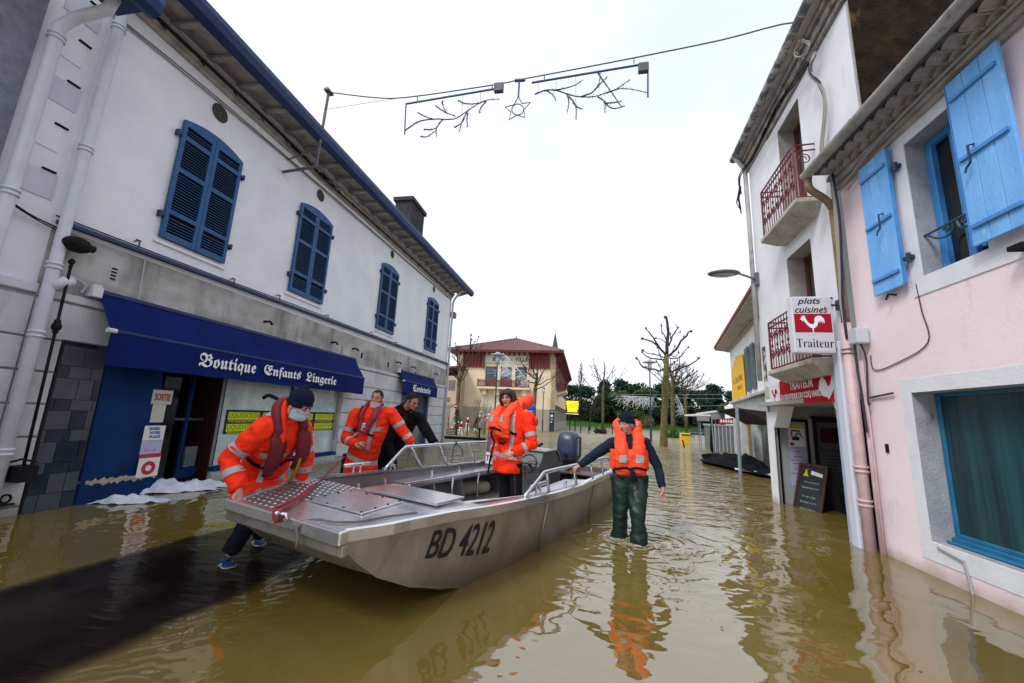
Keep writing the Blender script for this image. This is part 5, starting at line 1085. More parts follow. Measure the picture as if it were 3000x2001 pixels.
so = w.build('balcony', cream_wall, th); w = MB(); w.box((hx1, 49, 5.5), (hx1+1.2, 49.1, 5.6)); w.box((hx1+1.1, 49, 5.5), (hx1+1.2, 54.2, 5.6))
for i in range(22): y_ = 49+i*.24; w.box((hx1+1.1, y_, 4.8), (hx1+1.18, y_+.07, 5.5))
for i in range(6): x_ = hx1+i*.22; w.box((x_, 49, 4.8), (x_+.07, 49.08, 5.5))
w.build('railing', basque_red, so)
for i in range(15):
    y_ = HY+2.2+i*1.95
    for z0, z1 in ((4.8, 6.8), (1.0, 3.0)):
        q = MB(); q.box((hx1+.0, y_, z0), (hx1+.06, y_+1.0, z1)); q.build('side_window', mat('dim_window', (.14, .12, .11), .4), th)
# low annex left of the hall
an = thing('annex_building', 'low pinkish annex with a grey garage door left of the town hall', 'building', (-17, 44, 0))
w = MB(); w.box((-24, 43, -.4), (-14.0, 50, 5.6)); w.build('wall', mat('pinkish_render', (.50, .38, .30), .9, col2=(.44, .33, .26), nscale=.7), an)
w = MB(); w.prism([(-25, 42.6, 5.5), (-13.8, 42.6, 6.6), (-13.8, 51, 6.6), (-25, 51, 5.5)], (0, 0, .15)); w.build('roof', rt, an)
w = MB(); w.box((-14.95, 42.94, 4.0), (-14.2, 43, 5.1)); w.box((-15.6, 42.94, 2.7), (-15.3, 43, 3.2)); w.box((-15.0, 42.94, 2.7), (-14.7, 43, 3.2)); w.split('window', mat('dim_window', (.14, .12, .11), .4), an)
w = MB(); w.box((-16.2, 42.93, -.3), (-14.6, 43, 2.2)); w.build('garage_door', mat('taupe_door', (.22, .19, .16), .7), an); w = MB(); w.box((-16.4, 42.9, 2.2), (-14.3, 43, 2.45)); w.build('lintel', concrete_m, an)
# church spire
sp = thing('church_spire', 'dark slate church spire rising behind the town hall roof', 'spire', (-7.4, 100, 0))
m = MB(); sx = -7.35; m.loft([[(sx+r*cos(a*pi/4), 100+r*sin(a*pi/4), z) for a in range(8)] for r, z in ((2.3, 9), (2.0, 12), (1.15, 17), (.04, 22.9))]); m.build('spire', slate, sp); m = MB(); m.tube([(sx, 100, 22.8), (sx, 100, 23.8)], .04, n=4); m.build('finial', iron_black, sp)
m = MB(); m.box((sx-2.2, 97.8, -.4), (sx+2.2, 102.2, 9)); m.build('tower', grey_cream, sp)

# ================================================================ street furniture
def street_lamp(loc, h, label, wide=True, s=1.0):
    t = thing('street_lamp', label, 'street lamp', loc, 'street lamps on the flooded square'); b = V(loc)
    m = MB(); m.tube([b-V((0, 0, .4)), b+V((0, 0, 1.2)), b+V((0, 0, 1.25)), b+V((0, 0, h-.85*s))], [.10*s, .09*s, .06*s, .05*s], n=10); m.build('pole', iron_navy, t, smooth=False)
    m = MB(); m.tube([b+V((0, 0, h-.80*s)), b+V((0, 0, h-.22*s))], [.15*s, .17*s], n=12); m.build('lantern_glass', lamp_glass, t, smooth=True)
    m = MB(); m.tube([b+V((0, 0, h-.87*s)), b+V((0, 0, h-.80*s))], [.08*s, .17*s], n=12)
    for a in range(4): m.tube([b+V((.17*s*cos(a*pi/2+.7), .17*s*sin(a*pi/2+.7), h-.82*s)), b+V((.18*s*cos(a*pi/2+.7), .18*s*sin(a*pi/2+.7), h-.2*s))], .015*s, n=4)
    if wide: m.tube([b+V((0, 0, h-.24*s)), b+V((0, 0, h-.20*s)), b+V((0, 0, h-.08*s)), b+V((0, 0, h))], [.54*s, .54*s, .18*s, .13*s], n=20)
    else: m.tube([b+V((0, 0, h-.24*s)), b+V((0, 0, h-.05*s)), b+V((0, 0, h))], [.24*s, .20*s, .06*s], n=12)
    m.build('canopy', mat('lamp_canopy_grey', (.28, .32, .36), .5), t)
    return t
street_lamp((5.12, 33, 0), 6.35, 'tall blue street lamp with disc canopy beside the big pollarded tree')
street_lamp((-6.18, 28, 0), 5.95, 'blue street lamp with disc canopy in front of the town hall letters')
street_lamp((-4.47, 45.0, 0), 4.85, 'small lantern lamp standing by the town hall corner', False, .85)
street_lamp((13.2, 56, 0), 5.4, 'distant lamp between the trunks right of the big tree', True, .8)
sgn = thing('display_board', 'lit yellow electronic message board on two black posts by the town hall corner', 'message board', (-1.1, 40, 0))
m = MB(); m.box((-1.75, 40, 1.98), (-.46, 40.25, 3.24)); m.build('case', led_back, sgn, bevel=.02)
m = MB(); rr = random.Random(8)
for i, (a, b) in enumerate(((-1.70, -.52), (-1.68, -.50), (-1.64, -.55), (-1.60, -.56), (-1.56, -.64))):
    z = 2.995-.222*i; x_ = a
    while x_ < b-.02:
        ln = .05+.03*rr.random(); m.box((x_, 39.975, z), (min(x_+ln, b), 39.998, z+.175-.035*rr.random())); x_ += ln+.008
m.build('lit_text_rows', led_yellow, sgn)
m = MB(); m.prism([(-1.72, 40, 1.90), (-.50, 40, 1.86), (-.50, 40, 1.97), (-1.72, 40, 1.97)], (0, .2, 0)); m.build('lower_rail', white_card, sgn)
for x_ in (-1.32, -.82): m = MB(); m.tube([(x_, 40.1, -.4), (x_, 40.1, 1.98)], .055, n=8); m.build('post', iron_black, sgn)
tt = thing('information_totem', 'dark blue information totem with white marks against the town hall plinth', 'totem', (-3.6, 44.5, 0))
m = MB(); m.box((-3.68, 44.4, -.3), (-3.15, 44.6, 2.32)); m.build('panel', mat('totem_navy', (.012, .025, .06), .4), tt)
m = MB(); m.box((-3.56, 44.385, 1.55), (-3.3, 44.4, 1.80)); m.box((-3.56, 44.385, .95), (-3.4, 44.4, 1.1)); m.box((-3.6, 44.385, 2.1), (-3.25, 44.4, 2.16)); m.box((-3.52, 44.385, 1.3), (-3.3, 44.4, 1.36)); m.build('white_marks', white_card, tt)
ne = thing('no_entry_sign', 'round red no entry sign with a white bar left of the town hall', 'road sign', (-9.75, 30, 0))
m = MB(); m.tube([(-9.75, 30, 2.0), (-9.75, 30.03, 2.0)], .17, n=24); m.build('disc', red_ink, ne); m = MB(); m.box((-9.87, 29.985, 1.975), (-9.63, 29.998, 2.03)); m.build('white_bar', letter_white, ne); m = MB(); m.tube([(-9.75, 30.05, -.3), (-9.75, 30.05, 2.1)], .03, n=6); m.build('post', concrete_m, ne)
# low barrier, bollard
lb = thing('low_barrier', 'long low black barrier lying just above the water behind the corner house', 'barrier', (-7, 22.7, 0))
m = MB(); m.box((-12, 22.55, .0), (-5.45, 22.75, .13)); m.build('beam', iron_black, lb); m = MB(); m.box((-12, 22.5, .13), (-6.6, 22.8, .16)); m.build('cap', mat('green_grey_cap', (.10, .14, .13), .6), lb)
bl = thing('bollard', 'dark bollard with pale cap beside the low barrier', 'bollard', (-5.72, 22.2, 0)); m = MB(); m.tube([(-5.72, 22.2, -.4), (-5.72, 22.2, .92)], .055, n=10); m.build('post', iron_black, bl); m = MB(); m.tube([(-5.72, 22.2, .72), (-5.72, 22.2, 1.05)], [.06, .075], n=10); m.build('cap', mat('pale_green_cap', (.36, .44, .42), .6), bl)
b2 = MB(); b2.tube([(-7.9, 27.3, -.3), (-7.9, 27.3, 1.0)], .035, n=8); tag(b2.build('bollard', iron_black), 'thin dark post between the two decorated fir trees', 'bollard')
fn = thing('thin_railing', 'thin dark railing behind the corner of the white house', 'railing', (-10, 28, 0)); m = MB()
for x_ in (-10.6, -9.95, -9.55): m.tube([(x_, 28, -.3), (x_, 28, 1.22)], .02, n=5)
m.tube([(-10.6, 28, 1.2), (-9.9, 28, 1.2)], .02, n=5); m.tube([(-10.6, 28, .72), (-9.4, 28, .66)], .02, n=5); m.build('rails', iron_black, fn)
pl = thing('slatted_planter', 'brown slatted planter box with pale stripes at the water edge', 'planter', (-8.9, 27, 0))
m = MB(); m.box((-9.3, 26.9, -.2), (-8.62, 27.3, .36)); m.build('box', mat('planter_brown', (.035, .015, .015), .7), pl); m = MB()
for z in (.06, .16, .26): m.box((-9.26, 26.88, z), (-8.66, 26.9, z+.035))
m.build('pale_slats', mat('pale_slat', (.40, .30, .30), .7), pl)
rr = random.Random(12)
def leafcloud(mb, centers, n, size, rnd, mi=0, flat=.5):
    for _ in range(n):
        c, r = rnd.choice(centers); d_ = V((rnd.gauss(0, 1), rnd.gauss(0, 1), rnd.gauss(0, 1))).normalized()*(rnd.random()**.4); p = V(c)+V((d_.x*r[0], d_.y*r[1], d_.z*r[2]))
        a = V((rnd.uniform(-1, 1), rnd.uniform(-1, 1), rnd.uniform(-1, 1))).normalized()*size*rnd.uniform(.5, 1.2); b = a.cross(V((rnd.uniform(-1, 1), rnd.uniform(-1, 1), rnd.uniform(-1, 1)))).normalized()*size*rnd.uniform(.3, .7)
        mb.add([p-a, p+b*.6, p+a, p-b], [(0, 1, 2, 3)], mi)
def fir(loc, h, r, label, orn):
    t = thing('decorated_fir', label, 'fir tree', loc, 'decorated firs standing in the flood'); m = MB(); rn = random.Random(int(h*100)); b = V(loc)
    for i in range(1500):
        k = rn.random()**.8; a = rn.random()*6.28; rad = r*(1-k)*rn.uniform(.5, 1.05)+.02; p = b+V((rad*cos(a), rad*sin(a), .05+k*h)); dd = V((cos(a), sin(a), rn.uniform(-.3, .5)))*.07; s_ = V((-sin(a), cos(a), .2))*.02
        m.add([p, p+dd*.6+s_, p+dd*1.5, p+dd*.6-s_], [(0, 1, 2, 3)])
    m.build('foliage', mat('fir_green', (.010, .035, .014), .85, col2=(.02, .06, .02), nscale=4), t, recalc=False)
    m = MB(); m.tube([b-V((0, 0, .3)), b+V((0, 0, h))], [.05, .01], n=6); m.build('trunk', bark_dark, t)
    for i in range(orn):
        k = rn.uniform(.15, .9); a = -pi/2+rn.uniform(-1, 1); o_ = MB(); o_.ball(b+V((r*(1-k)*cos(a), r*(1-k)*sin(a), .05+k*h)), .045+.02*rn.random(), 8, 6); o_.build('ornament', letter_white if i % 3 else red_ink, t, smooth=True)
fir((-8.95, 28, 0), 1.65, .62, 'dark decorated fir standing behind the slatted planter', 8)
fir((-6.85, 26, 0), 1.15, .70, 'shorter bushier dark fir right of the thin post', 6)
for c, lab in (((-8.35, 27.2, 0), 'red and white cloth figure on pale legs beside the taller fir'), ((-8.02, 27.6, .30), 'red and white hanging cloth figure right of the taller fir')):
    t = thing('cloth_decoration', lab, 'decoration', c, 'red and white cloth decorations'); b = V(c); s_ = 1
    m = MB(); m.tube([b+V((-.14, 0, -.1)), b+V((-.05, 0, .45))], .03, n=6); m.tube([b+V((.14, 0, -.1)), b+V((.05, 0, .45))], .03, n=6); m.tube([b+V((0, 0, .45)), b+V((0, 0, .52))], [.12, .12], n=8); m.build('pale_legs', letter_white, t)
    m = MB(); m.tube([b+V((0, 0, .50)), b+V((.02, 0, .72)), b+V((.06, 0, .80))], [.12, .10, .03], n=8); m.build('red_body', red_ink, t); m = MB(); m.ball(b+V((.03, -.02, .82)), .07, 8, 6); m.build('white_top', letter_white, t)
def bushy_twigs(loc, h, n, label, name='bare_shrub', red=0):
    t = thing(name, label, 'shrub', loc); m = MB(); rn = random.Random(int(abs(loc[0])*77)); b = V(loc)
    for i in range(n):
        a = rn.random()*6.28; sp_ = rn.uniform(.1, .55); p = [b+V((.06*cos(a), .06*sin(a), -.2))]
        for k in range(1, 6): p.append(b+V((sp_*h*.5*(k/5)**1.3*cos(a)+.05*rn.uniform(-1, 1), sp_*h*.5*(k/5)**1.3*sin(a), h*(k/5)*rn.uniform(.92, 1.0))))
        m.tube(p, [.018, .015, .012, .010, .007, .004], n=4)
        for k in (2, 3, 4):
            for _ in range(2): q = p[k]; m.tube([q, q+V((rn.uniform(-.25, .25), rn.uniform(-.2, .2), rn.uniform(.1, .4)))], [.007, .003], n=3)
    m.build('twigs', bark_white, t)
    if red: m = MB(); [m.ball(b+V((rn.uniform(-.35, .35), rn.uniform(-.3, 0), h*rn.uniform(.4, .62))), .06, 6, 5, rn.randint(0, 1)) for _ in range(red)]; m.build('bows', [dark_red, letter_white], t)
bushy_twigs((-8.6, 32, 0), 3.0, 22, 'pale bare shrub behind the fir trees on the left', red=0)
bushy_twigs((-7.6, 31, 0), 2.7, 20, 'bare shrub hung with dark red bows between the firs and the lamp', red=14)
bushy_twigs((-10.3, 33, 0), 2.6, 16, 'frosty bare shrub behind the no entry sign')
yb2 = thing('yellow_bin', 'yellow box bin standing in the water right of the big tree', 'bin', (7.1, 31, 0)); m = MB(); m.box((6.86, 31, -.3), (7.48, 31.5, .78)); m.build('box', yellow_sign, yb2, bevel=.03); m = MB(); m.box((6.9, 30.98, .62), (7.44, 31, .70)); m.build('slot', iron_black, yb2)
bs = MB(); bs.tube([(6.28, 27.5, -.2), (6.22, 27.5, .30), (6.14, 27.5, .42)], .045, n=7); tag(bs.build('short_post', iron_black, smooth=True), 'short black post poking out of the water below the yellow bin', 'post')
bh = thing('green_bush', 'small green bush at the foot of the trunks left of the yellow bin', 'bush', (9.6, 44, 0)); m = MB(); leafcloud(m, [((9.5, 44, .3), (1.5, .8, .55)), ((8.8, 44, .2), (.8, .6, .4))], 900, .12, rr); m.build('foliage', mat('fresh_green_leaf', (.05, .14, .02), .85), bh, recalc=False)
rl = thing('riverside_railing', 'dark blue riverside railing far behind the yellow bin', 'railing', (18, 60, 0)); m = MB(); m.box((14.6, 60, .62), (21.5, 60.06, .72)); m.box((14.6, 60, .05), (21.5, 60.06, .3)); m.box((14.6, 60, .42), (21.5, 60.06, .47))
for i in range(18): m.box((14.6+i*.4, 60, -.2), (14.68+i*.4, 60.05, .66))
m.build('rails', iron_navy, rl)
for i, (x_, y_) in enumerate(((-.3, 45), (.55, 45), (1.35, 45.5), (3.1, 46), (2.3, 45.4))):
    p = MB(); p.tube([(x_, y_, -.3), (x_, y_, .72)], .05, n=8); tag(p.build('square_bollard', iron_black), 'dark bollard in a row across the flooded square right of the message board', 'bollard', 'bollards on the flooded square')
rk = thing('floating_debris', 'dark clump of branches lying in the water behind the boat engine', 'debris', (1.9, 46, 0)); m = MB(); leafcloud(m, [((1.8, 46, .25), (.75, .3, .3))], 260, .16, rr); m.build('branches', bark_dark, rk, recalc=False)

# white light decorations far off
def droop(pts, y, label, n, hang, gr):
    t = thing('light_decoration', label, 'street decoration', PY(pts[0], y), gr); m = MB(); rn = random.Random(n)
    P_ = [PY(p, y) for p in pts]; m.tube(P_, .03, n=5); m.build('frame', light_white, t); m = MB()
    for i in range(n):
        k = rn.random()*(len(P_)-1.001); a = P_[int(k)].lerp(P_[int(k)+1], k % 1); q = [a-V((0, 0, rn.random()*.3))]
        for s_ in range(4): q.append(q[-1]+V((rn.uniform(-.35, .25), rn.uniform(-.1, .1), rn.uniform(-hang, .04))))
        m.tube(q, .012, n=3)
    m.build('light_twigs', light_white, t)
k4 = lambda x, y: (1650+x/3.483, 900+y/3.483)
droop([k4(590, 905), k4(920, 920)], 45, 'white drooping light decoration hanging before the dark trees', 110, .38, None)
h3 = lambda x, y: (1300+x/3.92, 900+y/3.92)
droop([h3(680, 530), h3(800, 650), h3(900, 770), h3(960, 840)], 30, 'slanting white light garland in front of the town hall windows', 42, .30, None)
droop([h3(700, 690), h3(760, 730)], 29.8, 'bright white light cluster in front of the middle town hall window', 40, .18, None)
droop([k4(1150, 890), k4(1210, 1000), k4(1230, 1080)], 52, 'white light string hanging between the trunks right of the big tree', 40, .25, None)
wr = thing('overhead_wires', 'thin grey wires strung across in front of the dark trees', 'wires', (8, 44, 4)); m = MB()
for a, b in ((k4(480, 888), k4(1680, 890)), (k4(480, 905), k4(1680, 935)), (k4(870, 1015), k4(1680, 1000))): m.tube([PY(a, 44.5), PY(((a[0]+b[0])/2, (a[1]+b[1])/2+2), 44.5), PY(b, 44.5)], .014, n=3)
m.build('wire', mat('grey_wire', (.25, .27, .30), .6), wr)

# ================================================================ trees
def knob(mb, p, r, rn):
    mb.ball(p, (r, r, r*1.1), 7, 5)
    for _ in range(4):
        q = V(p)+V((rn.uniform(-1, 1), rn.uniform(-1, 1), rn.uniform(.2, 1.6))).normalized()*rn.uniform(.18, .45); mb.tube([V(p), V(p).lerp(q, .5)+V((rn.uniform(-.03, .03), 0, .02)), q], [.010, .008, .004], n=3)
    for _ in range(3): mb.ball(V(p)+V((rn.uniform(-1, 1), rn.uniform(-1, 1), rn.uniform(-.5, 1)))*r*.8, r*.6, 6, 4)
def scaled(p, dy): c = V((0, 0, HC)); return c+(V(p)-c)*(1+dy/V(p).y)
bt = thing('pollarded_plane_tree', 'big pollarded plane tree with knuckled branch ends behind the wading man', 'tree', (4.93, 27, 0))
m = MB(); T = lambda x, y: PY(k4(x, y), 27)
m.tube([V((4.90, 27, -.5)), T(1025, 1420), T(1030, 1150), T(1040, 950), T(1045, 820), T(1050, 700), T(1055, 480)], [.30, .25, .21, .20, .25, .18, .14], n=14)
rn = random.Random(5)
for z in range(16): p = T(1030+random.uniform(-12, 12), 1300-z*33); m.ball(p+V((0, -.18, 0)), (.07, .05, .1), 6, 5)
m.ball(T(1030, 800), (.17, .2, .24), 9, 7); m.ball(T(1060, 800), (.16, .2, .22), 9, 7); m.build('trunk', bark, bt, smooth=True)
m = MB()
brs = [([(1055, 480), (1062, 350), (1072, 230), (1055, 130), (1050, 105)], .16, 0), ([(1048, 620), (980, 650), (920, 632), (850, 625), (790, 590), (770, 540), (745, 525)], .09, .6), ([(1050, 540), (960, 530), (870, 515), (805, 460)], .08, 1.2), ([(1045, 520), (980, 495), (920, 480), (860, 470), (812, 438)], .06, -1), ([(1052, 500), (1000, 430), (950, 380), (900, 350), (808, 320)], .11, -.8), ([(975, 400), (930, 330), (890, 270), (845, 215)], .08, -.9), ([(1060, 380), (1010, 330), (945, 318)], .05, 1), ([(1065, 400), (1040, 300), (1010, 255), (1000, 190)], .07, .8), ([(1075, 400), (1110, 310), (1135, 265), (1170, 205)], .08, -.7), ([(1140, 265), (1195, 255)], .03, -.7), ([(1075, 500), (1150, 430), (1200, 350), (1260, 290), (1275, 255), (1303, 245)], .11, .9), ([(1180, 380), (1230, 300)], .03, .9), ([(1090, 520), (1160, 520), (1220, 480), (1250, 430), (1280, 408)], .06, 1.3), ([(1060, 660), (1120, 655), (1170, 625), (1260, 605), (1340, 560), (1380, 518)], .09, -.6), ([(1045, 600), (1010, 540), (980, 470), (965, 415)], .06, 1), ([(1080, 620), (1110, 580), (1170, 545)], .05, 1.2), ([(1090, 480), (1120, 445), (1140, 400)], .04, -1), ([(1095, 330), (1095, 275)], .05, 0), ([(1110, 500), (1150, 500), (1180, 465)], .05, 1)]
for pts, r, dy in brs:
    q = crv([scaled(T(*p), dy*i/(len(pts)-1)) for i, p in enumerate(pts)], 3); q = [p+V((rn.uniform(-1, 1), rn.uniform(-1, 1), rn.uniform(-1, 1)))*.02 for p in q]
    m.tube(q, [r*.72*(1-.5*i/len(q)) for i in range(len(q))], n=7); knob(m, q[-1], r*.4+.036, rn)
    if len(q) > 8: knob(m, q[len(q)//2], r*.5+.01, rn)
m.build('crown', bark_dark, bt, smooth=True)
def pollard(loc, th_, h, spread, nb, label, seed, r=.22, group='pollarded trees round the square'):
    r = r*.70
    t = thing('pollarded_plane_tree', label, 'tree', loc, group); b = V(loc); rn = random.Random(seed); m = MB()
    pts = [b-V((0, 0, .4)), b+V((.02, 0, th_*.5)), b+V((.05*rn.uniform(-1, 1), 0, th_))]; m.tube(pts+[pts[-1]+V((.1, 0, (h-th_)*.45))], [r*1.15, r, r*.95, r*.5], n=9); m.ball(pts[-1], (r*1.2, r*1.2, r*1.3), 8, 6); m.build('trunk', bark, t, smooth=True); m = MB()
    for i in range(nb):
        a = 2*pi*i/nb+rn.uniform(-.3, .3); k = rn.random(); s0 = pts[-1]+V((0, 0, (h-th_)*.42*k)); L = spread*rn.uniform(.7, 1.05)*(1-.35*k); up = (h-s0.z+loc[2])*rn.uniform(.35, .95)
        q = [s0]; 
        for j in range(1, 5): f = j/4; q.append(s0+V((cos(a)*L*f**.8, sin(a)*L*f**.8, up*f**1.4))+V((rn.uniform(-1, 1), rn.uniform(-1, 1), rn.uniform(-1, 1)))*.13)
        rr_ = r*rn.uniform(.28, .42); m.tube(q, [rr_, rr_*.85, rr_*.7, rr_*.6, rr_*.45], n=6); knob(m, q[-1], rr_*.8+.02, rn)
        for _ in range(2):
            j = rn.randint(1, 3); e = q[j]+V((cos(a+rn.uniform(-1, 1)), sin(a+rn.uniform(-1, 1)), rn.uniform(.3, 1.2)))*L*.33; m.tube([q[j], q[j].lerp(e, .5)+V((0, 0, -.06)), e], [rr_*.55, rr_*.45, rr_*.3], n=5); knob(m, e, rr_*.6+.015, rn)
    m.build('crown', bark_dark, t, smooth=True)
pollard((-11.5, 36, 0), 4.2, 9.3, 2.6, 11, 'pollarded tree beside the corner of the white house left of the town hall', 21, .26)
pollard((-5.1, 42, 0), 4.3, 8.2, 2.5, 10, 'pollarded tree standing right before the town hall facade', 22, .27)
pollard((2.4, 54, 0), 4.6, 9.4, 2.9, 12, 'slender pollarded tree above the wading man against the dark wood', 23, .26)
pollard((9.0, 44, 0), 5.2, 8.6, 2.6, 12, 'second pollarded tree close behind the big plane tree', 24, .30)
pollard((11.2, 48, 0), 4.5, 7.2, 2.6, 14, 'third trunk with a low twiggy crown right of the big tree', 25, .22)
pollard((.9, 60, 0), 2.0, 4.8, 2.3, 12, 'low pale pruned tree left of the slender pollarded tree', 26, .14)
# bare tall trees behind
def twig_tree(loc, h, w_, label, seed, narrow=False, name='bare_tree', grp='bare trees on the far bank'):
    t = thing(name, label, 'tree', loc, grp); rn = random.Random(seed); b = V(loc); m = MB(); c = MB()
    m.tube([b-V((0, 0, 1)), b+V((0, 0, h*.5)), b+V((.1, 0, h*.95))], [h*.018, h*.012, .02], n=6)
    def grow(p, d_, L, r, dep):
        e = p+d_*L; r = max(r, .024); c.tube([p, p.lerp(e, .5)+V((rn.uniform(-1, 1), rn.uniform(-1, 1), 0))*L*.06, e], [r, r*.8, r*.6], n=3)
        if dep <= 0: return
        for _ in range(3 if dep > 1 else 3):
            q = p.lerp(e, rn.uniform(.35, 1)); v = (d_+V((rn.uniform(-1, 1), rn.uniform(-1, 1), rn.uniform(-.2, .9)))*(.35 if narrow else .62)).normalized(); grow(q, v, L*rn.uniform(.5, .75), r*.55, dep-1)
    n = 24 if not narrow else 22
    for i in range(n):
        k = .22+.72*i/n; a = i*2.4; v = V((cos(a), sin(a), 2.6 if narrow else rn.uniform(.5, 1.1))).normalized(); grow(b+V((0, 0, h*k)), v, h*(.20 if not narrow else .15)*(1.15-k)*w_*1.6, h*.0065, 3)
    m.build('trunk', bark_far, t); c.build('crown', bark_far, t)
    return t
tt1 = twig_tree((24.5, 108, 2.5), 14.5, 1.25, 'tall bare spreading tree on the far bank left of the white house', 31)
dup(tt1, (31.5, 112, 2.5), 2.0, 1.02, 'bare spreading tree rising nearest the yellow board house')
dup(tt1, (17.2, 110, 2.5), 4.1, .85, 'bare tree crown showing behind the big pollarded tree')
dup(tt1, (8.6, 114, 3), 1.0, .80, 'bare tree crown above the dark conifers right of the slender tree')
dup(tt1, (3.8, 108, 2.5), 5.0, .80, 'bare rounded tree above the wood right of the message board')
dup(tt1, (28, 104, 2.5), 3.3, .92, 'smaller bare tree between the two tall bare trees')
dup(tt1, (36.5, 110, 2.5), .6, 1.0, 'bare tree closest to the yellow board, partly behind the house')
tp = twig_tree((-.9, 112, 3), 14.5, .75, 'tall narrow bare poplar just right of the town hall', 33, True, 'bare_poplar', 'bare poplars')
dup(tp, (-3.9, 118, 3), 1.2, 1.0, 'second bare poplar half hidden by the town hall roof')
# evergreen wood
def evergreen(seed, w_, h, mt, n=2600):
    rn = random.Random(seed); t = thing('evergreen_tree', 'x', 'tree', (0, 0, 0), 'evergreens on the far bank'); m = MB()
    m.tube([(0, 0, -1), (0, 0, h*.8)], [.25, .08], n=6); m.build('trunk', bark_dark, t); m = MB(); cs = []
    for i in range(16): a = rn.random()*6.28; k = rn.random(); rad = w_*.5*(1-k*.55)*rn.uniform(.3, .9); cs.append(((rad*cos(a), rad*sin(a), h*(.14+.76*k)), (w_*.26, w_*.26, h*.13)))
    cs.append(((0, 0, h*.85), (w_*.2, w_*.2, h*.14)))
    leafcloud(m, cs, n, .42, rn); m.build('crown', mt, t, recalc=False); return t
e0 = evergreen(1, 7, 8.5, leafd); e1 = evergreen(2, 8, 7.0, leafm); e2 = evergreen(3, 5, 9.5, mat('conifer_blue', (.008, .030, .026), .85, col2=(.022, .055, .045), nscale=.5))
ew = [(e2, 4.6, 96, 10.0, 1.0, 'dark conifer right of the town hall edge'), (e0, .6, 95, 1, .95, 'dark round evergreen right beside the town hall edge'), (e0, -3, 98, 2, 1.0, 'evergreen partly hidden by the town hall side'), (e1, 7.6, 93, 3, .98, 'mid green evergreen behind the slender pollarded tree'), (e2, 8.9, 99, 1, 1.08, 'tall dark conifer behind the white light decoration'), (e0, 11.5, 97, 5, 1.08, 'wide dark evergreen above the wading man'), (e1, 14.2, 94, 2, 1.12, 'broad mid green evergreen left of the blue lamp'), (e1, 12.4, 91, 6, .8, 'low mid green evergreen in front of the wide dark one'), (e0, 17.6, 96, 4, 1.1, 'dark evergreen behind the big pollarded tree'), (e2, 21, 98, 3, .9, 'dark conifer right of the big pollarded tree'), (e0, 22.8, 94, 2.5, .92, 'dark evergreen below the bare tree on the right'), (e0, 26.5, 96, 5.5, .96, 'round dark evergreen second from the white house'), (e2, 29.0, 97, 1.5, 1.0, 'dark conifer next to the yellow board house'), (e0, 32.5, 96, .5, .95, 'evergreen at the right end of the far wood'), (e0, 19.5, 92, .5, .8, 'low dark evergreen in front of the wood right of the lamp'), (e0, 4.0, 92, 3.5, .72, 'low dark evergreen at the bank edge right of the message board'), (e1, 30.5, 92, 2.0, .75, 'low evergreen at the bank edge near the yellow board'), (e0, 25, 91, 4, .7, 'low dark evergreen at the bank edge below the tall bare trees'), (e0, 9.0, 92, 4, .7, 'low dark evergreen behind the light decoration')]
used = set()
for src, x_, y_, rz, sc, lb_ in ew:
    if id(src) not in used: used.add(id(src)); src.location = (x_, y_, 1.2); src.rotation_euler = (0, 0, rz); src.scale = (sc,)*3; src['label'] = lb_
    else: dup(src, (x_, y_, 1.2), rz, sc, lb_)
ob = thing('olive_bush', 'olive brown rounded bush on the grass bank behind the wading man', 'bush', (12.9, 90, .5)); m = MB(); leafcloud(m, [((12.9, 90, 1.7), (2.0, 1.2, 1.5)), ((12.2, 90, 1.2), (1.6, 1.2, 1.2))], 1500, .2, rr); m.build('foliage', leafy, ob, recalc=False)
ug = MB()
for i in range(5200):
    x_ = rr.uniform(-8, 38); y_ = rr.uniform(93, 101); z_ = 1.3+(y_-93)*.12+rr.random()**2*3.3; a = V((rr.uniform(-1, 1), rr.uniform(-1, 1), rr.uniform(-1, 1)))*.4; b = V((rr.uniform(-1, 1), 0, rr.uniform(-1, 1)))*.25
    ug.add([V((x_, y_, z_))-a, V((x_, y_, z_))+b, V((x_, y_, z_))+a, V((x_, y_, z_))-b], [(0, 1, 2, 3)])
struct(ug.build('undergrowth', mat('undergrowth_leaf', (.035, .030, .018), .9, col2=(.02, .04, .015), nscale=.3), recalc=False), 'stuff')
# ================================================================ flat aluminium boat
BO = V((-2.095, 2.68, 0)); bd = V((.30, .954, 0)).normalized(); bs_ = V((bd.y, -bd.x, 0))
ROLL = -.028
def B(side, along, z): return BO+bs_*side+bd*along+V((0, 0, z+ROLL*side))
def lin(tab, x):
    for (a, va), (b, vb) in zip(tab, tab[1:]):
        if x <= b: t = (x-a)/(b-a); t = max(0, t); t = t*t*(3-2*t)*.35+t*.65; return va+(vb-va)*t
    return tab[-1][1]
HW = [(0, .62), (.3, .76), (.7, .89), (1.2, .98), (1.8, 1.04), (2.5, 1.07), (3.5, 1.08), (4.5, 1.06), (5.4, 1.03), (6.0, 1.0)]
ZG = [(0, .665), (.7, .695), (1.8, .65), (2.7, .61), (3.5, .585), (5.4, .575), (6.0, .575)]
CW = [(0, .60), (.3, .66), (.6, .76), (.9, .80), (1.2, .83), (1.8, .91), (2.5, .95), (4.5, .95), (6.0, .90)]
CZ = [(0, .57), (.06, .52), (.15, .43), (.3, .31), (.55, .19), (.9, .08), (1.25, -.02), (1.9, -.09), (3, -.13), (6.0, -.13)]
boat = thing('aluminium_workboat', 'flat bowed grey aluminium boat numbered BD 4212 being pushed through the flooded street', 'boat', B(0, 3, 0))
SS = [0, .03, .08, .15, .22, .3, .42, .55, .7, .85, 1.0, 1.2, 1.5, 1.8, 2.2, 2.6, 3.0, 3.5, 4.0, 4.5, 5.0, 5.5, 6.0]
h = MB(); rings = []
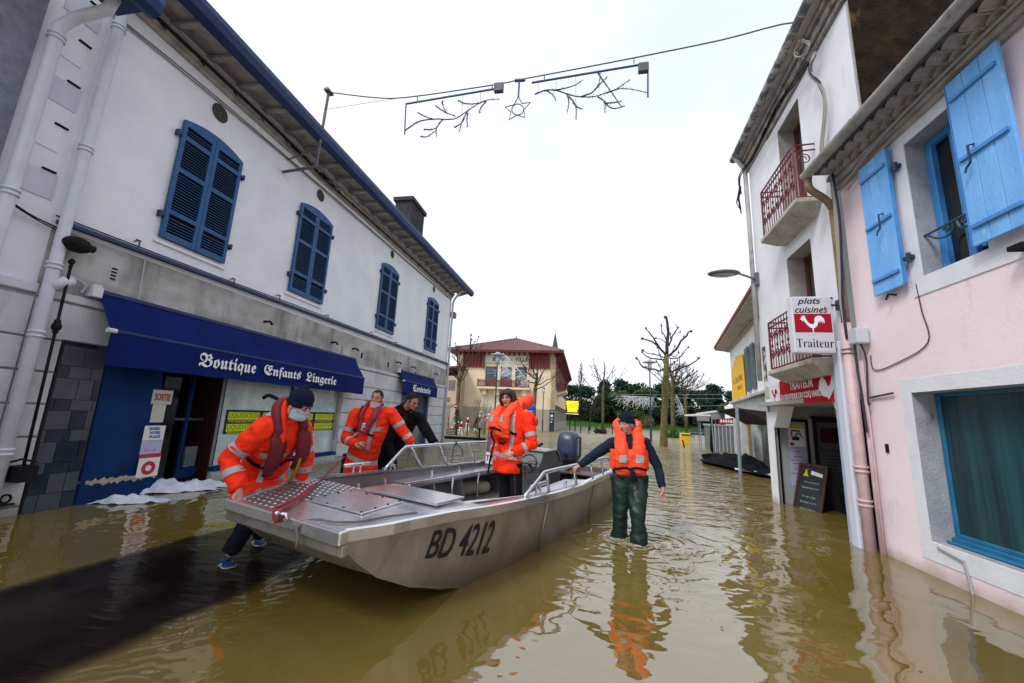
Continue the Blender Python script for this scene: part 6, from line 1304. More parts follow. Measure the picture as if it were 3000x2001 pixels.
for s_ in SS:
    hw, zg, cw, cz = lin(HW, s_), lin(ZG, s_)-.075, lin(CW, s_), lin(CZ, s_)
    if zg < cz+.01: zg = cz+.01
    pr = [(-hw+.01, zg), (-cw, cz), (-cw*.5, cz-.012), (0, cz-.02), (cw*.5, cz-.012), (cw, cz), (hw-.01, zg)]
    inn = [(cw-.03, cz+.03), (-cw+.03, cz+.03)]
    rings.append([B(a, s_, z) for a, z in pr]+[B(hw-.04, s_, zg), B(inn[0][0], s_, max(inn[0][1], min(.10, zg-.01)) if s_ > .9 else zg-.005), B(inn[1][0], s_, max(inn[1][1], min(.10, zg-.01)) if s_ > .9 else zg-.005), B(-hw+.04, s_, zg)])
h.loft(rings); hull_o = h.build('hull', alu_side, boat); hull_bvh = BVHTree.FromPolygons([v.co for v in hull_o.data.vertices], [tuple(p.vertices) for p in hull_o.data.polygons])
# seams and rub strips on the side
m = MB()
for s_ in (2.35, 4.15): m.tube([B(lin(CW, s_)+.012, s_, lin(CZ, s_)), B(lin(HW, s_)-.002, s_, lin(ZG, s_)-.09)], .009, n=5)
m.tube([B(lin(CW, s_)+.001, s_, lin(CZ, s_)) for s_ in SS[1:]], .008, n=6); m.tube([B(-lin(CW, s_)-.001, s_, lin(CZ, s_)) for s_ in SS[1:]], .008, n=6)
m.build('hull_seams', alu_side, boat, smooth=True)
# gunwale rim: box section running round
def rimrings(sg):
    return [[B(sg*lin(HW, s_), s_, lin(ZG, s_)-.085), B(sg*(lin(HW, s_)+.018), s_, lin(ZG, s_)-.078), B(sg*(lin(HW, s_)+.022), s_, lin(ZG, s_)-.008), B(sg*lin(HW, s_), s_, lin(ZG, s_)), B(sg*(lin(HW, s_)-.065), s_, lin(ZG, s_)), B(sg*(lin(HW, s_)-.065), s_, lin(ZG, s_)-.025), B(sg*(lin(HW, s_)-.03), s_, lin(ZG, s_)-.03)] for s_ in SS]
m = MB(); m.loft(rimrings(1)); m.loft(rimrings(-1)); m.build('gunwale', alu, boat)
m = MB(); c = [B(a, -.035, 0) for a in (-.66, .66)]
def bow(z0, z1, d0, d1):
    m.prism([B(-.645, d0, lin(ZG, 0)+z0), B(-.645, d1, lin(ZG, 0)+z0), B(-.645, d1, lin(ZG, 0)+z1), B(-.645, d0, lin(ZG, 0)+z1)], bs_*1.31+V((0, 0, ROLL*1.31)))
bow(-.085, .001, -.05, .02); m.build('bow_beam', alu, boat, bevel=.012)
m = MB(); bow(-.160, -.088, -.02, .03); m.build('bow_lower_beam', alu_side, boat, bevel=.01)
# inner side plating
m = MB(); ii = [s_ for s_ in SS if s_ >= .85]
for sg in (1, -1):
    a = [B(sg*(lin(HW, s_)-.045), s_, lin(ZG, s_)-.03) for s_ in ii]; b = [B(sg*(lin(CW, s_)-.06), s_, .10) for s_ in ii]; n = len(ii)
    m.add(a+b, [(i, i+1, n+i+1, n+i) for i in range(n-1)])
m.build('inner_side', alu_inner, boat, recalc=False)
m = MB()
for s_ in (1.5, 1.95, 2.9, 3.6): m.prism([B(-lin(HW, s_)+.05, s_, .55), B(-lin(HW, s_)+.05, s_+.03, .55), B(-lin(CW, s_)+.06, s_+.03, .1), B(-lin(CW, s_)+.06, s_, .1)], bs_*.04)
m.split('side_rib', alu, boat)
# fore deck
def dz(s_): return lin(ZG, s_)-.012
m = MB(); ds = [0, .15, .3, .45, .6, .75, .9]
def decksheet(mb, f0, f1, z=0, mi=0):
    a = [B(f0(s_), s_, dz(s_)+z) for s_ in ds]; b = [B(f1(s_), s_, dz(s_)+z) for s_ in ds]; n = len(ds); mb.add(a+b, [(i, i+1, n+i+1, n+i) for i in range(n-1)], mi)
decksheet(m, lambda s_: -lin(HW, s_)+.05, lambda s_: -.16); ds0 = ds; mt_ = m; m = MB(); ds = [0, .15, .3, .45, .6, .75, .9, 1.05, 1.2]; decksheet(m, lambda s_: -.16, lambda s_: lin(HW, s_)-.05)
m.prism([B(-.16, 1.2, dz(1.2)), B(.90, 1.2, dz(1.2)), B(.74, 1.2, .12), B(-.16, 1.2, .12)], bd*.01); m.prism([B(-.85, .9, dz(.9)), B(-.16, .9, dz(.9)), B(-.16, .9, .14), B(-.72, .9, .14)], bd*.01)
m.prism([B(-.16, .9, dz(.9)), B(-.16, 1.2, dz(1.2)), B(-.16, 1.2, .12), B(-.16, .9, .12)], bs_*-.01)
m.build('deck_plate', alu, boat, recalc=False)
m = mt_; r_ = 0
for i in range(13):
    s_ = .05+i*.068; j = 0
    x_ = -lin(HW, s_)+.09+(.034 if i % 2 else 0)
    while x_ < -.19:
        p = B(x_, s_, dz(s_)); k = 8; rg_ = [[p+bs_*(.019*cos(2*pi*a/k))+bd*(.015*sin(2*pi*a/k))+V((0, 0, .0005)) for a in range(k)], [p+bs_*(.012*cos(2*pi*a/k))+bd*(.009*sin(2*pi*a/k))+V((0, 0, .005)) for a in range(k)]]
        m.loft(rg_, 1); x_ += .068
m.build('tread_deck', [tread_base, tread_dot], boat, recalc=False)
def plate(a0, a1, s0, s1, z0, th_, name, bolts=False, tilt=0, mt=alu):
    m = MB(); P4 = [B(a0, s0, dz(s0)+z0), B(a1, s0, dz(s0)+z0), B(a1, s1, dz(s1)+z0+tilt), B(a0, s1, dz(s1)+z0+tilt)]; m.prism(P4, (0, 0, th_)); o = m.build(name, mt, boat, bevel=.004)
    if bolts:
        b = MB()
        for t in (.04, .35, .65, .96):
            for (x_, y_) in ((lerp(a0, a1, t), s0+.02), (lerp(a0, a1, t), s1-.02), (a0+.02, lerp(s0, s1, t)), (a1-.02, lerp(s0, s1, t))): b.ball(B(x_, y_, dz(y_)+z0+th_), (.010, .010, .006), 8, 5)
        b.build('bolts', iron_black, o, smooth=True)
    return o
plate(-.15, .46, .30, .73, .004, .012, 'hatch_plate', True)
plate(-.08, .74, .80, 1.20, .012, .022, 'locker_lid', False, .01)
# floor, bench, thwart tube
mf = MB(); m = mf; fs_ = [s_ for s_ in SS if s_ >= .9]; a = [B(-lin(CW, s_)+.06, s_, .085) for s_ in fs_]; b = [B(lin(CW, s_)-.06, s_, .085) for s_ in fs_]; n = len(fs_); m.add(a+b, [(i, i+1, n+i+1, n+i) for i in range(n-1)])
s_ = 1.25; i = 0
while s_ < 5.6:
    x_ = -.82+(.035 if i % 2 else 0)
    while x_ < .85:
        p = B(x_, s_, .087); v = (bs_ if (i % 2) else (bs_+bd*.9).normalized())*.026; u = V((-v.y, v.x, 0))*.30; m.add([p-v, p+u, p+v, p-u], [(0, 1, 2, 3)], 1); x_ += .07
    s_ += .06; i += 1
m.build('floor', [alu_inner, tread_dot], boat, recalc=False)
m = MB(); P4 = [B(-1.03, 2.15, .475), B(-.78, 2.15, .475), B(-.66, 4.45, .475), B(-1.03, 4.45, .475)]; m.prism(P4, (0, 0, .022)); m.prism([B(-.80, 2.15, .43), B(-.78, 2.15, .43), B(-.66, 4.45, .43), B(-.68, 4.45, .43)], (0, 0, .045)); o = m.build('side_bench', alu, boat, bevel=.006)
for s_, x_ in ((2.22, -.79), (3.1, -.74), (3.75, -.71)): m = MB(); m.tube([B(x_, s_, .09), B(x_, s_, .475)], .020, n=8); m.build('leg', alu_bright, o, smooth=True)
m = MB(); m.prism([B(-1.0, 4.45, .09), B(-.66, 4.45, .09), B(-.66, 4.45, .475), B(-1.0, 4.45, .52)], bd*.02); m.build('bench_end', alu_inner, boat)
m = MB(); m.tube([B(.55, 1.25, .60), B(.93, 2.15, .60)], .018, n=8); m.build('side_tube', alu_bright, boat, smooth=True)
# mooring cleats, rings
for x_, s_ in ((.99, 2.25), (-1.01, 1.55)):
    z = lin(ZG, s_); m = MB(); m.tube([B(x_, s_-.19, z+.085), B(x_, s_+.19, z+.085)], .022, n=10); m.tube([B(x_, s_-.05, z-.01), B(x_, s_-.05, z+.085)], .013, n=8); m.tube([B(x_, s_+.05, z-.01), B(x_, s_+.05, z+.085)], .013, n=8); m.build('cleat', alu_bright, boat, smooth=True)
for x_, s_ in ((-1.02, 2.15), (.99, 3.1)):
    z = lin(ZG, s_); m = MB(); m.tube([B(x_, s_-.04, z), B(x_, s_-.035, z+.05), B(x_, s_+.035, z+.05), B(x_, s_+.04, z)], .009, n=6); m.build('lifting_eye', alu_bright, boat, smooth=True)
# rails
def rail(sg, s0, s1, s2, ztop, posts, last=None):
    x = lambda s_: sg*(lin(HW, s_)-.03); z0 = lin(ZG, s0)
    m = MB(); pts = [B(x(s0), s0, z0), B(x(s1-.10), s1-.10, ztop-.06), B(x(s1), s1, ztop-.01), B(x(s1+.12), s1+.12, ztop), B(x((s1+s2)/2), (s1+s2)/2, ztop), B(x(s2), s2, ztop-.005)]
    m.tube(crv(pts, 3), .021, n=10)
    o = m.build('hand_rail', alu_bright, boat, smooth=True)
    for a, b in posts: m = MB(); m.tube([B(x(a), a, lin(ZG, a)), B(x(b), b, ztop)], .017, n=8); m.build('rail_post', alu_bright, o, smooth=True)
rail(-1, 2.0, 2.38, 4.75, .905, [(2.75, 2.48), (3.38, 3.12), (4.15, 3.88)])
rail(1, 1.86, 2.28, 3.42, .845, [(2.44, 2.36), (3.36, 3.24)])
m = MB(); x_ = lambda s_: lin(HW, s_)-.03
m.tube([B(x_(3.42), 3.42, .84), B(x_(3.9), 3.9, .83), B(x_(4.7), 4.7, .83), B(x_(5.2), 5.2, .80), B(x_(5.6), 5.6, .58)], .020, n=8); o = m.build('hand_rail', alu_bright, boat, smooth=True)
for a, b in ((4.18, 4.02), (4.82, 4.66)): m = MB(); m.tube([B(x_(a), a, lin(ZG, a)), B(x_(b), b, .83)], .016, n=8); m.build('rail_post', alu_bright, o, smooth=True)
# side locker top on the near side aft
m = MB(); m.prism([B(.70, 2.35, .48), B(1.03, 2.15, .555), B(1.04, 4.1, .545), B(.62, 4.1, .50), B(.60, 3.2, .48)], (0, 0, .02)); m.prism([B(.70, 2.35, .10), B(.60, 3.2, .10), B(.60, 3.2, .48), B(.70, 2.35, .48)], bs_*.02); m.prism([B(.60, 3.2, .10), B(.62, 4.1, .10), B(.62, 4.1, .50), B(.60, 3.2, .48)], bs_*.02); m.build('side_locker', mat('bright_locker_plate', (.70, .72, .76), .35, metal=.6, col2=(.60, .62, .66), nscale=3), boat)
# console
m = MB(); m.prism([B(.12, 4.3, .1), B(.12, 4.3, .62), B(.12, 4.45, .84), B(.12, 5.0, .84), B(.12, 5.25, .55), B(.12, 5.25, .1)], -bs_*.58); m.build('console', mat('dark_grey_console', (.07, .08, .09), .4, col2=(.10, .11, .12), nscale=4), boat, bevel=.015)
m = MB(); m.prism([B(.15, 4.42, .845), B(-.49, 4.42, .845), B(-.49, 5.02, .845), B(.15, 5.02, .845)], (0, 0, .02)); m.prism([B(.15, 5.02, .845), B(-.49, 5.02, .845), B(-.49, 5.28, .58), B(.15, 5.28, .58)], (0, 0, .02)); m.build('console_top', alu, boat)
m = MB(); cc = B(-.05, 4.2, .66); ux = bs_; uy = (bd*.4+V((0, 0, .9))).normalized(); m.tube([cc+ux*(.15*cos(a*pi/8))+uy*(.15*sin(a*pi/8)) for a in range(17)], .013, n=6); m.tube([cc-ux*.15, cc+ux*.15], .010, n=5); m.tube([cc, B(-.05, 4.3, .62)], .02, n=6); m.build('steering_wheel', eng_black, boat, smooth=True)
# arch with name plate and blue beacon
m = MB(); m.prism([B(-.98, 4.35, .45), B(-.84, 4.35, .45), B(-.82, 4.35, 1.42), B(-.90, 4.35, 1.42)], bd*.06); m.build('arch_leg', mat('grey_arch', (.20, .22, .25), .45, metal=.5), boat, bevel=.01)
m = MB(); m.prism([B(-.94, 4.335, .55), B(-.78, 4.335, .55), B(-.78, 4.335, .74), B(-.94, 4.335, .74)], bd*.012); o = m.build('name_plate', letter_white, boat)
lettering('plate_letters', 'TE', B(-.93, 4.33, .60), bs_, VZ, -bd, .13, .09, black_matt, o, ext=.002)
m = MB(); m.prism([B(-.92, 4.34, .98), B(-.84, 4.34, 1.0), B(-.85, 4.34, 1.14), B(-.90, 4.34, 1.10)], bd*.008); m.build('blue_green_sticker', mat('blue_green_sticker', (.01, .18, .35), .5), boat)
bp_ = PY((1557, 1236), 7.0)
m = MB(); m.tube([B(.12, 4.5, .84), V((bp_.x-.02, bp_.y, .9)), V((bp_.x, bp_.y, bp_.z))], .02, n=8); m.tube([bp_-V((0, 0, .05)), bp_+V((0, 0, .17))], .045, n=12); m.build('beacon_pole', mat('grey_arch', (.2, .2, .2)), boat)
m = MB(); t_ = PY((1557, 1194), 7.0); m.tube([t_-V((0, 0, .05)), t_-V((0, 0, .01)), t_+V((0, 0, .03)), t_+V((0, 0, .05))], [.072, .076, .072, .05], n=18); m.build('beacon', beacon_blue, boat, smooth=True)
# rolled white fender
fe = thing('fender', 'rolled cream canvas fender lying under the side bench of the boat', 'fender', B(-.85, 3.95, .1)); m = MB(); m.tube([B(-.98, 3.72, .20), B(-.80, 4.12, .20)], .10, n=14, dome=True); m.build('roll', mat('cream_canvas', (.42, .37, .30), .85, col2=(.32, .28, .22), nscale=8, bump=.4), fe, smooth=True)
# oar / boathook at the stern
oh = thing('boat_hook', 'black and silver boat hook pole sticking out past the woman towards the stern', 'boat hook', B(-.5, 5.2, .9))
pa, pb2 = PY((1535, 1335), 7.6), PY((1588, 1300), 8.4); m = MB(); m.tube([pa, pb2], .028, n=8); m.build('shaft', iron_black, oh); m = MB(); m.tube([pa-V((0, 0, .04)), pb2-V((.02, 0, .045))], .018, n=8); m.build('silver_tube', alu_bright, oh)
# outboard engine
en = thing('outboard_engine', 'blue grey outboard engine tilted at the stern of the aluminium boat', 'outboard engine', B(0, 6.0, .3))
ec = lambda a, s_, z: B(a+.02, 5.95+s_, z)
m = MB(); rg_ = []
for z, w_, l0, l1 in ((.60, .16, -.15, .22), (.66, .205, -.20, .27), (.80, .215, -.22, .29), (.98, .205, -.21, .28), (1.09, .18, -.17, .25), (1.15, .13, -.10, .20), (1.165, .05, -.03, .10)):
    n = 20; c0 = (l0+l1)/2; L_ = (l1-l0)/2; rg_.append([ec(w_*(abs(cos(2*pi*i/n))**.55)*(1 if cos(2*pi*i/n) >= 0 else -1), c0+L_*(abs(sin(2*pi*i/n))**.55)*(1 if sin(2*pi*i/n) >= 0 else -1), z) for i in range(n)])
m.loft(rg_); m.build('cowl', eng_blue, en, smooth=True)
m = MB(); rg_ = []
for z, w_, l0, l1 in ((.40, .12, -.10, .16), (.50, .15, -.14, .20), (.60, .17, -.16, .23), (.645, .20, -.19, .26)):
    n = 16; c0 = (l0+l1)/2; L_ = (l1-l0)/2; rg_.append([ec(w_*(abs(cos(2*pi*i/n))**.6)*(1 if cos(2*pi*i/n) >= 0 else -1), c0+L_*(abs(sin(2*pi*i/n))**.6)*(1 if sin(2*pi*i/n) >= 0 else -1), z) for i in range(n)])
m.loft(rg_); m.tube([ec(0, .05, .42), ec(0, .12, -.3)], [.09, .07], n=10); m.box((-.12, -.30, .30), (.12, -.10, .46), 0, (bs_, bd, V((0, 0, 1))), ec(0, 0, 0)); m.build('lower_unit', eng_black, en, smooth=True)
m = MB(); m.tube([ec(.02, -.213, .70), ec(.02, -.225, .70)], .042, n=16); m.build('round_port', iron_black, en)
lettering('side_letters', 'YAMAHA', ec(.214, .0, .70), VZ, -bd, bs_, .34, .10, letter_white, en, ext=.002)
m = MB(); m.box((.203, -.05, .66), (.2155, .15, 1.06), 0, (bs_, bd, V((0, 0, 1))), ec(0, 0, 0)); m.build('side_panel', eng_black, en)
m = MB()
for k in range(3): m.tube(crv([ec(-.1+.1*k, -.25, .42), ec(-.15+.12*k, -.45, .30), ec(-.05+.1*k, -.6, .42), ec(.02, -.75, .40)], 4), .018, n=6)
m.tube(crv([ec(.28, -.25, .45), ec(.34, -.32, .34), ec(.26, -.38, .26), ec(.2, -.3, .4)], 4), .03, n=7); m.build('cables_and_hose', eng_black, en, smooth=True)
m = MB(); m.prism([B(-.98, 5.55, .40), B(.98, 5.55, .40), B(.98, 5.95, .42), B(-.98, 5.95, .42)], (0, 0, .02)); m.prism([B(-.98, 5.98, -.1), B(.98, 5.98, -.1), B(.98, 5.98, .52), B(-.98, 5.98, .52)], bd*.03); m.build('transom', mat('brown_grey_transom', (.12, .09, .085), .6), boat)
# boat number, painted on the near side
def side_pt(s_, f): a = B(lin(HW, s_)-.002, s_, lin(ZG, s_)-.085); b = B(lin(CW, s_), s_, lin(CZ, s_)); return a.lerp(b, f)
def side_text(text, s0, s1, f0, f1, parent, off=.006):
    c = bpy.data.curves.new('t', 'FONT'); c.body = text; c.offset = .010; c.resolution_u = 3; t = bpy.data.objects.new('tmp', c); COL.objects.link(t); me = bpy.data.meshes.new_from_object(t.evaluated_get(bpy.context.evaluated_depsgraph_get())); bpy.data.objects.remove(t)
    bm = bmesh.new(); bm.from_mesh(me)
    for k in range(1, 40): bmesh.ops.bisect_plane(bm, geom=bm.verts[:]+bm.edges[:]+bm.faces[:], plane_co=(k*.12, 0, 0), plane_no=(1, 0, 0))
    for k in range(1, 8): bmesh.ops.bisect_plane(bm, geom=bm.verts[:]+bm.edges[:]+bm.faces[:], plane_co=(0, k*.11, 0), plane_no=(0, 1, 0))
    bmesh.ops.triangulate(bm, faces=bm.faces[:]); bm.to_mesh(me); bm.free()
    xs = [v.co.x for v in me.vertices]; ys = [v.co.y for v in me.vertices]; x0, x1, y0, y1 = min(xs), max(xs), min(ys), max(ys)
    for v in me.vertices:
        u = (v.co.x-x0)/(x1-x0); w_ = (v.co.y-y0)/(y1-y0); q = side_pt(lerp(s0, s1, u)+.03*w_, lerp(f0, f1, w_)); hh = hull_bvh.ray_cast(q+bs_*.3, -bs_, .6); v.co = (hh[0] if hh[0] else q)+bs_*off
    me.materials.clear(); me.materials.append(black_matt); o = bpy.data.objects.new('boat_number', me); COL.objects.link(o); adopt(o, parent)
side_text('BD 4212', .62, 1.36, .55, .10, boat)
# ropes
rp_ = thing('red_rope', 'red mooring rope knotted at the bow eye and pulled taut towards the second man', 'rope', B(0, 0, .7))
kn = PZ((922, 1525), .68); knz = B(-.12, -.06, .63)
kn = PY((925, 1520), 2.60)
m = MB(); pr_ = [PY(p, y) for p, y in (((925, 1515), 2.60), ((905, 1490), 2.64), ((912, 1480), 2.72), ((940, 1478), 2.76), ((975, 1455), 2.9), ((1010, 1425), 3.2))]
for k in range(2): m.tube(crv([p+V((.008*k, .012*k, .008-.016*k)) for p in pr_], 5), .010, n=6)
m.tube(crv([PY((918, 1423), 3.22) if False else PY((920, 1520), 2.60), PY((900, 1495), 2.66), PY((908, 1483), 2.74), PY((935, 1482), 2.78), PY((975, 1457), 2.9)], 5), .010, n=6)
a = PY((917, 1422), 3.40); b_ = PY((1005, 1342), 4.9)
m = MB(); 
pk_ = [PY((928, 1525), 2.60), PY((903, 1512), 2.61), PY((902, 1492), 2.66), PY((925, 1482), 2.76), PY((960, 1470), 2.9), PY((1008, 1428), 3.2)]
gx_ = lambda x, y, yy: PY((600+x/2.413, 1100+y/2.413), yy)
loop = [gx_(540, 1010, 2.60), gx_(500, 1035, 2.60), gx_(485, 980, 2.63), gx_(500, 935, 2.68), gx_(545, 920, 2.74), gx_(620, 880, 2.86), gx_(700, 830, 3.05), gx_(765, 780, 3.3)]
m.tube(crv(loop, 6), .0105, n=7)
loop2 = [gx_(530, 1000, 2.60), gx_(530, 960, 2.65), gx_(575, 930, 2.74), gx_(650, 880, 2.90), gx_(720, 835, 3.08), gx_(770, 790, 3.3)]
m.tube(crv(loop2, 6), .0105, n=7)
m.tube(crv([gx_(765, 785, 3.3), gx_(850, 710, 3.8), gx_(930, 630, 4.4), gx_(985, 575, 4.9)], 5), .009, n=6)
for k in range(5): m.ball(gx_(530+6*k, 1015-8*k+6*(k % 2), 2.59), (.02, .017, .016), 8, 6)
m.build('rope', rope_red, rp_, smooth=True)
sh = MB(); c = gx_(545, 1000, 2.575)
sh.tube([c+V((-.03, -.005, .02)), c+V((.035, -.005, .02))], .011, n=8); sh.tube([c+V((.03, -.01, .028)), c+V((.05, -.01, -.01)), c+V((.02, -.01, -.02))], .009, n=6); sh.ball(c+V((-.035, -.01, .022)), .017, 8, 6); sh.build('bow_shackle', alu_bright, boat, smooth=True)
gr_ = thing('grey_rope', 'thin grey rope trailing over the fore deck from the bow eye', 'rope', B(.1, 0, .7))
def DK(x, y, up=.012):                                # point on the fore deck under a pixel
    px_ = (600+x/2.413, 1100+y/2.413); z = .65
    for _ in range(8):
        p = PZ(px_, z); r = p-BO; z = dz(max(0, min(1.2, r.dot(bd))))+ROLL*r.dot(bs_)+up
    return PZ(px_, z)
m = MB(); pts = [gx_(560, 1010, 2.58), gx_(575, 1050, 2.56), gx_(610, 1085, 2.55), gx_(655, 1075, 2.54), gx_(700, 1045, 2.55), DK(740, 1022), DK(820, 1020), DK(920, 1035), DK(1060, 1035), DK(1180, 1018), DK(1300, 995), DK(1350, 990), DK(1420, 980), DK(1500, 970)]
m.tube(crv(pts, 5), .0075, n=6); m.tube(crv([gx_(655, 1075, 2.54), gx_(650, 1120, 2.53), gx_(660, 1160, 2.53), gx_(645, 1215, 2.53)], 4), [.010]*13, n=6); m.build('rope', rope_grey, gr_, smooth=True)
gn = thing('green_rope', 'dark green rope knotted on the far hand rail and hanging down', 'rope', B(-1.05, 3.4, .9)); c = B(-(lin(HW, 3.55)-.03), 3.55, .905)
m = MB(); m.ball(c, (.035, .035, .035), 8, 6); m.tube(crv([c, c+V((-.02, -.03, -.12)), c+V((-.04, -.02, -.30))], 4), .008, n=5); m.tube(crv([c, c+V((.06, .0, -.04)), c+V((.11, .02, -.10)), c+V((.13, .02, -.20))], 4), .009, n=5); m.build('rope', rope_green, gn, smooth=True)
# ================================================================ people
def fuse(mb, voxel, smooth=3, folds=0.0, ff=9.0, seed=0.0, axisdir=None):
    me = mb.mesh('tmp', skin_m); o = bpy.data.objects.new('tmp', me); COL.objects.link(o)
    r = o.modifiers.new('r', 'REMESH'); r.mode = 'VOXEL'; r.voxel_size = voxel; r.adaptivity = 0
    s = o.modifiers.new('s', 'SMOOTH'); s.factor = .5; s.iterations = smooth
    dg = bpy.context.evaluated_depsgraph_get(); m2 = bpy.data.meshes.new_from_object(o.evaluated_get(dg)); bpy.data.objects.remove(o); bpy.data.meshes.remove(me)
    if folds:
        nr = [v.normal.copy() for v in m2.vertices]
        for v, n in zip(m2.vertices, nr):
            p = v.co; q = V((p.x*ff*.8, p.y*ff*.8, p.z*ff*1.5)); w_ = noise.noise(q+V((seed, 0, 0)))*.7
            a = 1-abs(noise.noise(V((p.x*ff*.9+p.z*ff*.5+seed, p.y*ff*.9-p.z*ff*.4, p.z*ff*.9))))*2.4
            v.co = p+n*folds*(w_+max(a, -.6)*.75+.35*noise.noise(q*2.7))
    m2.polygons.foreach_set('use_smooth', [True]*len(m2.polygons)); m2.materials.clear(); m2.update(); return m2
def link_mesh(name, me, mats, parent):
    me.name = name
    for m in (mats if isinstance(mats, list) else [mats]): me.materials.append(m)
    o = bpy.data.objects.new(name, me); COL.objects.link(o); adopt(o, parent); return o
def bvh_of(me): return BVHTree.FromPolygons([v.co for v in me.vertices], [tuple(p.vertices) for p in me.polygons])
def ell(c, a, b, ra, rb, n=20): return [c+a*(ra*cos(2*pi*i/n))+b*(rb*sin(2*pi*i/n)) for i in range(n)]
def band(mb, bvh, c, axis, w, rmax, off=.004, n=36, mi=0, rdef=None, arc=None, ref=None):
    axis = axis.normalized(); u = ref if ref is not None else V((1, 0, 0)); u = (u-axis*u.dot(axis)).normalized(); v = axis.cross(u); A = []; Bq = []
    a0, a1 = arc if arc else (0, 2*pi); k = n if not arc else n+1
    for i in range(k):
        t = a0+(a1-a0)*i/n; d_ = u*cos(t)+v*sin(t)
        for L, sgn in ((A, -.5), (Bq, .5)):
            o_ = c+axis*(w*sgn); h_ = bvh.ray_cast(o_, d_, rmax); rr_ = (h_[0]-o_).length if h_[0] else (rdef or rmax*.8); L.append((o_, d_, rr_))
    def sm(L): return [L[i][0]+L[i][1]*((L[i-1][2]+L[i][2]*2+L[(i+1) % len(L)][2])/4+off if not arc else L[i][2]+off) for i in range(len(L))]
    A, Bq = sm(A), sm(Bq); b = len(A); fs = [(i, (i+1) % b, b+(i+1) % b, b+i) for i in range(b if not arc else b-1)]; mb.add(A+Bq, fs, mi)
def strap(mb, bvh, pts, w, off=.005, mi=0, n=8, side=None):
    c = crv(pts, n); A = []; Bq = []; last = None
    for i, p in enumerate(c):
        t = (c[min(i+1, len(c)-1)]-c[max(i-1, 0)]).normalized(); h_ = bvh.find_nearest(p)
        q, nn = h_[0], h_[1]; s_ = t.cross(nn)
        s_ = s_.normalized() if s_.length > 1e-5 else (last or V((0, 0, 1)))
        if last and s_.dot(last) < 0: s_ = -s_
        last = s_
        for L, sg in ((A, .5), (Bq, -.5)):
            hh = bvh.find_nearest(q+s_*(w*sg)); L.append(hh[0]+hh[1]*off)
    k = len(A); mb.add(A+Bq, [(i, i+1, k+i+1, k+i) for i in range(k-1)], mi)
def patch(mb, bvh, c, nrm, up, w, h, off=.006, mi=0, n=5):
    nrm = nrm.normalized(); u = up.cross(nrm).normalized(); v = nrm.cross(u); vs = []
    for j in range(n+1):
        for i in range(n+1):
            o_ = c+u*(w*(i/n-.5))+v*(h*(j/n-.5))+nrm*.25; h_ = bvh.ray_cast(o_, -nrm, .6); p = h_[0] if h_[0] else c; vs.append(p+nrm*off)
    mb.add(vs, [(j*(n+1)+i, j*(n+1)+i+1, (j+1)*(n+1)+i+1, (j+1)*(n+1)+i) for j in range(n) for i in range(n)], mi)
def hand(mb, wrist, d_, pn, th_, curl=(.3, .35, .4, .45), spread=.06, s=1.0, thumb=(.6, .7, .35)):
    d_ = d_.normalized(); pn = (pn-d_*pn.dot(d_)).normalized(); th_ = (th_-d_*th_.dot(d_)-pn*th_.dot(pn)).normalized()
    mb.loft([ell(wrist-d_*.03*s, th_, pn, .027*s, .022*s, 12), ell(wrist+d_*.005*s, th_, pn, .029*s, .020*s, 12), ell(wrist+d_*.04*s, th_, pn, .040*s, .017*s, 12), ell(wrist+d_*.078*s, th_, pn, .042*s, .014*s, 12), ell(wrist+d_*.09*s, th_, pn, .036*s, .010*s, 12)])
    for i, (of, L) in enumerate(((.031, .072), (.0105, .080), (-.0105, .074), (-.030, .058))):
        p = wrist+d_*(.078-.006*abs(i-1))*s+th_*of*s; dd = (d_+th_*spread*(1.5-i)).normalized(); pts = [p-dd*.012*s, p]; ang = curl[i]
        for k, f in enumerate((.45, .30, .25)):
            a = ang*(k+.7); v = (dd*cos(a)+pn*sin(a)); p = p+v*(L*f*s); pts.append(p)
        mb.tube(pts, [.0095*s, .0092*s, .0086*s, .008*s, .0068*s], n=10, dome=True)
    p0 = wrist+d_*.022*s+th_*.026*s; v1 = (d_*thumb[0]+th_*thumb[1]+pn*thumb[2]).normalized(); v2 = (d_*(thumb[0]+.35)+th_*(thumb[1]-.45)+pn*(thumb[2]+.25)).normalized()
    mb.tube([p0, p0+v1*.038*s, p0+v1*.038*s+v2*.030*s, p0+v1*.038*s+v2*.052*s], [.0155*s, .0115*s, .0100*s, .0085*s], n=10, dome=True)
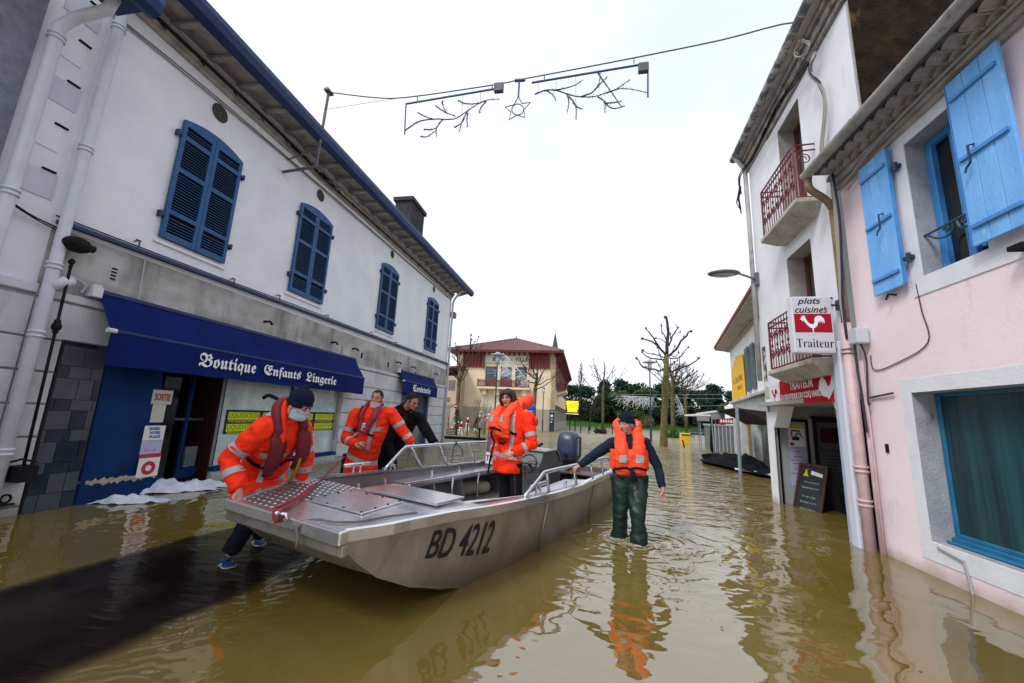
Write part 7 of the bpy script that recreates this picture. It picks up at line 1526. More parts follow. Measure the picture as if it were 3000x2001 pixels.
def torso_rings(J, grow=0.0, hem=0.0, flare=0.0, top=True, wide=1.0):
    up = (J['neck']-J['pelvis']).normalized(); lat_s = (J['shR']-J['shL']).normalized(); lat_h = (J['hipR']-J['hipL']).normalized() if 'hipR' in J else lat_s
    sp = crv([J['pelvis'], J['chest'], J['neck']], 8); rings = []
    L = [(0, .160, .118), (.12, .165, .118), (.26, .150, .108), (.42, .155, .112), (.58, .170, .120), (.76, .172, .115), (.88, .155, .095), (.96, .105, .075)]
    for t, a, b in L:
        k = t*(len(sp)-1); i = min(int(k), len(sp)-2); c = sp[i].lerp(sp[i+1], k-i); tg = (sp[i+1]-sp[i]).normalized(); lt = lat_h.lerp(lat_s, t); lt = (lt-tg*lt.dot(tg)).normalized(); fw = tg.cross(lt)
        g = grow*(1 if t < .8 else .6); rings.append(ell(c, lt, fw, (a+g)*wide, b+g, 24))
    tg = (sp[1]-sp[0]).normalized(); dn = J.get('hemdir', -tg*.2+V((0, 0, -.8))).normalized(); lt = lat_h; lt = (lt-dn*lt.dot(dn)).normalized(); fw = (-dn).cross(lt)
    if hem: rings = [ell(J['pelvis']+dn*hem, lt, fw, (.165+grow+flare)*wide, .125+grow+flare, 24), ell(J['pelvis']+dn*hem*.5, lt, fw, (.165+grow+flare*.6)*wide, .122+grow+flare*.5, 24)]+rings
    else: rings = [ell(J['pelvis']+dn*.10, lt, fw, .10+grow, .09+grow, 24)]+rings
    return rings
def head_axes(J):
    hf = J['look'].normalized(); ur = (J['head']-J['neck']).normalized()*.35+V((0, 0, 1)); hr = hf.cross(ur).normalized(); hu = hr.cross(hf)
    if J.get('tilt'): hu, hr = hu*cos(J['tilt'])+hr*sin(J['tilt']), hr*cos(J['tilt'])-hu*sin(J['tilt'])
    return hr, hf, hu
def body(J, name, sk, parent, legs=True):
    mb = MB(); hr, hf, hu = head_axes(J); H = J['head']; s = J.get('hs', 1.0)
    h = lambda x, y, z: H+hr*x*s+hf*y*s+hu*z*s
    ax = (hr, hf, hu); bl_ = lambda x, y, z, r, n=14, m=10: mb.ball(h(x, y, z), V(r)*s, n, m, 0, ax)
    fem = J.get('fem', 0)
    bl_(0, -.012, .035, (.075, .093, .086), 20, 14); bl_(0, .030, -.018, (.064-.004*fem, .060, .078), 18, 12); bl_(0, .040, -.070, (.046-.006*fem, .044, .038)); bl_(0, -.02, -.03, (.062, .06, .05))
    for sg in (-1, 1):
        bl_(sg*.037, .052, -.022, (.024, .030, .026)); bl_(sg*.076, -.008, -.006, (.009, .020, .031)); bl_(sg*.011, .097, -.033, (.0085, .009, .007), 8, 6); bl_(sg*.031, .070, .003, (.016, .014, .013))
    mb.tube([h(-.046, .070, .020), h(-.022, .084, .024), h(0, .084, .022), h(.022, .084, .024), h(.046, .070, .020)], [.008*s, .011*s, .010*s, .011*s, .008*s], n=8)
    mb.tube([h(0, .085, .012), h(0, .098, -.010), h(0, .108, -.028)], [.008*s, .0095*s, .0125*s], n=10, dome=True)
    bl_(0, .083, -.057, (.025, .012, .007)); bl_(0, .081, -.069, (.021, .012, .008)); bl_(0, .070, -.093, (.021, .020, .017))
    mb.tube([h(0, -.015, -.04), J['neck'].lerp(H, .35), J['neck']+(J['neck']-H)*.25], [.054*s, .055*s-.008*fem, .062], n=16)
    mb.loft(torso_rings(J)); 
    for sd in 'RL':
        sh_, el_, wr_ = J['sh'+sd], J['el'+sd], J['wr'+sd]
        mb.tube([J['neck'].lerp(sh_, .3)-V((0, 0, .02)), sh_, sh_.lerp(el_, .5), el_, el_.lerp(wr_, .35), wr_], [.055, .060, .047, .040, .042, .028], n=14, dome=True)
        hd = J.get('hand'+sd)
        if hd: hand(mb, wr_, hd[0], hd[1], hd[2], hd[3], s=J.get('hands', 1.0), thumb=hd[4] if len(hd) > 4 else (.6, .7, .35))
        if legs and 'hip'+sd in J: mb.tube([J['hip'+sd], J['hip'+sd].lerp(J['kn'+sd], .5), J['kn'+sd], J['kn'+sd].lerp(J['an'+sd], .4), J['an'+sd]], [.085, .072, .055, .052, .038], n=14, dome=True)
    me = fuse(mb, .0045, 2)
    # colour detail of the face and the eyes
    ex = MB(); mi_w, mi_d, mi_l, mi_h = 1, 2, 3, 4
    for sg in (-1, 1):
        ex.ball(h(sg*.031, .0765, .004), V((.0125, .0105, .0070))*s, 12, 8, mi_w, ax); ex.ball(h(sg*.031, .0845, .004), V((.0062, .0042, .0062))*s, 10, 6, mi_d, ax)
        ex.tube([h(sg*.018, .085, .010), h(sg*.031, .0885, .0135), h(sg*.045, .080, .009)], .0032*s, n=6, mi=mi_d if fem else 0)
        ex.tube([h(sg*.014, .0945, .026), h(sg*.032, .0925, .033), h(sg*.049, .078, .027)], [.0036*s, .0046*s, .0026*s], n=6, mi=mi_h)
    ex.ball(h(0, .0885, -.0575), V((.022, .0075, .0045))*s, 12, 6, mi_l, ax); ex.ball(h(0, .0865, -.0665), V((.019, .0080, .0052))*s, 12, 6, mi_l, ax); ex.tube([h(-.022, .0875, -.0618), h(0, .0965, -.0622), h(.022, .0875, -.0618)], .0016*s, n=5, mi=mi_d)
    em = ex.mesh('x', [sk]*5, True); bm = bmesh.new(); bm.from_mesh(me); n0 = len(bm.faces); bm.from_mesh(em); bm.to_mesh(me); bm.free()
    o = link_mesh(name, me, [sk, eye_white, eye_dark, lip_m if fem else mat('male_lips', (.30, .12, .095), .5), hair_dark], parent); return o, h, ax, s
def sleeves(mb, J, r=(.082, .076, .066, .060, .052), bag=0):
    for sd in 'RL':
        sh_, el_, wr_ = J['sh'+sd], J['el'+sd], J['wr'+sd]; a = J['neck'].lerp(sh_, .35)-V((0, 0, .035)); we = el_.lerp(wr_, .96)
        mb.tube([a, sh_, sh_.lerp(el_, .5), el_, el_.lerp(wr_, .5), we], [r[0]*.85, r[0], r[1], r[2], r[3], r[4]], n=18, dome=False)
        mb.ball(sh_, r[0]*1.02, 14, 10); mb.ball(el_, r[2]*1.03, 14, 10); mb.tube([we-(wr_-el_).normalized()*.02, we], [r[4]*1.03, r[4]*1.03], n=18)
def beanie(parent, h, ax, s, m_=knit_navy, low=.020):
    mb = MB(); mb.ball(h(0, -.014, .052), V((.087, .104, .088))*s, 22, 14, 0, ax); me0 = mb
    vs, fs = mb.v, mb.f; keep = []
    hr, hf, hu = ax
    c0 = h(0, 0, 0)
    def zl(p): q = p-c0; return q.dot(hu)/s, q.dot(hf)/s
    nm_ = MB(); nm_.v = vs; 
    for f in fs:
        z, y = zl(sum((vs[i] for i in f), V((0, 0, 0)))/len(f))
        if z > low+.010*(y/.1): nm_.f.append(f); nm_.m.append(0)
    rim = [h(.084*cos(a), -.014+.101*sin(a), low+.008+.010*sin(a)) for a in [2*pi*i/28 for i in range(28)]]; rg_ = []
    for p in rim:
        o_ = (p-h(0, -.014, low)).normalized(); rg_.append([p+o_*.007*s*cos(b)+hu*.022*s*sin(b) for b in [2*pi*j/8 for j in range(8)]])
    nm_.loft(rg_, 0, False, True); nm_.tube([h(0, -.035, .135), h(0, -.045, .150)], [.03*s, .012*s], n=8, dome=True)
    return nm_.build('beanie', m_, parent, smooth=True)
def short_hair(parent, h, ax, s, m_=hair_short, recede=.0):
    mb = MB(); mb.ball(h(0, -.018, .040), V((.080, .096, .090))*s, 40, 28, 0, ax); hr, hf, hu = ax; c0 = h(0, 0, 0); out = MB(); out.v = mb.v
    for f in mb.f:
        q = sum((mb.v[i] for i in f), V((0, 0, 0)))/len(f)-c0; x, y, z = q.dot(hr)/s, q.dot(hf)/s, q.dot(hu)/s; nz_ = .006*noise.noise(q*60)
        lim = .078+recede*(1 if abs(x) > .022 else 0) if y > .052 else (.052-(.052-y)*.2+.0 if y > .03 else (-.005 if y > -.012 else -.048))
        if z+nz_ > lim: out.f.append(f); out.m.append(0)
    return out.build('hair', m_, parent, smooth=True)
def face_mask(parent, h, ax, s, m_, low=0):
    mb = MB(); hr, hf, hu = ax; vs = []; n, k = 16, 8
    for j in range(k+1):
        for i in range(n+1):
            a = (i/n*2-1); b = j/k; x = .072*a*(1-.10*b); z = lerp(-.012, -.098, b)-low-.008*abs(a)
            y = .052+.060*(1-a*a)**.6*(1-.25*b)+.004*cos(b*pi*3)*(1-a*a)-(.022 if low else 0)*b-.044*abs(a)**2.2
            vs.append(h(x, y, z))
    mb.add(vs, [(j*(n+1)+i, j*(n+1)+i+1, (j+1)*(n+1)+i+1, (j+1)*(n+1)+i) for j in range(k) for i in range(n)])
    for sg in (-1, 1):
        for z0 in (-.02, -.085): mb.tube([h(sg*.071, .012, z0-low), h(sg*.080, -.010, z0*.5+.005-low*.3), h(sg*.080, -.026, .0)], .0016, n=4)
    o = mb.build('face_mask', m_, parent, smooth=True, recalc=False); sd_ = o.modifiers.new('s', 'SOLIDIFY'); sd_.thickness = .003; return o
def pair(a, b, t): return a.lerp(b, t)
def TF(J):
    up = (J['neck']-J['pelvis']).normalized(); lt = (J['shR']-J['shL']).normalized(); lt = (lt-up*lt.dot(up)).normalized(); fw = up.cross(lt)
    return lambda r, f, u: J['neck']+lt*r+fw*f+up*u, lt, fw, up
def hivis_jacket(J, parent, hem=.20, grow=.052, seed=1, name='safety_jacket', flare=.015, collar=True):
    mb = MB(); mb.loft(torso_rings(J, grow, hem, flare)); sleeves(mb, J, (.088, .083, .074, .070, .062)); T_, lt, fw, up = TF(J)
    if collar: mb.loft([ell(T_(0, .0, -.06), lt, fw, .12, .10, 20), ell(T_(0, .01, .01), lt, fw, .098, .090, 20), ell(T_(0, .02, .055), lt, fw, .090, .088, 20)])
    me = fuse(mb, .009, 3, .0125, 9.5, seed); o = link_mesh(name, me, hivis, parent); bv = bvh_of(me); rb = MB()
    for sd in 'RL':
        sh_, el_, wr_ = J['sh'+sd], J['el'+sd], J['wr'+sd]
        band(rb, bv, sh_.lerp(el_, .66), el_-sh_, .055, .13, rdef=.085); band(rb, bv, el_.lerp(wr_, .48), wr_-el_, .055, .11, rdef=.074)
    return o, bv, rb
P = PY
# ---------------------------------------------------------------- man 1: bending over the bow
pr = thing('person', 'man in orange safety jacket and navy beanie bending over the bow in blue shoes', 'person', (-2.95, 3.45, 0))
J = dict(pelvis=V((-3.00, 3.50, .80)), chest=P((805, 1290), 3.30), neck=P((838, 1222), 3.20), head=P((880, 1186), 3.14), look=V((.93, -.16, -.44)),
         shR=P((765, 1262), 3.03), shL=P((885, 1262), 3.42), elR=P((672, 1342), 2.97), elL=P((893, 1338), 3.52), wrR=P((700, 1438), 2.93), wrL=P((884, 1402), 3.56),
         hemdir=V((.13, -.12, -.38)), hipR=V((-2.98, 3.42, .76)), hipL=V((-3.02, 3.62, .76)), knR=V((-2.90, 3.34, .43)), knL=V((-2.98, 3.66, .42)), anR=V((-3.03, 3.30, .12)), anL=V((-3.20, 3.81, .12)), hs=1.08, hands=1.12,
         handR=(V((.25, -.15, -1)), V((1, -.1, .1)), V((.1, -1, 0)), (.35, .42, .45, .5)), handL=(V((.85, -.25, -.45)), V((0, .1, -1)), V((-.2, -1, 0)), (.10, .12, .15, .2), (.5, .85, .1)))
o, h, ax, s = body(J, 'body', skin_m, pr)
beanie(pr, h, ax, s, low=.004); face_mask(pr, h, ax, s, mask_blue)
jo, bv, rb = hivis_jacket(J, pr, .34, .056, 3.1, flare=.045)
T_, lt, fw, up = TF(J)
spv = J['pelvis'].lerp(J['chest'], .10); band(rb, bv, spv, (J['chest']-J['pelvis']), .055, .30, rdef=.2); band(rb, bv, J['pelvis'].lerp(J['chest'], .98), J['neck']-J['chest'], .06, .26, rdef=.2)
for x_ in (.13, -.13): strap(rb, bv, [T_(x_, .20, -.34), T_(x_, .20, -.20), T_(x_*.9, .16, -.06), T_(x_*.85, .0, .06), T_(x_, -.15, -.05), T_(x_, -.2, -.3)], .05)
for x_ in (.14,): strap(rb, bv, [T_(x_, .22, -.36), T_(x_+.02, .24, -.50)], .05)
rb.build('reflective_tape', reflective, jo, smooth=True, recalc=False)
# inflatable vest: dark red horseshoe with bright inner edge
def horseshoe(J, parent, rr_=.055, flat=.55, drop=.42, out=.205, m_=dark_red, edge=None, wid=.115, seed=0, top=.055):
    T_, lt, fw, up = TF(J); mb = MB()
    pts = [T_(wid, out+.035, -drop), T_(wid+.01, out+.045, -drop*.6), T_(wid-.005, out+.01, -.12), T_(wid-.01, .07, .02), T_(.075, -.06, top), T_(0, -.105, top+.012), T_(-.075, -.06, top), T_(-wid+.01, .07, .02), T_(-wid+.005, out+.01, -.12), T_(-wid-.01, out+.045, -drop*.6), T_(-wid, out+.035, -drop)]
    c = crv(pts, 5); n = len(c); rings = []
    for i, p in enumerate(c):
        t = (c[min(i+1, n-1)]-c[max(i-1, 0)]).normalized(); a = lt-t*lt.dot(t)
        k = i/(n-1); ub = abs(k-.5)*2
        if ub < .5: a = (up*.4+fw*.2)-t*(up*.4+fw*.2).dot(t)
        a = a.normalized(); b = t.cross(a); e = 1.0 if 2 < i < n-3 else .75
        rings.append(ell(p, a, b, rr_*e, rr_*flat*e, 14))
    mb.loft(rings); me = fuse(mb, .007, 3, .004, 14, seed); return link_mesh('inflatable_vest', me, m_, parent), bvh_of(me), c
vo, vb, c = horseshoe(J, pr, .062, .58, .46, .20, wid=.118, top=.085)
e = MB(); strap(e, vb, [p+lt*-.05+fw*.02 for p in c[2:18]], .022, .004); 
e.build('vest_edge', mat('navy_webbing', (.012, .014, .03), .7), vo, smooth=True, recalc=False)
e = MB(); e.tube([p+(J['head']-p).normalized()*.062 for p in c[8:24]], .03, n=8); fl_ = e.build('orange_lining', hivis, vo, smooth=True)
e = MB(); e.tube(crv([T_(-.10, .26, -.26), T_(-.09, .30, -.36), T_(-.08, .30, -.58)], 4), .016, n=8, flat=.4); e.build('yellow_strap', strap_yellow, vo, smooth=True)
e = MB(); strap(e, bv, [T_(.22, .0, -.40), T_(.16, .16, -.42), T_(.02, .24, -.42), T_(-.12, .20, -.40)], .035, .008); e.build('waist_belt', black_cloth, vo, recalc=False)
e = MB(); e.tube(crv([T_(.03, -.10, .10), T_(.06, -.17, .09), T_(.07, -.25, .04), T_(.08, -.28, -.02)], 4), .016, n=7); e.build('collar_strap', black_cloth, vo, smooth=True)
tr = MB(); tr.ball(J['pelvis'], (.155, .14, .14), 16, 12)
for sd in 'RL': tr.tube([J['hip'+sd]+V((0, 0, .05)), J['hip'+sd].lerp(J['kn'+sd], .5), J['kn'+sd], J['kn'+sd].lerp(J['an'+sd], .5), J['an'+sd]+V((0, 0, .01))], [.105, .095, .080, .074, .066], n=18)
tme = fuse(tr, .009, 3, .007, 10, 2.2); to = link_mesh('trousers', tme, navy_cloth, pr); tb_ = bvh_of(tme); rb = MB()
for sd in 'RL': band(rb, tb_, J['kn'+sd].lerp(J['hip'+sd], .12), J['hip'+sd]-J['kn'+sd], .04, .12, rdef=.085)
rb.build('reflective_tape', reflective, to, smooth=True, recalc=False)
def shoe(heel, toe, parent):
    d_ = (toe-heel); L = d_.length; d_.normalized(); s_ = V((d_.y, -d_.x, 0)).normalized(); u = s_.cross(d_); q = MB()
    prf = [(0, .030, .045), (.06, .038, .095), (.22, .042, .105), (.40, .044, .082), (.62, .050, .062), (.82, .048, .045), (.96, .034, .032), (1.0, .018, .02)]
    q.loft([[heel+d_*(t*L)+s_*(w_*cos(a))+u*(.022+max(0, sin(a))*hh) for a in [2*pi*i/14 for i in range(14)]] for t, w_, hh in prf]); q.tube([heel+d_*L*.18+u*.08, heel+d_*L*.16+u*.13], [.048, .045], n=12)
    o = q.build('shoe', shoe_blue, parent, smooth=True); q = MB()
    q.loft([[heel+d_*(t*L)+s_*((w_+.006)*(1 if c_ > 0 else -1)*(1 if abs(c_) > .5 else .2))+u*z for c_, z in ((1, .0), (1, .024), (-1, .024), (-1, .0))] for t, w_, hh in [(-.03, .02, 0)]+prf[1:-1]+[(1.02, .02, 0)]]); q.build('sole', shoe_sole, o)
    q = MB(); q.tube([heel+d_*-.01+s_*-.02+u*.045, heel+d_*-.015+u*.06, heel+d_*-.01+s_*.02+u*.045], .018, n=7); q.tube([heel+d_*L*.3+s_*-.046+u*.05, heel+d_*L*.45+s_*-.044+u*.07], .009, n=5); q.tube([heel+d_*L*.5+s_*.047+u*.04, heel+d_*L*.35+s_*.040+u*.075], .008, n=5); q.build('lime_trim', shoe_lime, o, smooth=True)
shoe(V((-3.11, 3.33, .012)), V((-2.76, 3.19, .008)), pr); shoe(V((-3.29, 3.88, .03)), V((-2.94, 3.70, .008)), pr)

# ---------------------------------------------------------------- man 2: facing the camera behind the far gunwale
pr = thing('person', 'man in orange jacket with mask under his chin facing the camera, hand on the rail', 'person', (-3.1, 5.6, -.25))
J = dict(pelvis=P((1062, 1335), 5.62), chest=P((1088, 1262), 5.56), neck=P((1098, 1192), 5.57), head=P((1104, 1168), 5.50), look=V((.22, -1, -.02)),
         shR=P((1042, 1214), 5.52), shL=P((1148, 1211), 5.58), elR=P((1013, 1285), 5.42), elL=P((1180, 1262), 5.62), wrR=P((1044, 1303), 5.26), wrL=P((1207, 1298), 5.66),
         hipR=V((-3.40, 5.62, .70)), hipL=V((-3.18, 5.64, .70)), knR=V((-3.42, 5.60, .22)), knL=V((-3.16, 5.62, .22)), anR=V((-3.43, 5.65, -.2)), anL=V((-3.15, 5.65, -.2)), hs=1.03, tilt=-.05,
         handR=(V((.9, -.3, -.1)), V((0, .8, -.4)), V((0, -.2, 1)), (.7, .75, .8, .85)), handL=(V((.8, .15, -.75)), V((-.3, 0, -1)), V((-.1, -1, 0)), (.55, .6, .6, .65)))
o, h, ax, s = body(J, 'body', skin_dk, pr); short_hair(pr, h, ax, s, recede=.016); face_mask(pr, h, ax, s, mask_white, low=.040)
jo, bv, rb = hivis_jacket(J, pr, .24, .058, 5.7, flare=.02); T_, lt, fw, up = TF(J)
band(rb, bv, J['pelvis'].lerp(J['chest'], -.02), J['chest']-J['pelvis'], .06, .30, rdef=.22); band(rb, bv, J['chest'].lerp(J['neck'], .10), J['neck']-J['chest'], .06, .235, rdef=.2)
for x_ in (.125, -.125): strap(rb, bv, [T_(x_, .22, -.60), T_(x_, .22, -.40), T_(x_*1.03, .2, -.2), T_(x_*1.0, .14, -.04), T_(x_*.95, .0, .06), T_(x_, -.15, -.05)], .05)
rb.build('reflective_tape', reflective, jo, smooth=True, recalc=False)
e = MB()
for sg in (-1, 1): strap(e, bv, [T_(sg*.085, -.08, .05), T_(sg*.105, .06, .04), T_(sg*.095, .17, -.10), T_(sg*.06, .2, -.25), T_(sg*.035, .2, -.36)], .085, .018)
vo = e.build('inflatable_vest', mat('red_vest_webbing', (.36, .018, .03), .7, col2=(.28, .012, .02), nscale=20), pr, smooth=True, recalc=False); sd_ = vo.modifiers.new('s', 'SOLIDIFY'); sd_.thickness = .022; sd_.offset = 1
e = MB()
for sg in (-1, 1): strap(e, bv, [T_(sg*.085+.045, .0, .05), T_(sg*.105+.045*sg, .06, .04), T_(sg*.095+.045*sg, .17, -.10), T_(sg*.06+.045*sg, .2, -.25), T_(sg*.035+.04*sg, .2, -.34)], .012, .044)
e.build('vest_piping', mat('purple_piping', (.10, .03, .09), .7), vo, recalc=False)
e = MB(); strap(e, bv, [T_(.2, .05, -.35), T_(.15, .17, -.36), T_(.03, .22, -.37)], .045, .012); strap(e, bv, [T_(-.02, .22, -.35), T_(-.10, .19, -.36), T_(-.14, .17, -.36)], .03, .012); e.build('waist_belt', black_cloth, vo, recalc=False)
e = MB(); c = bv.find_nearest(T_(-.01, .25, -.27))[0]+fw*.03; e.box((-.032, -.01, -.055), (.032, .01, .055), 0, (lt, fw, up), c); e.build('buckle', alu, vo, bevel=.006)
e = MB(); c = bv.find_nearest(T_(.085, .25, -.37))[0]+fw*.018; e.prism([c+lt*a+up*b for a, b in ((-.04, -.02), (.04, -.02), (.0, .035))], fw*.006); e.build('yellow_tab', strap_yellow, vo)
tr = MB(); tr.ball(J['pelvis']-V((0, 0, .05)), (.165, .13, .14), 16, 12)
for sd in 'RL': tr.tube([J['hip'+sd]+V((0, 0, .05)), J['hip'+sd].lerp(J['kn'+sd], .5), J['kn'+sd], J['an'+sd]], [.10, .095, .082, .08], n=16)
link_mesh('trousers', fuse(tr, .010, 3, .006, 10, 4.4), navy_cloth, pr)
wd = thing('thin_rod', 'thin dark rod held low in the right hand of the man facing the camera', 'rod', J['wrR']); m = MB(); m.tube([P((1048, 1300), 5.19), P((1100, 1338), 5.12)], .008, n=6); m.build('rod', eng_black, wd)

# ---------------------------------------------------------------- man 3: in black, looking down at the rail
pr = thing('person', 'man in black fleece and glasses reaching for the rail behind the orange jacket', 'person', (-3.1, 6.3, -.25))
J = dict(pelvis=P((1122, 1335), 6.50), chest=P((1164, 1258), 6.38), neck=P((1188, 1198), 6.22), head=P((1208, 1176), 6.12), look=V((.86, -.38, -.40)),
         shR=P((1146, 1222), 6.12), shL=P((1228, 1224), 6.40), elR=P((1135, 1300), 6.05), elL=P((1252, 1268), 6.26), wrR=P((1150, 1345), 6.0), wrL=P((1276, 1299), 6.20),
         hipR=V((-3.38, 6.30, .72)), hipL=V((-3.24, 6.52, .72)), knR=V((-3.3, 6.3, .25)), knL=V((-3.12, 6.5, .25)), anR=V((-3.35, 6.35, -.2)), anL=V((-3.15, 6.5, -.2)), hs=1.06, hands=1.05,
         handL=(V((.75, .2, -.65)), V((-.4, 0, -1)), V((0, -1, 0)), (.5, .55, .6, .65)), handR=(V((.2, -.2, -1)), V((1, 0, 0)), V((0, -1, 0)), (.4, .4, .4, .4)))
o, h, ax, s = body(J, 'body', skin_dk, pr); short_hair(pr, h, ax, s, m_=mat('dark_cropped_hair', (.020, .014, .012), .85, col2=(.04, .03, .026), nscale=50, bump=.8, bscale=150))
mb = MB(); mb.loft(torso_rings(J, .085, .12, .01)); sleeves(mb, J, (.092, .088, .078, .070, .056)); T_, lt, fw, up = TF(J); mb.loft([ell(T_(0, -.03, -.07), lt, fw, .135, .12, 18), ell(T_(0, -.025, .04), lt, fw, .092, .088, 18)])
fme = fuse(mb, .009, 3, .012, 9, 8.3); jo = link_mesh('fleece_jacket', fme, black_cloth, pr); bv = bvh_of(fme)
e = MB(); strap(e, bv, [T_(.0, .12, -.02), T_(.01, .2, -.15), T_(.0, .22, -.35)], .07, .004); e.build('grey_shirt', mat('dark_olive_shirt', (.03, .028, .024), .9), jo, recalc=False)
e = MB()
for sg in (-1, 1): e.tube([h(sg*.031+.019*cos(a), .093, .003+.014*sin(a)) for a in [2*pi*i/12 for i in range(13)]], .0018, n=4); e.tube([h(sg*.050, .092, .006), h(sg*.072, .05, .008), h(sg*.078, -.01, .010)], .002, n=4)
e.tube([h(-.012, .095, .004), h(.012, .095, .004)], .002, n=4); e.build('glasses', iron_black, pr)
tr = MB(); tr.ball(J['pelvis']-V((0, 0, .03)), (.175, .175, .16), 16, 12)
for sd in 'RL': tr.tube([J['hip'+sd]+V((0, 0, .05)), J['hip'+sd].lerp(J['kn'+sd], .5), J['kn'+sd], J['an'+sd]], [.12, .11, .095, .09], n=16)
link_mesh('trousers', fuse(tr, .010, 3, .006, 10, 6.4), black_cloth, pr)

# ---------------------------------------------------------------- foam life vest builder (front flaps, back collar)
def foam_vest(J, parent, seed, collar=.09, lift=0.0, front=.215, low=-.50, wide=.17):
    T_, lt, fw, up = TF(J); mb = MB()
    def slab(pts, a, b, ra, rb): mb.loft([ell(p, a_, b_, x, y, 18) for p, a_, b_, x, y in zip(pts, a, b, ra, rb)])
    for sg in (-1, 1):
        xs = (.098, .100, .100, .105, .110, .095); zs_ = (low, low+.10, -.28, -.12, -.01, .07); ys = (front-.03, front-.01, front, front-.015, .10, .0)
        hw = (.080, .094, .094, .078, .066, .060); th_ = (.045, .060, .065, .060, .055, .050)
        rings = [ell(T_(sg*x, y, z), lt, (fw if k < 4 else (fw*.6+up*.8).normalized()), a, b, 18) for k, (x, y, z, a, b) in enumerate(zip(xs, ys, zs_, hw, th_))]
        mb.loft(rings)
        mb.tube([T_(sg*.10, .05, .045+lift), T_(sg*.105, -.03, .08+lift), T_(sg*.085, -.10, .10+lift)], [.060, .062, .065], n=14, dome=True)
        mb.tube([T_(sg*(wide+.02), .06, -.16), T_(sg*(wide+.03), .05, low+.06)], [.045, .05], n=12)
    mb.tube(crv([T_(.115, -.06, .12+lift), T_(.075, -.125, .15+lift), T_(0, -.145, .16+lift), T_(-.075, -.125, .15+lift), T_(-.115, -.06, .12+lift)], 4), collar*.72, n=14, dome=True)
    mb.tube([T_(.10, front-.02, low+.05), T_(-.10, front-.02, low+.05)], .058, n=14)
    mb.loft([ell(T_(0, front-.03, -.15), lt, fw, .05, .035, 16), ell(T_(0, front-.01, -.20), lt, fw, .09, .052, 16), ell(T_(0, front-.01, low+.06), lt, fw, .10, .052, 16), ell(T_(0, front-.02, low+.02), lt, fw, .09, .04, 16)])
    me = fuse(mb, .008, 4, .009, 11, seed); o = link_mesh('foam_life_vest', me, foam_orange, parent); return o, bvh_of(me), T_, lt, fw, up

# ---------------------------------------------------------------- woman standing in the boat
pr = thing('person', 'dark haired woman in orange jacket and foam life vest standing in the boat', 'person', B(.16, 3.22, .09))
yo_ = 5.70
J = dict(pelvis=P((1488, 1352), yo_), chest=P((1503, 1262), yo_), neck=P((1498, 1196), yo_+.05), head=P((1487, 1167), yo_-.02), look=V((-.20, -1, -.05)),
         shR=P((1462, 1224), yo_-.02+.22), shL=P((1546, 1224), yo_-.10), elR=P((1452, 1300), yo_+.22), elL=P((1560, 1300), yo_-.16), wrR=P((1450, 1335), yo_), wrL=P((1502, 1328), yo_-.36),
         hipR=P((1478, 1368), yo_+.08), hipL=P((1510, 1368), yo_-.06), knR=P((1480, 1425), yo_+.05), knL=P((1512, 1425), yo_-.06), hs=1.07, fem=1,
         handL=(V((-1, -.2, -.35)), V((.1, 1, -.2)), V((-.2, -.1, 1)), (.25, .25, .3, .3)), handR=(V((-.3, -.5, -.8)), V((1, .5, 0)), V((0, -1, 0)), (.4, .4, .4, .4)))
J['anR'] = V((J['knR'].x, J['knR'].y+.02, .17)); J['anL'] = V((J['knL'].x+.01, J['knL'].y+.02, .17))
o, h, ax, s = body(J, 'body', skin_m, pr)
hb = MB(); hb.ball(h(0, -.022, .040), V((.090, .100, .092))*s, 22, 16, 0, ax)
for sg in (-1, 1):
    hb.tube([h(sg*.062, .028, .070), h(sg*.084, .020, .02), h(sg*.090, .010, -.04), h(sg*.080, .012, -.088)], [.030, .028, .028, .016], n=10, dome=True); hb.tube([h(sg*.05, -.06, .06), h(sg*.072, -.055, -.01), h(sg*.075, -.05, -.10)], [.05, .045, .022], n=10, dome=True)
hb.tube([h(0, -.08, .03), h(0, -.085, -.04), h(0, -.07, -.11)], [.06, .055, .03], n=10, dome=True)
for x_ in (-.045, -.02, .005, .03, .05): hb.tube([h(x_, .040, .098), h(x_*1.1, .078, .070), h(x_*1.2-.004, .088, .050)], [.022, .016, .005], n=8, dome=True)
link_mesh('hair', fuse(hb, .0045, 2, .0045, 40, 3), hair_dark, pr)
jo, bv, rb = hivis_jacket(J, pr, .13, .050, 9.1, flare=.012); T_, lt, fw, up = TF(J)
band(rb, bv, J['pelvis'].lerp(J['chest'], .20), J['chest']-J['pelvis'], .055, .28, rdef=.2)
strap(rb, bv, [T_(-.15, .12, -.60), T_(-.17, .12, -.42), T_(-.16, .10, -.25)], .05); patch(rb, bv, T_(-.16, .16, -.26), (fw-lt*.5), up, .10, .16)
strap(rb, bv, [T_(-.15, .1, -.2), T_(-.13, .02, .0), T_(-.13, -.08, .0)], .05)
rb.build('reflective_tape', reflective, jo, smooth=True, recalc=False)
e = MB(); hq = P((1566, 1236), yo_+.12); e.ball(hq, (.055, .09, .075), 14, 10); e.tube([P((1545, 1222), yo_+.1), P((1562, 1240), yo_+.1)], [.07, .05], n=12); e.build('hood', hivis, jo, smooth=True)
vo, vb, T_, lt, fw, up = foam_vest(J, pr, 1.5, front=.235, low=-.42, collar=.07, lift=-.05)
e = MB(); a_, b_ = PY((1534, 1184), 5.86), PY((1551, 1172), 5.90); e.tube([a_, a_.lerp(b_, .5), b_], [.085, .098, .085], n=16, flat=.75, dome=True); e.build('neck_pillow', foam_orange, vo, smooth=True)
e = MB()
for x_ in (.095, -.098): patch(e, vb, T_(x_, .30, -.17), fw, up, .065, .095)
e.build('reflective_patch', reflective, vo, smooth=True, recalc=False)
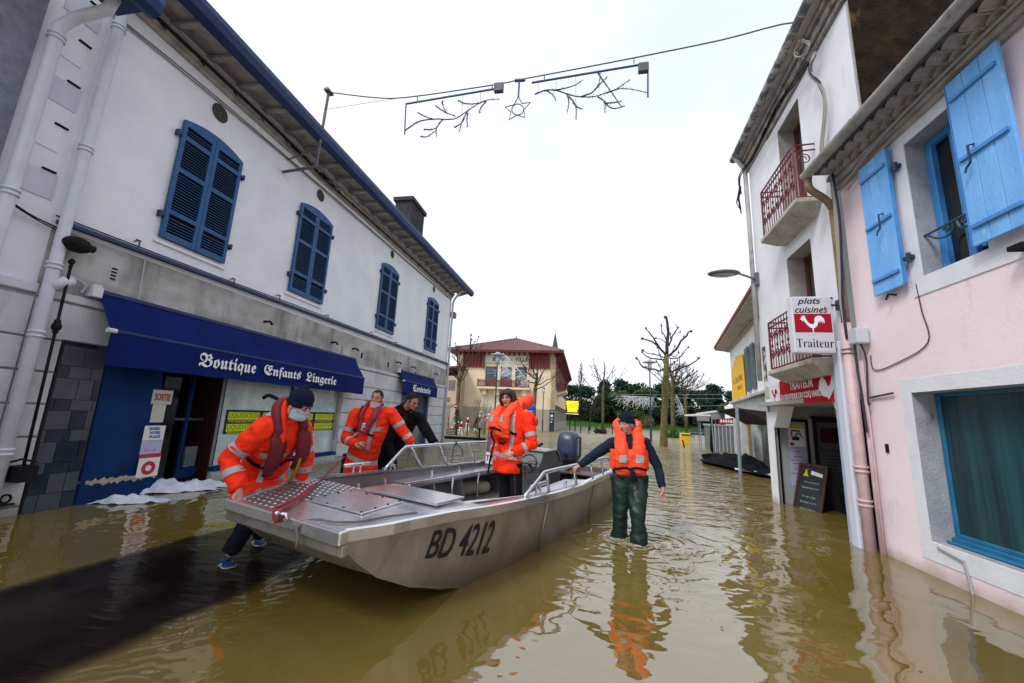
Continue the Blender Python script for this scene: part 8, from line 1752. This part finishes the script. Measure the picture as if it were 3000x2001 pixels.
e = MB(); strap(e, vb, [T_(.16, .18, -.27), T_(.08, .28, -.29), T_(0, .3, -.31), T_(-.10, .28, -.335)], .030, .010); strap(e, bv, [T_(-.15, .16, -.34), T_(-.20, .08, -.37)], .030, .012); strap(e, bv, [T_(.1, .24, -.48), T_(.0, .26, -.49), T_(-.12, .2, -.48)], .026, .012)
q0 = T_(.03, .315, -.30); e.tube(crv([q0, q0+V((-.01, -.02, -.10)), q0+V((.03, 0, -.19)), q0+V((.0, -.02, -.35)), q0+V((-.03, -.02, -.60))], 5), .014, n=6, flat=.4); e.build('black_webbing', black_cloth, vo, smooth=True, recalc=False)
tr = MB(); tr.ball(J['pelvis']-V((0, 0, .05)), (.150, .13, .13), 16, 12)
for sd in 'RL': tr.tube([J['hip'+sd]+V((0, 0, .05)), J['hip'+sd].lerp(J['kn'+sd], .5), J['kn'+sd], J['an'+sd]], [.098, .092, .080, .078], n=16)
tme = fuse(tr, .009, 3, .006, 10, 7.4); to = link_mesh('trousers', tme, navy_cloth, pr); tb_ = bvh_of(tme); e = MB(); strap(e, tb_, [J['hipL'].lerp(J['knL'], .2)+V((0, -.12, 0)), J['knL']+V((0, -.12, 0)), J['anL']+V((0, -.12, 0))], .012, .003); e.build('red_piping', dark_red, to, recalc=False)
bt2 = MB()
for sd in 'RL': a = J['an'+sd]; bt2.tube([a+V((0, 0, .06)), a+V((0, 0, -.03)), a+V((-.05, -.07, -.05)), a+V((-.08, -.12, -.055))], [.06, .055, .045, .035], n=12, dome=True)
bt2.build('boots', iron_black, pr, smooth=True)

# ---------------------------------------------------------------- wading man
pr = thing('person', 'wading man in dark green waders, orange foam vest and navy beanie holding the near rail', 'person', (.56, 5.4, -.25))
J = dict(pelvis=P((1842, 1392), 5.42), chest=P((1842, 1330), 5.40), neck=P((1840, 1277), 5.40), head=P((1834, 1243), 5.36), look=V((-.62, -.78, -.06)),
         shR=P((1795, 1298), 5.40), shL=P((1890, 1300), 5.42), elR=P((1733, 1338), 5.40), elL=P((1927, 1368), 5.42), wrR=P((1697, 1365), 5.38), wrL=P((1941, 1430), 5.32),
         hipR=P((1818, 1402), 5.42), hipL=P((1870, 1402), 5.42), knR=P((1818, 1492), 5.40), knL=P((1868, 1500), 5.22), anR=V((.44, 5.55, -.22)), anL=V((.67, 5.26, -.22)), hs=1.10,
         handR=(V((-.9, .05, -.42)), V((-.25, 0, -1)), V((.1, -1, .1)), (.42, .5, .55, .6)), handL=(V((.06, -.15, -1)), V((-1, 0, 0)), V((-.1, -1, -.1)), (.22, .28, .32, .35)))
o, h, ax, s = body(J, 'body', skin_m, pr); beanie(pr, h, ax, s, low=.022)
e = MB(); e.ball(h(.028, .086, .050), (.012, .006, .016), 8, 6); e.build('beanie_badge', strap_yellow, pr)
mb = MB(); mb.loft(torso_rings(J, .022, .04, 0)); sleeves(mb, J, (.075, .068, .056, .050, .042)); T_, lt, fw, up = TF(J); mb.loft([ell(T_(0, 0, -.05), lt, fw, .09, .08, 16), ell(T_(0, .0, .035), lt, fw, .064, .062, 16)])
link_mesh('sweater', fuse(mb, .008, 3, .006, 10, 6.6), mat('dark_blue_sweater', (.008, .016, .034), .9, col2=(.014, .024, .048), nscale=10, bump=.4, bscale=40), pr)
vo, vb, T_, lt, fw, up = foam_vest(J, pr, 4.5, front=.165, low=-.455, wide=.16, collar=.10)
e = MB()
for x_ in (.098, -.100): patch(e, vb, T_(x_, .24, -.255), fw, up, .088, .088)
for x_ in (.10, -.10): patch(e, vb, T_(x_, -.10, .135), (fw+up*.2), up, .05, .045, .004)
e.build('reflective_patch', reflective, vo, smooth=True, recalc=False)
e = MB(); strap(e, vb, [T_(.185, .10, -.375), T_(.12, .24, -.375), T_(.0, .25, -.375), T_(-.12, .24, -.375), T_(-.185, .10, -.375)], .028, .008)
c0 = T_(-.01, .235, -.375); e.tube(crv([c0, c0+V((-.01, -.02, -.07)), c0+V((.02, -.01, -.15))], 4), .022, n=6, flat=.4); e.tube(crv([c0, c0+V((.03, -.02, -.06)), c0+V((.05, -.01, -.13))], 4), .012, n=6, flat=.4); e.build('belt', navy_cloth, vo, smooth=True, recalc=False)
tr = MB(); tr.loft(torso_rings(J, .030, .0, 0)[:5]); tr.ball(J['pelvis']-V((0, 0, .06)), (.165, .13, .15), 16, 12)
for sd in 'RL':
    k, a = J['kn'+sd], J['an'+sd]; tr.tube([J['hip'+sd]+V((0, 0, .04)), J['hip'+sd].lerp(k, .35), J['hip'+sd].lerp(k, .7), k, k.lerp(a, .25), k.lerp(a, .5), k.lerp(a, .72), a], [.120, .112, .100, .088, .082, .090, .104, .08], n=20)
link_mesh('waders', fuse(tr, .010, 3, .017, 6.5, 1.7), wader_green, pr)
# splash of broken water round the wading man's shins
spm = bpy.data.materials.new('foamy_water'); spm.use_nodes = True; b_ = spm.node_tree.nodes['Principled BSDF']; b_.inputs['Base Color'].default_value = (.30, .27, .18, 1); b_.inputs['Roughness'].default_value = .08
m = MB(); rn = random.Random(3)
for cx_, cy_ in ((J['knL'].lerp(J['anL'], .62).x, 5.2), (J['knR'].lerp(J['anR'], .62).x, 5.38)):
    for i in range(46):
        a = rn.random()*6.28; r_ = rn.uniform(.08, .30); p = V((cx_+r_*cos(a), cy_+r_*sin(a)*.8, .004)); t_ = V((-sin(a), cos(a), 0)); L = rn.uniform(.03, .10); m.tube([p-t_*L, p-t_*L*.3+V((0, 0, .012*rn.random())), p+t_*L*.4+V((0, 0, .014*rn.random())), p+t_*L], [.002, .007*rn.uniform(.5, 1.4), .006, .002], n=6)
struct(m.build('water_splash', spm, smooth=True), 'stuff')

# a few leaves and twigs floating near the pink wall
for i, (px_, c_, lb_) in enumerate((((2769, 1690), yellow_sign, 'single yellow leaf floating against the foot of the pink wall'), ((2352, 1822), bark_dark, 'small brown leaf floating in the open water right of the wading man'), ((2115, 1838), bark_dark, 'tiny brown leaf floating below the reflection of the wading man'))):
    p = PZ(px_, .008); m = MB(); a = i*1.3+.4; u_ = V((cos(a), sin(a), 0))*(.026 if i == 0 else .014); v_ = V((-sin(a), cos(a), 0))*(.018 if i == 0 else .008)
    m.add([p-u_, p-u_*.3+v_+V((0, 0, .004)), p+u_*.5+v_*.8, p+u_, p+u_*.4-v_*.9, p-u_*.4-v_+V((0, 0, .003))], [(0, 1, 2, 3, 4, 5)]); tag(m.build('floating_leaf', c_), lb_, 'leaf')
